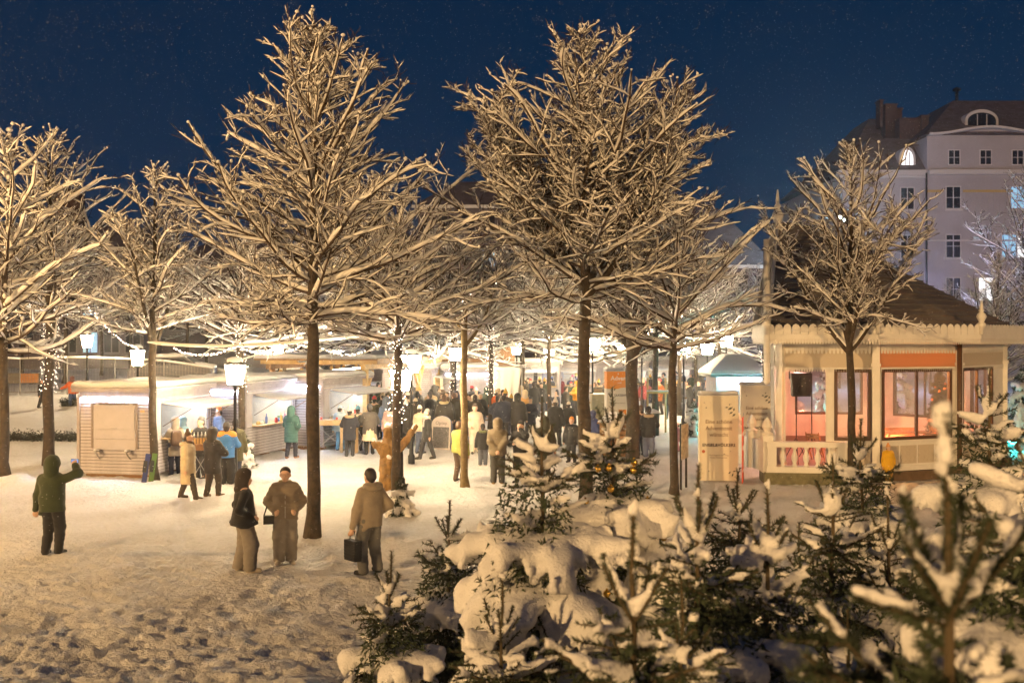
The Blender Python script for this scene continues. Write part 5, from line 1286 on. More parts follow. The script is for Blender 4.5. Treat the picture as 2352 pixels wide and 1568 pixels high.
    T = [(hl + (0, .01, .03), .12, kl, .085 * pr), (kl, .085 * pr, fl + (0, .01, .0), .070 * pr), (hr + (0, .01, .03), .12, kr, .085 * pr), (kr, .085 * pr, fr + (0, .01, .0), .070 * pr), (up(.92, -.05), .125, up(1.02, .05), .13)]
    fold = (lambda P: .006 * wob(P, 9, sd) + .004 * np.sin(P[..., 2] * 60 + 3 * wob(P, 6, sd)))
    pm('trousers', cloth(legs), lambda: blob(T, h if hero else h * 1.15, .012, cut=lambda P: .045 - P[..., 2], disp=fold, name='trousers'))
    S = []
    for f in (fl, fr): S += [(f + (0, .03, -.02), .055, toe(f), .045), (f + (0, .0, .06), .052, f, .052)]
    pm('shoes', cloth(shoes), lambda: blob(S, h, .012, cut=lambda P: .004 - P[..., 2], name='shoes'))
    if skirt: pm('skirt', cloth(skirt), lambda: blob([(up(1.0), .17, up(.52), .27)], h, .01, cut=lambda P: .50 - P[..., 2], disp=lambda P: .012 * np.sin(np.arctan2(P[..., 1], P[..., 0]) * 11), name='skirt'))
    # coat with sleeves
    pf = puffy; wv = wide
    C = [(up(1.355, -.09 * wv), .092 + pf * .6, up(1.355, .09 * wv), .092 + pf * .6), (up(1.32, -.05), .145 * wv + pf, up(1.02, -.05), .135 * wv + pf + flare * .3), (up(1.32, .05), .145 * wv + pf, up(1.02, .05), .135 * wv + pf + flare * .3)]
    lowz = hem - .02
    for q in (-1, 1): C.append((up(1.02, q * .055), .14 * wv + pf + flare * .3, np.array([q * (.06 + flare * .25), 0, lowz]) if not b else up(lowz, q * .06), .145 * wv + pf + flare))
    for q in (-1, 1):
        sh, el, w = A[q]; C += [(sh, .074 + pf * .8, el, .066 + pf * .8), (el, .068 + pf * .8, w - nrm(w - el) * .015, .052 + pf * .5)]
    C.append((nk - (0, 0, .05), .085, nk + (0, 0, .0), .075))
    hemc = (lambda P: hem - P[..., 2]) if not b else (lambda P: hem - (hipz + (P[..., 2] - hipz) * math.cos(b)))
    neck = nk[2] + .035
    armz = min(A[-1][2][2], A[1][2][2])
    def cutc(P):
        c1 = hem - P[..., 2]
        arm = np.minimum(*[np.linalg.norm(P - (A[q][1] + A[q][2]) / 2, axis=-1) - .26 for q in (-1, 1)])
        return np.where(arm < 0, -1, c1)
    def cf(P):
        d = .010 * wob(P, 7, sd + 1) + .004 * wob(P, 23, sd)
        if pf > .015: d = d + (.016 if hero else .009) * (1 - np.abs(np.sin(P[..., 2] * math.pi / .095))) ** 2 - .004
        return d
    cm = pm('coat', cloth(coat, shiny), lambda: blob(C, h, .016, cut=cutc, disp=cf, name='coat'))
    if hero:
        zp = MB(); fy = -(.145 * wv + pf) - .004; zp.bar(up(1.44, 0, -.09), up(1.28, 0, fy), .012, .006, up=(0, 1, 0)); zp.bar(up(1.28, 0, fy), up(hem + .03, 0, fy - flare * .8), .012, .006, up=(0, 1, 0)); zp.build('zip', STEEL, t)
    if yoke: pm('yoke', cloth(yoke), lambda: blob([(up(1.40, -.15 * wv), .112 + pf, up(1.40, .15 * wv), .112 + pf)], h, .012, cut=lambda P: 1.36 - P[..., 2], name='yoke'))
    if collar: pm('collar', cloth(collar), lambda: blob([(nk + (math.cos(a) * .085, math.sin(a) * .075, .01), .035, nk + (math.cos(a + .7) * .085, math.sin(a + .7) * .075, .01), .035) for a in np.arange(-.8, 4, .7)], max(.016, h * .8), .01, name='collar'))
    # head wear
    hh = h if not hero else .014
    capcut = lambda P: -((P - hc) @ (Rh @ np.array([0, .45, .9]))) + .035
    if hat in (None, 'bun'):
        Hh = [(hd(0, .025, .045), .098, hd(0, .05, .0), .092), (hd(0, .075, -.03), .055, hd(0, .06, -.06), .05)]
        if hair != 'grey' and hat == 'bun': Hh.append((hd(0, .1, .05), .045, hd(0, .13, .05), .04))
        pm('hair', HAIRS[hair], lambda: blob(Hh, hh, .012, cut=lambda P: np.maximum(-((P - hc) @ (Rh @ np.array([0, .82, .57]))) - .005, -1), disp=lambda P: .004 * wob(P, 40, sd), name='hair'))
    elif hat == 'long':
        Hh = [(hd(0, .025, .045), .100, hd(0, .05, .0), .095), (hd(-.05, .06, -.05), .05, hd(-.06, .09, -.24), .04), (hd(.05, .06, -.05), .05, hd(.06, .09, -.24), .04), (hd(0, .08, -.05), .06, hd(0, .11, -.25), .045)]
        pm('hair', HAIRS[hair], lambda: blob(Hh, hh, .014, cut=lambda P: -((P - hc) @ (Rh @ np.array([0, .88, .47]))) - .01, name='hair'))
    elif hat in ('beanie', 'pompom', 'cap'):
        pm('hair', HAIRS[hair], lambda: blob([(hd(0, .03, .0), .098, hd(0, .055, -.05), .075)], hh, .01, cut=lambda P: -((P - hc) @ (Rh @ np.array([0, .95, .3]))), name='hair'))
        Hh = [(hd(0, .018, .05), .106, hd(0, .03, .085), .088)]
        if hat == 'pompom': Hh.append((hd(0, .03, .20), .045, hd(0, .03, .205), .045))
        if hat == 'cap': Hh.append((hd(-.04, -.10, .06), .02, hd(.04, -.12, .05), .02))
        pm('hat', cloth(hatc), lambda: blob(Hh, hh, .012, cut=capcut, disp=lambda P: .003 * np.sin(np.arctan2(P[..., 1] - hc[1], P[..., 0] - hc[0]) * 22), name='hat'))
    elif hat == 'hood':
        Hh = [(hd(0, .03, .045), .138, hd(0, .05, -.03), .122), (hd(0, .05, -.08), .118, nk + (0, .03, -.02), .125), (hd(0, -.02, .07), .10, hd(0, -.04, .03), .10)]
        pm('hood', cloth(hatc), lambda: blob(Hh, hh, .018, cut=lambda P: .105 - np.linalg.norm((P - hd(0, -.10, -.02)) * np.array([1.15, .8, .8]), axis=-1), disp=lambda P: .006 * wob(P, 12, sd), name='hood'))
    if hat != 'hood' and fur: # hood lying on the shoulders, with a fur edge
        R = [(nk + (math.cos(a) * .13, .06 + math.sin(a) * .10, .0 - .02 * math.sin(a)), .045, nk + (math.cos(a + .5) * .13, .06 + math.sin(a + .5) * .10, -.02 * math.sin(a + .5)), .045) for a in np.arange(-.4, 3.4, .5)]
        pm('fur_trim', cloth(fur), lambda: blob(R, max(.018, h * .8), .012, disp=lambda P: .010 * wob(P, 45, sd), name='fur_trim'))
    if scarf: pm('scarf', cloth(scarf), lambda: blob([(nk + (math.cos(a) * .085, -.01 + math.sin(a) * .085, .02), .042, nk + (math.cos(a + .6) * .085, -.01 + math.sin(a + .6) * .085, .02), .042) for a in np.arange(0, 6.2, .6)] + [(nk + (.04, -.12, 0), .04, nk + (.05, -.16, -.3), .035)], max(.018, h * .8), .012, name='scarf'))
    if pack:
        pm('backpack', cloth(pack), lambda: blob([(up(1.30, -.07, .22), .09, up(1.02, -.07, .24), .11), (up(1.30, .07, .22), .09, up(1.02, .07, .24), .11)], h, .02, name='backpack'))
    if glasses:
        g = MB()
        for q in (-1, 1):
            ring = [hd(q * .036 + math.cos(a) * .026, -.105, .012 + math.sin(a) * .022) for a in np.linspace(0, 6.283, 13)]; g.tube(ring, .0014, 5, False)
            g.cyl(hd(q * .062, -.10, .016), hd(q * .094, .01, .012), .0014, .0014, 5)
        g.cyl(hd(-.01, -.107, .016), hd(.01, -.107, .016), .0014, .0014, 5); g.build('spectacles', BLACK, t)
    R3 = rotm('z', face); O = np.array(loc, float)
    def wp(p): return O + R3 @ (np.asarray(p, float) * s)
    return t, A, wp, s
def held(name, label, cat, mesh_b, m, wp, p, face, rot=(0, 0, 0)):
    o = mesh_b.build(name, m); tag(o, label, cat); q = wp(p); o.location = tuple(float(v) for v in q); o.rotation_euler = (rot[0], rot[1], face + rot[2]); return o
def stand_at(x, y):
    p = G(x, y); return (p[0], p[1], gz(p[0], p[1]) - .012)
PI = math.pi
# --- the four visitors in front
GREEN = (.028, .040, .014); TAUPE = (.20, .165, .13)
p = stand_at(120, 1272)
_, A, wp, s = person('man in a green hooded jacket and black trousers holding up a phone, at the left', p, PI - .1, 1.80, coat=GREEN, legs=(.012, .012, .014), hat='hood', hatc=GREEN, hem=.80, puffy=.012, arms=('raise', 'down'), hero=True, h=.020, wide=1.12, pants=1.12, shoes=(.01, .01, .01), stance='stand')
m = MB(); m.box((0, 0, 0), (.15, .012, .075)); o = held('phone', 'smartphone held up by the man in green', 'phone', m, BLACK, wp, A[-1][2] + np.array([.05, -.10, .06]), PI - .1)
m = MB(); m.box((0, .0075, 0), (.14, .002, .066)); sc_ = m.build('screen', mat('phone_screen', (.1, .2, .4), .3, emit=((.15, .35, .9), .8, 1)), o)
m = MB(); m.ball((-.05, -.012, .02), (.01, .006, .01)); m.build('camera_lens', STEEL, o)
p = stand_at(560, 1314)
person('person in flared black hooded jacket and wide grey trousers, leftmost of three', p, PI / 2 + .35, 1.72, coat=(.010, .010, .012), legs=(.22, .195, .17), hat='hood', hatc=(.028, .020, .016), hem=.84, flare=.10, arms=('pocket', 'pocket'), hero=True, h=.020, wide=1.05, pants=1.55, shoes=(.42, .36, .28), stance='step')
p = stand_at(655, 1291)
_, A, wp, s = person('woman in a taupe puffer jacket and matching wide trousers facing the viewer', p, .22, 1.72, coat=TAUPE, legs=(.22, .20, .185), hat='bun', hem=.83, puffy=.028, arms=('pocket', 'pocket'), hero=True, h=.020, wide=1.0, pants=1.4, shoes=(.5, .45, .38), glasses=True, collar=(.30, .26, .16), stance='stand', headturn=-.15)
bg_ = MB(); bg_.box((0, 0, 0), (.22, .09, .15)); bg_.tube([(-.1, 0, .07), (.02, .10, .45), (.18, .1, .55)], .012, 6); held('shoulder_bag', 'black shoulder bag at the side of the woman in taupe', 'bag', bg_, BLACK, wp, (-.27, -.05, .82), .22)
p = stand_at(850, 1316)
_, A, wp, s = person('dark-haired man in a beige wool coat and grey trousers seen from behind', p, PI + .75, 1.80, coat=(.24, .20, .155), legs=(.12, .12, .12), hat=None, hair='dark', hem=.80, puffy=.012, arms=('pocket', 'bag'), hero=True, h=.020, wide=1.0, pants=1.2, shoes=(.012, .012, .012), stance='wide', collar=(.26, .215, .165), fur=(.23, .19, .145))
m = MB(); m.box((0, 0, -.20), (.13, .32, .34)); 
for k in range(6): m.box((.068, 0, -.06 - k * .05), (.012, .31, .035)); m.box((-.068, 0, -.06 - k * .05), (.012, .31, .035))
m.tube([(0, -.09, -.04), (0, -.05, .12), (0, .05, .12), (0, .09, -.04)], .009, 6, False); held('handbag', 'black quilted handbag carried by the man in beige', 'bag', m, BLACK, wp, A[1][2] + np.array([.0, 0, -.17]), PI + .75)
# --- people at the huts and in the crowd: row of the feet, column, and looks
K = (.012, .012, .014); NAVY = (.02, .026, .055); GREY = (.10, .10, .105); OLIVE = (.07, .065, .03); CREAMC = (.62, .52, .36); BEIGE = (.42, .36, .28); JEANS = (.06, .08, .14); BRN = (.10, .06, .035)
crowd = [
 # x, y, facing, H, label, kw
 (432, 1140, PI / 2, 1.68, 'woman in a long cream quilted coat and brown bobble hat walking right', dict(coat=CREAMC, legs=(.06, .05, .04), hat='pompom', hatc=BRN, hem=.42, puffy=.03, stance='walk', scarf=BRN, h=.02, shoes=(.05, .04, .03), fur=CREAMC)),
 (488, 1138, PI - .4, 1.74, 'person in a knee-length black hooded parka with brown boots by the bar table', dict(coat=(.022, .018, .015), legs=(.05, .04, .035), hat='hood', hatc=(.03, .024, .02), hem=.62, puffy=.02, arms=('front', 'front'), h=.02, shoes=(.16, .09, .04), stance='step')),
 (521, 1110, PI, 1.70, 'person in a bright blue and orange ski jacket and grey beanie', dict(coat=(.05, .20, .56), legs=K, hat='beanie', hatc=GREY, hem=.78, puffy=.02, yoke=(.75, .30, .05), arms=('front', 'pocket'), h=.02, pants=1.45)),
 (541, 1098, PI + .4, 1.70, 'person in an olive coat close behind the blue ski jacket', dict(coat=OLIVE, hat='beanie', hatc=K, hem=.55, puffy=.02, legs=NAVY)),
 (462, 1098, -.5, 1.76, 'man in a black coat and grey beanie facing the viewer over the bar table', dict(coat=K, hat='beanie', hatc=GREY, hem=.66, puffy=.02, arms=('front', 'front'), h=.022)),
 (402, 1092, PI + .5, 1.68, 'person in a pale hooded coat with a brown backpack at the front hut', dict(coat=BEIGE, hat='hood', hatc=BEIGE, hem=.6, pack=BRN, legs=NAVY, arms=('front', 'front'))),
 (419, 1086, PI - .3, 1.62, 'person in a light blue hooded jacket at the front hut', dict(coat=(.35, .58, .68), hat='hood', hatc=(.38, .6, .7), hem=.72, puffy=.02, legs=K)),
 (503, 1066, -.9, 1.80, 'person in a blue coat and orange beanie behind the bar table group', dict(coat=(.10, .15, .28), hat='beanie', hatc=(.55, .16, .04), hem=.7, puffy=.02)),
 (669, 1053, PI - .2, 1.70, 'person in a long teal hooded parka standing before the second hut', dict(coat=(.05, .13, .125), hat='hood', hatc=(.06, .16, .15), hem=.56, puffy=.03, legs=(.03, .03, .045), arms=('pocket', 'front'), h=.022, shoes=(.4, .2, .1), stance='step')),
 (803, 1046, PI + .1, 1.66, 'person in a black fur-hooded parka and white bobble hat at the third hut', dict(coat=(.018, .02, .035), hat='pompom', hatc=(.75, .7, .66), hem=.6, puffy=.025, fur=(.45, .33, .2), arms=('front', 'front'))),
 (781, 1034, PI - .3, 1.60, 'child in a pale blue jacket and light blue hat at the third hut', dict(coat=(.42, .56, .7), hat='beanie', hatc=(.5, .62, .72), legs=(.12, .28, .5), hem=.75, puffy=.02)),
 (822, 1034, PI, 1.58, 'child in a dark jacket and turquoise hat right of the fur-hooded parka', dict(coat=(.05, .06, .05), hat='beanie', hatc=(.10, .30, .42), hem=.75)),
 (849, 1043, PI + .25, 1.72, 'woman in a dark grey puffer jacket over a cream skirt', dict(coat=(.085, .075, .07), hat='beanie', hatc=(.04, .04, .04), hem=.72, puffy=.04, skirt=(.66, .56, .42), legs=K, arms=('front', 'front'), h=.022, stance='step')),
 (860, 1010, PI, 1.72, 'person in a bright red hat behind the grey puffer jacket', dict(coat=OLIVE, hat='beanie', hatc=(.75, .03, .05), hem=.7)),
 (790, 1000, -.6, 1.74, 'vendor in a red jacket beside the third hut counter', dict(coat=(.55, .06, .03), hat=None, hem=.8)),
 (887, 1024, PI - .4, 1.78, 'person in a slate blue jacket left of the bulb-wrapped trunk', dict(coat=(.09, .13, .20), hat='hood', hatc=(.10, .13, .19), hem=.74, puffy=.02, legs=(.08, .2, .42))),
 (897, 1034, PI, 1.66, 'woman in a pale pink jacket behind the carved figure', dict(coat=(.66, .46, .42), hat='long', hair='dark', hem=.72, puffy=.02)),
 (932, 1030, PI + .2, 1.70, 'person in a speckled black coat and white knit hat by the carved figure', dict(coat=(.035, .03, .025), hat='pompom', hatc=(.7, .66, .6), hem=.6, puffy=.03)),
 (964, 1040, PI - .5, 1.66, 'person in a beige jacket, jeans and white hat beside the black coat', dict(coat=(.5, .43, .32), hat='beanie', hatc=(.75, .72, .68), hem=.82, legs=JEANS, arms=('front', 'down'))),
 (981, 1051, -1.1, 1.66, 'person in a black coat with grey beanie and scarf left of the chalkboard', dict(coat=K, hat='beanie', hatc=(.28, .26, .25), scarf=(.35, .34, .33), hem=.62, stance='walk', h=.022)),
 (1054, 1105, PI - .7, 1.68, 'person in a lime green jacket with a black bag half hidden by the pale tree', dict(coat=(.34, .36, .09), legs=(.09, .06, .04), hat=None, hair='brown', hem=.84, puffy=.03, arms=('bag', 'front'))),
 (1091, 1040, .2, 1.70, 'woman in a long pale fur coat and light trousers walking towards the viewer', dict(coat=(.60, .50, .42), legs=(.66, .60, .52), hat='beanie', hatc=(.10, .08, .075), hem=.62, puffy=.03, pants=1.3, arms=('pocket', 'down'), stance='step', h=.022)),
 (1109, 1070, PI, 1.30, 'child in a black jacket, jeans and dark beanie before the fur-coated woman', dict(coat=K, legs=(.09, .10, .13), hat='beanie', hatc=K, fur=(.12, .14, .06), hem=.7, puffy=.03, pants=1.2, h=.022, shoes=(.5, .45, .4))),
 (1143, 1110, PI, 1.78, 'stooping man in a brown-grey parka with hands clasped behind his back', dict(coat=(.17, .135, .085), legs=(.055, .055, .055), hat='hood', hatc=(.18, .14, .09), hem=.80, puffy=.02, arms=('back', 'back'), bend=.22, pants=1.15, wide=1.12, h=.02, shoes=(.30, .20, .08))),
 (1196, 1108, -.5, 1.70, 'person with glasses and beanie looking up with one arm raised', dict(coat=K, legs=K, hat='beanie', hatc=(.03, .03, .03), hem=.78, puffy=.02, arms=('front', 'face'), glasses=True, h=.02, shoes=K)),
 (1252, 1100, PI + .3, 1.72, 'person in a long olive hooded coat right of the fir with the bent top', dict(coat=(.055, .05, .03), hat='hood', hatc=(.05, .05, .03), hem=.52, puffy=.03, h=.022)),
 (1276, 1026, PI - .3, 1.74, 'person in a belted black coat and fur hat walking away', dict(coat=K, hat='pompom', hatc=(.5, .42, .36), hem=.55, puffy=.03, stance='walk', h=.022)),
 (1313, 1060, -.4, 1.45, 'child in a shiny black jacket and orange beanie near the broad trunk', dict(coat=K, shiny=True, hat='beanie', hatc=(.72, .28, .05), hem=.72, puffy=.04, h=.02)),
 (1306, 1012, PI, 1.50, 'child in a black jacket and white beanie behind the orange beanie', dict(coat=K, hat='beanie', hatc=(.7, .66, .6), hem=.72, puffy=.04)),
 (1362, 1040, PI - .8, 1.50, 'person in a dark blue hooded jacket half behind the broad trunk', dict(coat=(.035, .05, .16), hat='hood', hatc=(.04, .05, .15), hem=.7, puffy=.03)),
 (1324, 952, -1.3, 1.76, 'person in a bright orange-yellow hooded parka left of the broad trunk', dict(coat=(.80, .36, .03), hat='hood', hatc=(.80, .36, .03), hem=.78, puffy=.03, arms=('front', 'front'))),
 (1226, 960, PI + .2, 1.78, 'left one of the couple in black coats in the clearing', dict(coat=K, hat='beanie', hatc=(.05, .04, .04), hem=.74, puffy=.02, legs=(.05, .05, .06))),
 (1243, 957, .5, 1.70, 'right one of the couple in black coats in the clearing', dict(coat=(.02, .02, .022), hat='beanie', hatc=K, hem=.74, puffy=.03, legs=(.10, .10, .12), stance='wide')),
 (1279, 975, -1.4, 1.62, 'person in dark blue cap raising a phone near the slatted table', dict(coat=NAVY, hat='cap', hatc=NAVY, hem=.8, arms=('phone', 'phone'))),
 (1300, 968, PI / 2, 1.72, 'person in a brown-black coat beside the orange parka', dict(coat=(.035, .03, .025), hat=None, hair='dark', hem=.66, puffy=.02)),
 (1139, 985, PI, 1.70, 'person in a vivid orange coat with a shoulder strap in the crowd', dict(coat=(.78, .14, .015), hat='beanie', hatc=(.62, .5, .36), hem=.66, puffy=.02)),
 (1157, 1012, PI + .2, 1.80, 'large person in a navy puffer jacket in the middle of the crowd', dict(coat=NAVY, hat=None, hair='dark', hem=.74, puffy=.05, wide=1.1)),
 (1189, 1012, PI - .2, 1.80, 'large person in black right of the navy puffer jacket', dict(coat=(.02, .017, .015), hat='hood', hatc=(.02, .018, .015), hem=.6, puffy=.04, wide=1.1)),
 (1206, 985, PI, 1.68, 'person in a cream hood and orange coat behind the crowd in black', dict(coat=(.72, .40, .12), hat='hood', hatc=(.66, .55, .40), hem=.66)),
 (1104, 990, -.2, 1.66, 'grey-haired person in a black coat facing the viewer', dict(coat=K, hat=None, hair='grey', hem=.7, puffy=.03)),
 (1094, 975, .1, 1.64, 'person in a white knit hat facing the viewer in the crowd', dict(coat=(.4, .33, .26), hat='pompom', hatc=(.75, .7, .62), hem=.7)),
 (1120, 965, .4, 1.74, 'person in a black fur hat in the crowd', dict(coat=(.04, .03, .025), hat='beanie', hatc=(.02, .02, .02), hem=.7, puffy=.04)),
 (1020, 1012, PI, 1.80, 'tall person in black with a fur-trimmed hood above the chalkboard', dict(coat=(.03, .024, .018), hat='long', hair='brown', hem=.62, puffy=.04, fur=(.5, .4, .22))),
 (1042, 1000, PI + .5, 1.80, 'person in a dark olive coat right of the fur-trimmed hood', dict(coat=(.04, .035, .02), hat=None, hair='brown', hem=.6, puffy=.03)),
 (1490, 1047, PI - .1, 1.72, 'person in a black hooded coat with fur edge and jeans beside the forked tree', dict(coat=K, legs=(.16, .18, .26), hat='beanie', hatc=K, fur=(.35, .26, .18), hem=.72, puffy=.04, pants=1.2, arms=('front', 'pocket'), h=.022)),
 (1472, 1044, PI + .4, 1.74, 'person in brown-black partly hidden by the forked tree trunk', dict(coat=(.03, .02, .016), hat=None, hair='brown', hem=.7, legs=NAVY)),
 (1478, 938, .05, 1.72, 'woman in a long black coat and white scarf walking towards the viewer', dict(coat=K, hat=None, hair='blond', scarf=(.62, .55, .46), hem=.5, h=.024, stance='step')),
 (1536, 962, PI - .6, 1.74, 'person in a dark coat with white mitten left of the thin tree', dict(coat=(.03, .03, .025), hat='hood', hatc=(.10, .08, .03), hem=.72, puffy=.02, legs=(.06, .07, .09))),
 (1586, 948, -1.2, 1.74, 'person in a dark coat bending at the small fir', dict(coat=K, hat=None, hair='dark', hem=.7, bend=.3)),
 (1606, 950, -1.2, 1.78, 'man in a black coat beside a light blue hat', dict(coat=K, hat=None, hair='dark', hem=.62, puffy=.02)),
 (1613, 955, PI, 1.15, 'child in a light blue hat and red jacket left of the kiosk', dict(coat=(.5, .05, .06), hat='pompom', hatc=(.3, .6, .85), hem=.6, puffy=.03)),
 (1557, 1033, -PI / 2, 1.0, 'toddler in a patterned pink snowsuit behind the sign on two posts', dict(coat=(.55, .30, .36), legs=(.5, .28, .36), hat='beanie', hatc=(.7, .35, .35), hem=.6, puffy=.03, pants=1.3)),
 (2040, 1108, .25, 1.05, 'toddler in a yellow jacket and bear-eared orange hat at the pavilion wall', dict(coat=(.72, .42, .02), legs=(.4, .24, .05), hat='pompom', hatc=(.72, .34, .12), hem=.5, puffy=.05, h=.02, shoes=K, collar=(.45, .12, .08))),
 (95, 992, PI / 2, 1.25, 'child in dark winter clothes walking on the bank behind the tree', dict(coat=K, legs=K, hat='beanie', hatc=K, hem=.7, puffy=.03, stance='walk', pants=1.2)),
 (166, 990, PI + .3, 1.25, 'child in an orange jacket and blue snow trousers left of the front hut', dict(coat=(.55, .12, .03), legs=(.03, .06, .16), hat='hood', hatc=(.12, .04, .03), hem=.72, puffy=.03, arms=('down', 'out'), stance='walk', pants=1.3)),
]
for x, y, fc, H, lb, kw in crowd:
    kw = dict(kw); kw.setdefault('h', .034); kw['h'] = max(.024, kw['h'])
    r = person(lb, stand_at(x, y), fc, H, **kw)
# the crowd behind, people one by one
rngc = np.random.default_rng(77)
COATS = [('black', K), ('brown-black', (.035, .028, .022)), ('navy', NAVY), ('charcoal', (.06, .06, .065)), ('olive', OLIVE), ('brown', BRN), ('grey', (.16, .155, .15)), ('dark green', (.03, .05, .035)), ('wine-red', (.18, .025, .03)), ('tan', (.38, .28, .16)), ('rust', (.32, .10, .03)), ('denim blue', (.07, .11, .2))]
HATS = [('beanie', 'grey beanie', (.25, .24, .23)), ('beanie', 'black beanie', K), ('pompom', 'white bobble hat', (.72, .68, .62)), ('hood', 'raised hood', None), (None, 'bare dark hair', None), (None, 'bare brown hair', None), (None, 'bare blond hair', None), ('long', 'long brown hair', None), ('long', 'long dark hair', None), ('long', 'long blond hair', None), ('beanie', 'red beanie', (.5, .04, .05)), ('pompom', 'mustard bobble hat', (.55, .34, .06)), ('cap', 'dark cap', (.04, .04, .05)), ('beanie', 'beige beanie', (.5, .42, .32)), ('beanie', 'blue beanie', (.06, .14, .35))]
PROTO = []
for k_ in range(22):
    r_ = np.random.default_rng(500 + k_); PROTO.append(dict(hat=['beanie', 'pompom', 'hood', None, 'long', 'beanie', 'cap', 'beanie', 'hood', 'pompom', 'beanie'][k_ % 11], hem=float(r_.uniform(.5, .8)), puffy=float(r_.choice([.012, .03, .04])), arms=[('down', 'front'), ('pocket', 'pocket'), ('front', 'front'), ('down', 'down'), ('front', 'pocket'), ('face', 'down')][k_ % 6], stance=['stand', 'step', 'wide', 'walk'][k_ % 4], fur=(.4, .3, .2) if k_ % 6 == 1 else None, bend=float(r_.choice([0, 0, .1])), headturn=float(r_.uniform(-.6, .6)), wide=float(r_.uniform(.92, 1.1))))
spots = []
def zone(n, x0, x1, y0, y1, where):
    k = 0; tries = 0
    while k < n and tries < 400:
        tries += 1
        x = rngc.uniform(x0, x1); y = rngc.uniform(y0, y1); p = G(x, y)
        if all(np.hypot(*(p[:2] - q)) > .52 for q in spots): spots.append(p[:2]); k += 1; yield x, y, where
used = set()
for c_ in crowd: spots.append(G(c_[0], c_[1])[:2])
for gen in (zone(24, 830, 962, 955, 1020, 'under the timber shelter'), zone(26, 985, 1092, 935, 1012, 'behind the chalkboard'), zone(26, 1095, 1220, 915, 1012, 'in front of the white tent flap'), zone(15, 1225, 1335, 900, 955, 'by the far lit huts'),
            zone(7, 1365, 1400, 905, 960, 'around the plywood box'), zone(9, 1455, 1532, 900, 955, 'behind the litter bin'), zone(13, 1545, 1630, 900, 955, 'left of the pyramid-roofed kiosk')):
    for x, y, where in gen:
        for _ in range(80):
            cn, cc = COATS[int(rngc.integers(0, len(COATS)))] if rngc.random() < .62 else COATS[int(rngc.integers(0, 4))]; pk = int(rngc.integers(0, 22)); ht = PROTO[pk]['hat']
            cand = [q for q in HATS if q[0] == ht]; _h, hn, hc_ = cand[int(rngc.integers(0, len(cand)))]; hcol = hc_
            lb = 'person in %s coat with %s %s' % (cn, hn, where)
            if lb not in used: break
        used.add(lb)
        person(lb, stand_at(x, y), float(rngc.choice([PI, PI, 0, PI / 2, -PI / 2]) + rngc.uniform(-.6, .6)), float(rngc.uniform(1.60, 1.86)), coat=cc, hatc=hc_ or cc, hair=hn.split()[1] if ht in (None, 'long') else 'dark', legs=[K, JEANS, (.05, .05, .055), NAVY][int(rngc.integers(0, 4))], h=.038, proto=pk, **PROTO[pk])
# ------------------------------------------------------------------ signs, tables and other things on the square
def text_mesh(txt, size, align='CENTER', bold=0.0, extr=.002):
    cu = bpy.data.curves.new('t', 'FONT'); cu.body = txt; cu.size = size; cu.align_x = align; cu.extrude = extr; cu.offset = bold; cu.resolution_u = 2
    o = bpy.data.objects.new('t', cu); COL.objects.link(o); dg = bpy.context.evaluated_depsgraph_get()
    me = bpy.data.meshes.new_from_object(o.evaluated_get(dg)); bpy.data.objects.remove(o); bpy.data.curves.remove(cu); me.name = 'lettering'; return me
def lettering(txt, size, parent, loc, m, rz=0.0, bold=0.0, name='lettering', align='CENTER', shear=0):
    me = text_mesh(txt, size, align, bold); return link(name, me, m, parent, loc, (PI / 2, 0, rz))
INK = mat('dark_print', (.06, .045, .04), .7); INK2 = mat('grey_print', (.30, .22, .15), .7); WPAINT = mat('white_print', (.85, .82, .78), .6)
GRN = mat('leaf_print', (.07, .075, .06), .7); REDP = mat('red_dot_print', (.45, .12, .05), .7)
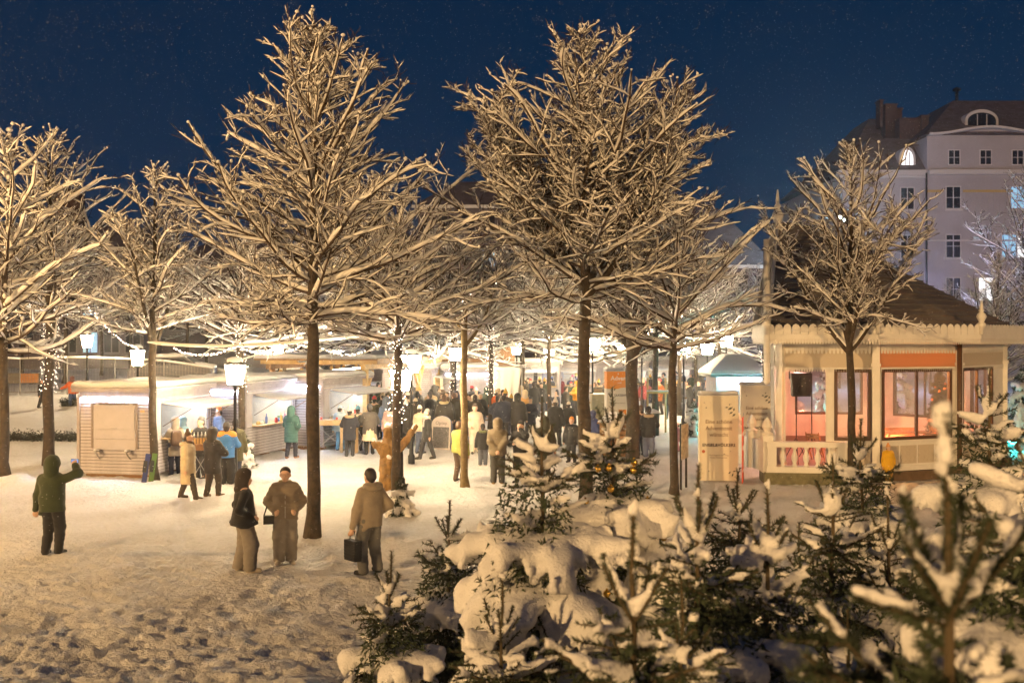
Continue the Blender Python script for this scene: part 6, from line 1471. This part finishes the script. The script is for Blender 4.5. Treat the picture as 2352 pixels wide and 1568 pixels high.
def pillar(label, x, y, w, hgt, dp, rz, base):
    p = gl(x, y); t = thing('banner_pillar', label, 'sign', (p[0], p[1], p[2]), rz)
    m = MB(); m.mm((-w / 2, 0, .03), (w / 2, dp, hgt)); m.build('box', base, t)
    for s in (-w / 2, w / 2):
        m = MB(); m.mm((s - .012, -.012, .03), (s + .012, .012, hgt + .004)); m.build('edge_strip', base, t)
    snow_pad('snow_cap', w, dp, .10, (0, dp / 2, hgt), t, over=.03, nx=14, ny=10)
    f = -.006; U = w / 1.06
    lettering('Eine schöne', .155 * U, t, (0, f, hgt - .80), INK2, bold=.002); lettering('Adventszeit', .155 * U, t, (0, f, hgt - .98), INK2, bold=.002); lettering('wünscht', .155 * U, t, (0, f, hgt - 1.16), INK2, bold=.002)
    lettering('ENGEL&VÖLKERS', .118 * U, t, (0, f, hgt - 1.44), INK, bold=.003)
    lettering('Herrengasse und Ring', .06 * U, t, (0, f, hgt - 1.70), INK2); lettering('frohe Weihnachten', .06 * U, t, (0, f, hgt - 1.77), INK2)
    # printed twig in the upper right corner, dots and stars
    m = MB(); c = np.array([w * .30, hgt - .36])
    def leaf(mb, cx, cz, a, l=.085, b=.03): mb.prism([(cx + l * math.cos(a), cz + l * math.sin(a)), (cx - b * math.sin(a), cz + b * math.cos(a)), (cx - l * math.cos(a), cz - l * math.sin(a)), (cx + b * math.sin(a), cz - b * math.cos(a))], .003, (0, -.001, 0))
    leaf(m, c[0], c[1] - .02, .5); leaf(m, c[0] + .10, c[1] - .05, 1.4, .05, .025); leaf(m, c[0] - .10, c[1] + .01, .1, .05, .02); leaf(m, c[0] + .02, c[1] - .14, .5, .06, .025); leaf(m, c[0] + .10, c[1] - .20, .7, .06, .03); leaf(m, c[0] - .02, c[1] + .09, 1.2, .03, .015)
    leaf(m, w * .28, .26, .8, .05, .02); leaf(m, w * .36, .20, 1.2, .06, .02); leaf(m, w * .40, .30, .2, .04, .02)
    m.build('printed_twig', GRN, t)
    m = MB()
    for qx, qz, r in ((-.38, hgt - .22, .018), (-.33, hgt - .36, .025), (.32, hgt - .25, .012), (.14, .78, .022), (.30, .86, .014), (-.26, .30, .022), (-.22, hgt - .22, .01), (.05, .9, .008)):
        m.prism([(qx * w + r * math.cos(a) * (1 if k % 2 == 0 else .45), qz + r * math.sin(a) * (1 if k % 2 == 0 else .45)) for k, a in enumerate(np.arange(8) * PI / 4)], .003, (0, -.001, 0))
    m.build('printed_stars', INK, t)
    m = MB(); m.prism([(-w * .40 + .045 * math.cos(a), .85 + .045 * math.sin(a)) for a in np.arange(16) * PI / 8], .003, (0, -.001, 0)); m.build('printed_dot', REDP, t)
    return t
pillar('nearer cream banner pillar with printed advent greeting', 1651, 1104, 1.06, 2.43, .32, -.05, mat('cream_banner', (.72, .66, .54), .75, var=(2, .05)))
pillar('farther pinkish banner pillar with printed advent greeting beside the porch', 1738, 1058, 1.0, 2.5, .32, -.05, mat('pale_banner', (.74, .68, .60), .75, var=(2, .05)))
# narrow red and white banner between them
p = gl(1706, 1108); t = thing('beach_banner', 'narrow red and white banner leaning between the two pillars', 'banner', p, 1.28)
m = MB(); m.mm((-.25, -.01, .05), (.25, .01, 1.85)); m.build('cloth', mat('red_banner', (.70, .10, .04), .6), t)
for z_, hh_ in ((.35, .06), (.95, .12), (1.35, .10)):
    m = MB(); m.mm((-.24, -.0145, z_), (.24, -.0105, z_ + hh_)); m.build('white_print', WPAINT, t)
m = MB(); m.cyl((.26, 0, 0), (.26, 0, 1.95), .014); m.build('pole', STEEL, t)
# orange advertising pillar
p = gl(1420, 1004); t = thing('advertising_pillar', 'orange and white advertising pillar with a cap of snow', 'sign', p, .03)
m = MB(); m.mm((-.46, 0, .03), (.46, .8, 1.95)); m.build('lower_panel', mat('white_banner', (.78, .72, .62), .6), t)
m = MB(); pts = [(-.46, 1.951), (.46, 1.951), (.46, 2.68), (-.46, 2.68)]; m.mm((-.46, 0, 1.951), (.46, .8, 2.68)); m.build('upper_panel', mat('orange_banner', (.80, .28, .03), .6), t)
m = MB(); m.prism([(-.455, 1.90)] + [(.455 * x_, 1.96 + .045 * math.sin(x_ * 3.2)) for x_ in np.linspace(-1, 1, 12)] + [(.455, 1.90)], .004, (0, -.001, 0)); m.build('wavy_edge', mat('white_banner', (1, 1, 1)), t)
snow_pad('snow_cap', .92, .8, .14, (0, .4, 2.68), t, over=.04, nx=14, ny=12)
lettering('Advent', .24, t, (.05, -.006, 2.30), WPAINT, bold=.004); lettering('markt', .07, t, (.05, -.006, 2.17), WPAINT); lettering('VOLKSBANK', .12, t, (.10, -.006, 1.66), INK, bold=.003); lettering('vertraut wie wir', .075, t, (.05, -.006, 1.36), INK2)
m = MB(); m.prism([(-.42, 1.78), (-.36, 1.78), (-.31, 1.68), (-.26, 1.78), (-.20, 1.78), (-.30, 1.60), (-.32, 1.60)], .004, (0, -.001, 0)); m.build('printed_mark', INK, t)
m = MB(); m.mm((.02, -.006, .92), (.32, -.001, 1.12)); m.build('orange_badge', mat('orange_banner', (1, 1, 1)), t); lettering('Ein', .13, t, (.17, -.012, .97), WPAINT)
m = MB(); m.prism([(.04 * math.cos(a) * (1 if k % 2 == 0 else .5), 2.55 + .05 * math.sin(a) * (1 if k % 2 == 0 else .5)) for k, a in enumerate(np.arange(10) * PI / 5)], .004, (0, -.001, 0)); m.build('printed_star', WPAINT, t)
# plywood box
p = gl(1377, 985); t = thing('plywood_box', 'tall grey plywood box left of the advertising pillar', 'box', p, .05); PLY = mat('plywood', (.30, .25, .17), .8, var=(4, .2))
m = MB(); m.mm((-.33, 0, 0), (.33, .6, 1.6)); m.build('body', PLY, t); m = MB(); m.prism([(-.2, 0), (.2, 0), (.16, .22), (-.16, .22)], .03, (0, .5, 1.6)); m.build('back_board', PLY, t)
snow_pad('snow_cap', .5, .4, .06, (0, .25, 1.6), t, over=0, nx=10, ny=8)
# slatted crate with pitched lid
p = gl(1416, 1045); t = thing('slatted_crate', 'wooden slatted feeder crate with a snowy pitched top', 'crate', p, .35); OAK = mat('weathered_oak', (.36, .21, .09), .75, var=(6, .25))
for k in range(8):
    for sx_, sy_, rz_, ln in ((0, -.42, 0, .84), (.42, 0, PI / 2, .84), (0, .42, 0, .84), (-.42, 0, PI / 2, .84)):
        if k < 6 or sy_ == 0:
            m = MB(); m.box((sx_, sy_, .12 + k * .15), (ln, .022, .10), rz_); m.build('slat', OAK, t)
for a in (-.4, .4):
    for b in (-.4, .4): m = MB(); m.mm((a - .03, b - .03, 0), (a + .03, b + .03, 1.15)); m.build('post', OAK, t)
for s in (-1, 1):
    m = MB(); m.bar((s * .52, 0, 1.14), (.0 + s * .01, 0, 1.48), .9, .03); m.build('lid_board', OAK, t)
    m = MB(); m.bar((s * .50, 0, 1.185), (s * .02, 0, 1.525), .86, .05); m.build('lid_snow', SNOW, t)
# litter bin
p = gl(1500, 1000); t = thing('litter_bin', 'round dark green litter bin with a cone of snow', 'bin', p)
m = MB(); m.lathe([(.0, .03), (.24, .03), (.27, .9), (.29, .9), (.29, .94), (.0, .95)], 18); m.build('drum', mat('green_metal', (.02, .06, .045), .4), t, True); m = MB(); m.lathe([(.30, .95), (.27, 1.0), (.15, 1.06), (.02, 1.12)], 16); m.build('snow_cap', SNOW, t, True)
# stakes round a young tree
p = gl(1505, 992)
for i, (dx, dy) in enumerate(((-.35, -.2), (.4, -.25), (.05, .4))):
    t = thing('tree_stake', ['pale tree stake left of the staked trunk', 'pale tree stake right of the staked trunk', 'pale tree stake behind the staked trunk'][i], 'stake', (p[0] + dx, p[1] + dy, p[2])); m = MB(); m.cyl((0, 0, 0), (0, 0, 2.4), .045, .04, 8); m.build('pole', PINE, t); m = MB(); m.ball((0, 0, 2.41), (.06, .06, .05)); m.build('snow_cap', SNOW, t, True)
t = thing('stake_rail', 'snowy cross rail nailed to the tree stakes', 'rail', (p[0], p[1], p[2])); m = MB(); m.bar((-.4, -.28, 1.75), (.5, -.32, 1.75), .03, .08); m.build('batten', PINE, t); m = MB(); m.tube([(-.4, -.28, 1.82), (0, -.3, 1.83), (.5, -.32, 1.82)], .035, 8); m.build('snow', SNOW, t, True)
# sign on two posts
p = gl(1570, 1122); t = thing('notice_board', 'narrow notice board on two dark posts, seen from the side', 'sign', p, 1.15)
for s in (-.28, .28): m = MB(); m.mm((s - .025, -.025, 0), (s + .025, .025, 1.75)); m.build('post', IRON, t)
m = MB(); m.mm((-.34, -.045, .80), (.34, -.026, 1.72)); m.build('board', mat('notice_print', (.5, .45, .36), .6, var=(9, .5)), t)
# chalkboard
p = gl(1011, 1032); t = thing('chalkboard', 'arched A-frame chalkboard sign standing in the snow', 'sign', p, -.25)
AB = mat('chalkboard_frame', (.42, .36, .33), .6); m = MB(); ar = [(-.36, .02), (.36, .02), (.36, .95)] + [(.36 * math.cos(a), .95 + .28 * math.sin(a)) for a in np.linspace(0, PI, 12)][1:-1] + [(-.36, .95)]
m.prism(ar, -.025, (0, 0, 0), (1, 0, 0), (0, .14, 1)); m.build('front_board', AB, t); m = MB(); m.prism(ar, .025, (0, .42, 0), (1, 0, 0), (0, -.14, 1)); m.build('rear_board', mat('blue_board', (.3, .34, .6), .6), t)
m = MB(); m.prism([(-.30, .10), (.30, .10), (.30, .84), (-.30, .84)], .006, (0, -.004, 0), (1, 0, 0), (0, .14, 1)); m.build('slate', mat('slate_board', (.07, .065, .07), .6, var=(20, .8)), t)
o = lettering('Optep', .17, t, (0, .132, .93), INK); o.rotation_euler = (PI / 2 - .14, 0, 0)
# high tables
def bar_table(label, x, y, w=.95, dp=.6, H=1.08, rz=0.0, slats=True, m_=None):
    p = gl(x, y); t = thing('bar_table', label, 'table', p, rz); W_ = m_ or PINE; n = 6
    for i in range(n): m = MB(); m.mm((-w / 2, -dp / 2 + i * dp / n + .006, H), (w / 2, -dp / 2 + (i + 1) * dp / n - .006, H + .035)); m.build('top_plank', W_, t)
    for a in (-w / 2 + .08, w / 2 - .08):
        for b in (-dp / 2 + .08, dp / 2 - .08): m = MB(); m.mm((a - .045, b - .045, 0), (a + .045, b + .045, H - .001)); m.build('leg', W_, t)
    m = MB(); m.mm((-w / 2 + .04, -dp / 2 + .03, H - .14), (w / 2 - .04, -dp / 2 + .055, H - .002)); m.build('apron', W_, t)
    for s in (-1, 1): m = MB(); m.bar((s * (w / 2 - .1), dp / 2 - .1, .15), (-s * (w / 2 - .1), dp / 2 - .1, .85), .02, .02); m.build('wire_brace', STEEL, t)
    return t, p, H
LP = mat('lit_pine', (.58, .42, .24), .65, var=(5, .15))
bar_table('high wooden table right in front of the third hut', 758, 1036, 1.0, .7, 1.1, .1, m_=LP)
bar_table('high wooden table left of the grey puffer jacket', 832, 1038, .55, .55, 1.1, .1, m_=LP)
bar_table('slatted high table in the far clearing', 1273, 922, .85, .7, 1.2, .05, m_=LP); bar_table('high table under the timber shelter', 1018, 985, .6, .6, 1.1, .0, m_=LP)
bar_table('high table in the middle of the crowd', 1178, 965, .6, .6, 1.1, .3, m_=LP)
_, p, H_ = bar_table('bar table among the group at the front hut', 459, 1108, .6, .6, 1.08, .2, m_=PINE_D)
t = thing('basket', 'dark basket of bottles on the bar table', 'basket', (p[0], p[1], p[2] + H_ + .036), .2)
for k in range(6): m = MB(); m.box((-.2 + .08 * k, -.15, .08), (.06, .02, .16)); m.build('slat', PINE, t)
m = MB(); m.mm((-.24, -.139, 0), (.24, .14, .13)); m.build('tub', BLACK, t)
for k in range(4): m = MB(); m.lathe([(.03, .135), (.03, .22), (.012, .26), (.012, .31)], 8, (-.15 + .1 * k, .0, 0)); m.build('bottle', STEEL, t, True)
# mugs on the tables
mg = MB(); mg.lathe([(.03, 0), (.038, .01), (.04, .09), (.036, .09), (.034, .02), (0, .015)], 10); mg = mg.mesh('mug', True); mg.materials.append(mat('mug_glaze', (.6, .1, .08), .3))
for lb, x, y, dx in [('mug on the left end of the table before the third hut', 758, 1036, -.3), ('mug on the right end of the table before the third hut', 758, 1036, .25), ('mug on the table left of the grey puffer jacket', 832, 1038, .05)]:
    p = gl(x, y); o = bpy.data.objects.new('mug', mg); COL.objects.link(o); o.location = (p[0] + dx, p[1] - .05, p[2] + 1.137); tag(o, lb, 'mug')
# carved wooden figure with raised arms
p = gl(893, 1122); t = thing('carved_figure', 'rough chainsaw-carved wooden figure with raised arms and snow on it', 'sculpture', p, .1); t.scale = (.86, .86, .95)
C = [((0, 0, 0), .30, (0, 0, .7), .27), ((0, 0, .7), .27, (-.02, 0, 1.2), .26), ((-.05, 0, 1.25), .18, (-.03, 0, 1.55), .13), ((-.03, -.02, 1.62), .12, (-.03, -.02, 1.7), .12), ((-.15, 0, 1.1), .15, (-.44, -.04, 1.34), .09),
     ((.15, 0, 1.05), .15, (.45, 0, 1.3), .11), ((.45, 0, 1.3), .11, (.82, -.05, 1.78), .08), ((-.1, -.2, .5), .12, (.1, -.22, .95), .10)]
link('figure', blob(C, .028, .025, disp=lambda P: .022 * np.round(wob(P, 8, 3) * 2) / 2 + .012 * np.sin(P[..., 0] * 40 + P[..., 1] * 30), name='figure', smooth=False), mat('carved_wood', (.24, .14, .045), .8, bump=(20, .5, .02), var=(6, .4)), t)
C = [((-.03, -.02, 1.80), .10, (-.02, 0, 1.82), .09), ((-.46, -.03, 1.42), .07, (-.40, -.03, 1.30), .06), ((.50, 0, 1.33), .06, (.80, -.05, 1.80), .07), ((-.2, -.02, 1.36), .07, (.12, 0, 1.42), .07), ((0, -.28, .98), .06, (.05, -.3, .95), .05), ((.18, -.1, 1.3), .06, (.2, -.1, 1.2), .05)]
link('snow_patches', blob(C, .025, .02, disp=lambda P: .012 * wob(P, 14, 2), name='snow_patches'), SNOW, t)
# snow-laden cable and garlands over the huts
def cable(label, pts, r, sr, name='overhead_cable', lumps=True):
    t = thing(name, label, 'cable', pts[0]); P = np.array(pts) - np.array(pts[0]); n = 40
    Q = resample(P[None], n)[0]; seg = len(P) - 1
    u = np.linspace(0, 1, n); Q[:, 2] -= 0
    link('wire', qmesh('wire', [tubes(Q[None], np.full((1, n), r), 5)]), WIRE, t)
    rng = np.random.default_rng(3); w = sr * rng.uniform(.8, 1.15, n); w[0] = w[-1] = sr * .3
    link('snow_ridge', qmesh('snow_ridge', [tubes((Q + np.array([0, 0, .6 * sr]))[None], w[None], 7)]), SNOW, t); return t
def sag(a, b, s, n=18): 
    a = np.array(a, float); b = np.array(b, float); u = np.linspace(0, 1, n)[:, None]; P = a + (b - a) * u; P[:, 2] -= s * 4 * (u * (1 - u))[:, 0]; return [tuple(q) for q in P]
Z = lambda x, y, d: (PX(x, d), d, PZ(y, d))
cable('thick snow-laden cable strung from the slender tree to the dark-trunked tree', sag(Z(338, 788, 27.5), Z(700, 785, 26.5), .12) + sag(Z(702, 784, 26.5), Z(1000, 742, 30), .1), .012, .050)
for i, (a, b, s, lb) in enumerate([(Z(400, 800, 28), Z(552, 790, 28), .25, 'light garland left of the big lantern'), (Z(556, 800, 28), Z(720, 775, 29), .3, 'light garland right of the big lantern'), (Z(740, 800, 30), Z(905, 770, 28), .35, 'light garland left of the wrapped tree'), (Z(200, 700, 27), Z(318, 800, 33), .2, 'light garland dropping to the small lantern')]):
    P = np.array(sag(a, b, s, 60)); light_string(lb, P - P[0], P[0], every=2, size=.020, jitter=.015, seed=i)
# bulbs wound round trunks and into branches
def wrap(key, z0, z1, r, turns, n, label, seed, up=True, nb=8):
    t, m, p = TREE_PTS[key]; lead = m[3]; sc_ = t.scale[0]; P = fairy_path(lead * sc_, z0, z1, r * max(1, sc_ * .95), turns, n, seed); a = t.rotation_euler[2]; R = rotm('z', a) * 1.0
    light_string(label, P @ R.T, p, seed=seed, jitter=.035)
    if up:
        L1 = m[4][0]; rng = np.random.default_rng(seed); low = np.argsort(L1[:, 0, 2])[:nb]
        for i, b in enumerate(low):
            Q = resample(L1[b][None, :7] * sc_, 46)[0] @ R.T + np.array([0, 0, .05]); light_string('%s, branch strand %s' % (label.replace('bulbs wound round', 'bulbs along a bough of'), ['one', 'two', 'three', 'four', 'five', 'six', 'seven', 'eight', 'nine', 'ten', 'eleven', 'twelve'][i]), Q, p, seed=seed + b, jitter=.05)
wrap('left', 2.3, 4.8, .22, 16, 300, 'bulbs wound round the tall left trunk', 1, nb=9)
wrap('m0', 2.4, 4.6, .17, 14, 220, 'bulbs wound round the trunk by the big lantern', 2, nb=6)
wrap('wrapped', 1.9, 4.4, .19, 14, 260, 'bulbs wound round the trunk behind the carved figure', 3, nb=6)
wrap('m2', 1.5, 4.4, .2, 14, 260, 'bulbs wound round the trunk by the closed hut', 4, nb=4); wrap('m3', 1.5, 4.4, .2, 14, 260, 'bulbs wound round the trunk by the tent flap', 5, nb=4)
# bulb column behind the porch
q = (PX(1757, 36.5), 36.5, gz(9, 36)); zz = np.linspace(.3, 3.5, 320); aa = np.linspace(0, 40 * PI, 320); light_string('glittering bulb column behind the porch of the pavilion', np.stack([.16 * np.cos(aa), .16 * np.sin(aa), zz], -1), q, seed=8, jitter=.03)
t = thing('wooden_post', 'dark post carrying the glittering bulbs', 'post', q); m = MB(); m.cyl((0, 0, 0), (0, 0, 3.6), .1, .09, 10); m.build('shaft', BARK, t)
# things on the left: leaning sledge, fence, hedge rows, snowed-in car
p = gl(340, 1108); t = thing('leaning_sledge', 'blue and green plastic sledge leaning on the corner of the front hut', 'sledge', p, .5)
for i, (c_, o_) in enumerate((((.015, .03, .14), -.09), ((.09, .17, .04), .09))):
    m = MB(); m.bar((o_, .12, .02), (o_ + .14, .30, .78), .13, .05, up=(0, 1, 0)); m.build('board', mat('sledge_%d' % i, c_, .4), t)
    m = MB(); m.bar((o_, .09, .3), (o_ + .06, .20, .6), .1, .03, up=(0, 1, 0)); m.build('strap', BLACK, t)
FW = mat('mesh_fence', (.25, .24, .22), .5, metal=.6)
def fence(label, a, b, n, H=1.7):
    a = np.array(a, float); b = np.array(b, float); t = thing('mesh_fence', label, 'fence', (a[0], a[1], gz(*a)))
    for i in range(n + 1):
        q = a + (b - a) * i / n; dz = gz(*q) - gz(*a); d_ = q - a; m = MB(); m.cyl((d_[0], d_[1], dz), (d_[0], d_[1], dz + H), .025, .025, 6); m.build('post', FW, t)
        if i < n:
            q2 = a + (b - a) * (i + 1) / n; e = q2 - a; dz2 = gz(*q2) - gz(*a); g = MB()
            for z_ in (.15, H - .05): m = MB(); m.bar((d_[0], d_[1], dz + z_), (e[0], e[1], dz2 + z_), .03, .03); m.build('panel_rail', FW, t)
            for k in range(1, 16): u = k / 16; g.bar(((d_ * (1 - u) + e * u)[0], (d_ * (1 - u) + e * u)[1], dz * (1 - u) + dz2 * u + .15), ((d_ * (1 - u) + e * u)[0], (d_ * (1 - u) + e * u)[1], dz * (1 - u) + dz2 * u + H - .05), .008, .008)
            for k in range(1, 6): g.bar((d_[0], d_[1], dz + .15 + k * .25), (e[0], e[1], dz2 + .15 + k * .25), .008, .008)
            w_ = g.build('mesh', FW, t); w_['kind'] = 'stuff'
            m = MB(); m.tube([(d_[0], d_[1], dz + H), ((d_[0] + e[0]) / 2, (d_[1] + e[1]) / 2, (dz + dz2) / 2 + H + .01), (e[0], e[1], dz2 + H)], .045, 6); m.build('rail_snow', SNOW, t, True)
fence('mesh site fence with snow on its rail behind the front hut', (-27, 46), (-13.2, 44), 6); fence('mesh fence continuing behind the second hut', (-13, 44), (-8.5, 52), 4)
for i, (x0, x1, y, lb) in enumerate([(10, 188, 1026, 'low dark clipped hedge row on the bank'), (140, 190, 990, 'short dark hedge piece behind the children')]):
    a = G(x0, y); b = G(x1, y); L_ = b[0] - a[0]; rng = np.random.default_rng(i)
    t = thing('hedge_row', lb, 'hedge', (a[0], a[1], gz(a[0], a[1]))); n = int(L_ * 900); c = np.stack([rng.uniform(0, L_, n), rng.normal(0, .13, n), np.abs(rng.normal(.12, .1, n))], -1); D = nrm(rng.normal(0, 1, (n, 3))); S = nrm(np.cross(D, rng.normal(0, 1, (n, 3))))
    o = link('foliage', mk_mesh('foliage', np.stack([c - S * .02, c + S * .02, c + D * .09], 1).reshape(-1, 3), np.full(n, 3), np.arange(n * 3)), mat('hedge_leaf', (.03, .032, .02), .8), t); o['kind'] = 'stuff'
p = gl(48, 948); t = thing('road_barrier', 'orange and grey road barrier lying in the snow at the far left', 'barrier', (p[0], p[1], p[2]), .05)
m = MB(); m.mm((-1.6, -.1, .1), (1.0, .1, .65)); m.build('plank', mat('barrier_grey', (.18, .16, .14), .7), t); m = MB(); m.mm((.0, -.115, .15), (.95, -.101, .62)); m.build('orange_field', mat('barrier_orange', (.55, .22, .05), .6), t)
for s in (-1.2, .6): m = MB(); m.box((s, 0, .05), (.12, .6, .1)); m.build('foot', BLACK, t)
def snow_car(label, x, d, rz):
    X_, Y_ = PX(x, d), d; t = thing('parked_car', label, 'car', (X_, Y_, gz(X_, Y_)), rz)
    body = [(-2.1, .35), (-2.05, .75), (-1.9, .95), (-1.2, 1.0), (-.75, 1.42), (.75, 1.46), (1.45, 1.0), (2.0, .9), (2.1, .6), (2.1, .35)]
    m = MB(); m.prism(body, 1.7, (0, .85, 0), (1, 0, 0), (0, 0, 1)); m.build('body', mat('car_paint', (.05, .05, .06), .3), t)
    m = MB(); m.prism([(-1.05, 1.03), (-.68, 1.36), (-.05, 1.38), (-.05, 1.03)], .01, (0, -.851, 0)); m.prism([(.05, 1.03), (.05, 1.38), (.68, 1.38), (1.2, 1.03)], .01, (0, -.851, 0)); m.build('side_windows', DARKGL, t)
    for wx_ in (-1.3, 1.35):
        for wy_ in (-.80, .62):
            m = MB(); m.cyl((wx_, wy_, .32), (wx_, wy_ + .18, .32), .32, .32, 16); w_ = m.build('wheel', BLACK, t, False); m = MB(); m.cyl((wx_, wy_ - .01, .32), (wx_, wy_ + .02, .32), .19, .19, 12); m.build('rim', STEEL, w_)
    for hx_ in (-2.06, 2.06):
        for hy_ in (-.6, .6): m = MB(); m.box((hx_, hy_, .7), (.1, .3, .14)); m.build('headlight', GLASS, t)
    C = [((-.7, y_, 1.46), .14, (.7, y_, 1.5), .14) for y_ in (-.6, -.2, .2, .6)] + [((1.3, y_, 1.05), .12, (2.0, y_, .92), .10) for y_ in (-.6, 0, .6)] + [((-1.9, y_, 1.0), .10, (-1.2, y_, 1.05), .10) for y_ in (-.6, 0, .6)]
    link('snow_cover', blob(C, .05, .05, disp=lambda P: .03 * wob(P, 4, 1), name='snow_cover'), SNOW, t)
snow_car('snowed-in parked car behind the mesh fence', 398, 52, .1); snow_car('snowed-in parked car in the blue-lit street', 660, 60, .15); snow_car('parked car under snow behind the timber shelter', 800, 63, .1)
# dark wooden shed fence behind the shelter
t = thing('plank_fence', 'tall dark plank wall behind the timber shelter', 'fence', (PX(930, 58), 58, gz(-6, 58)))
for k in range(40): m = MB(); m.mm((k * .16, 0, 0), (k * .16 + .15, .03, 3.4 + .04 * (k % 3))); m.build('plank', PINE_D, t)
# falling snow: tiny flakes in the air
rng = np.random.default_rng(2024); n = 26000
d = 5 + 50 * rng.random(n) ** .8; X_ = (rng.random(n) - .5) * 1.12 * d; Zc = rng.uniform(.1, 1, n) * (4 + .36 * d); r = rng.uniform(.0028, .0075, n) * np.clip(d / 16, .5, 2.0)
c = np.stack([X_, d, Zc], -1); q = nrm(rng.normal(0, 1, (n, 3))); q2 = nrm(np.cross(q, rng.normal(0, 1, (n, 3)))); q3 = np.cross(q, q2)
V = np.stack([c + q * r[:, None], c + (-q * .5 + q2 * .87) * r[:, None], c + (-q * .5 - q2 * .87) * r[:, None], c + q3 * r[:, None]], 1).reshape(-1, 3); b4 = np.arange(n)[:, None, None] * 4; F = (np.array([[0, 1, 2], [0, 3, 1]])[None] + b4).reshape(-1, 3)
o = link('snowflakes', mk_mesh('snowflakes', V, np.full(len(F), 3), F.ravel()), SNOW_FINE); tag(o, 'fine snowflakes falling over the whole square', 'snowfall', kind='stuff')
# ------------------------------------------------------------------ snowy air
def haze_box(density=.0011, g=.86):
    m = MB(); m.mm((-350, -350, -1.9), (350, 350, 40)); o = m.build('haze', None); tag(o, 'thin bright haze of falling snow over the square', 'haze', kind='stuff')
    mt = bpy.data.materials.new('snowy_air'); mt.use_nodes = True; N = mt.node_tree.nodes; L = mt.node_tree.links
    N.remove(N['Principled BSDF']); v = N.new('ShaderNodeVolumePrincipled'); v.inputs['Color'].default_value = (.9, .92, .95, 1); v.inputs['Density'].default_value = density; v.inputs['Anisotropy'].default_value = g
    L.new(v.outputs[0], N['Material Output'].inputs['Volume']); o.data.materials.append(mt)
haze_box()
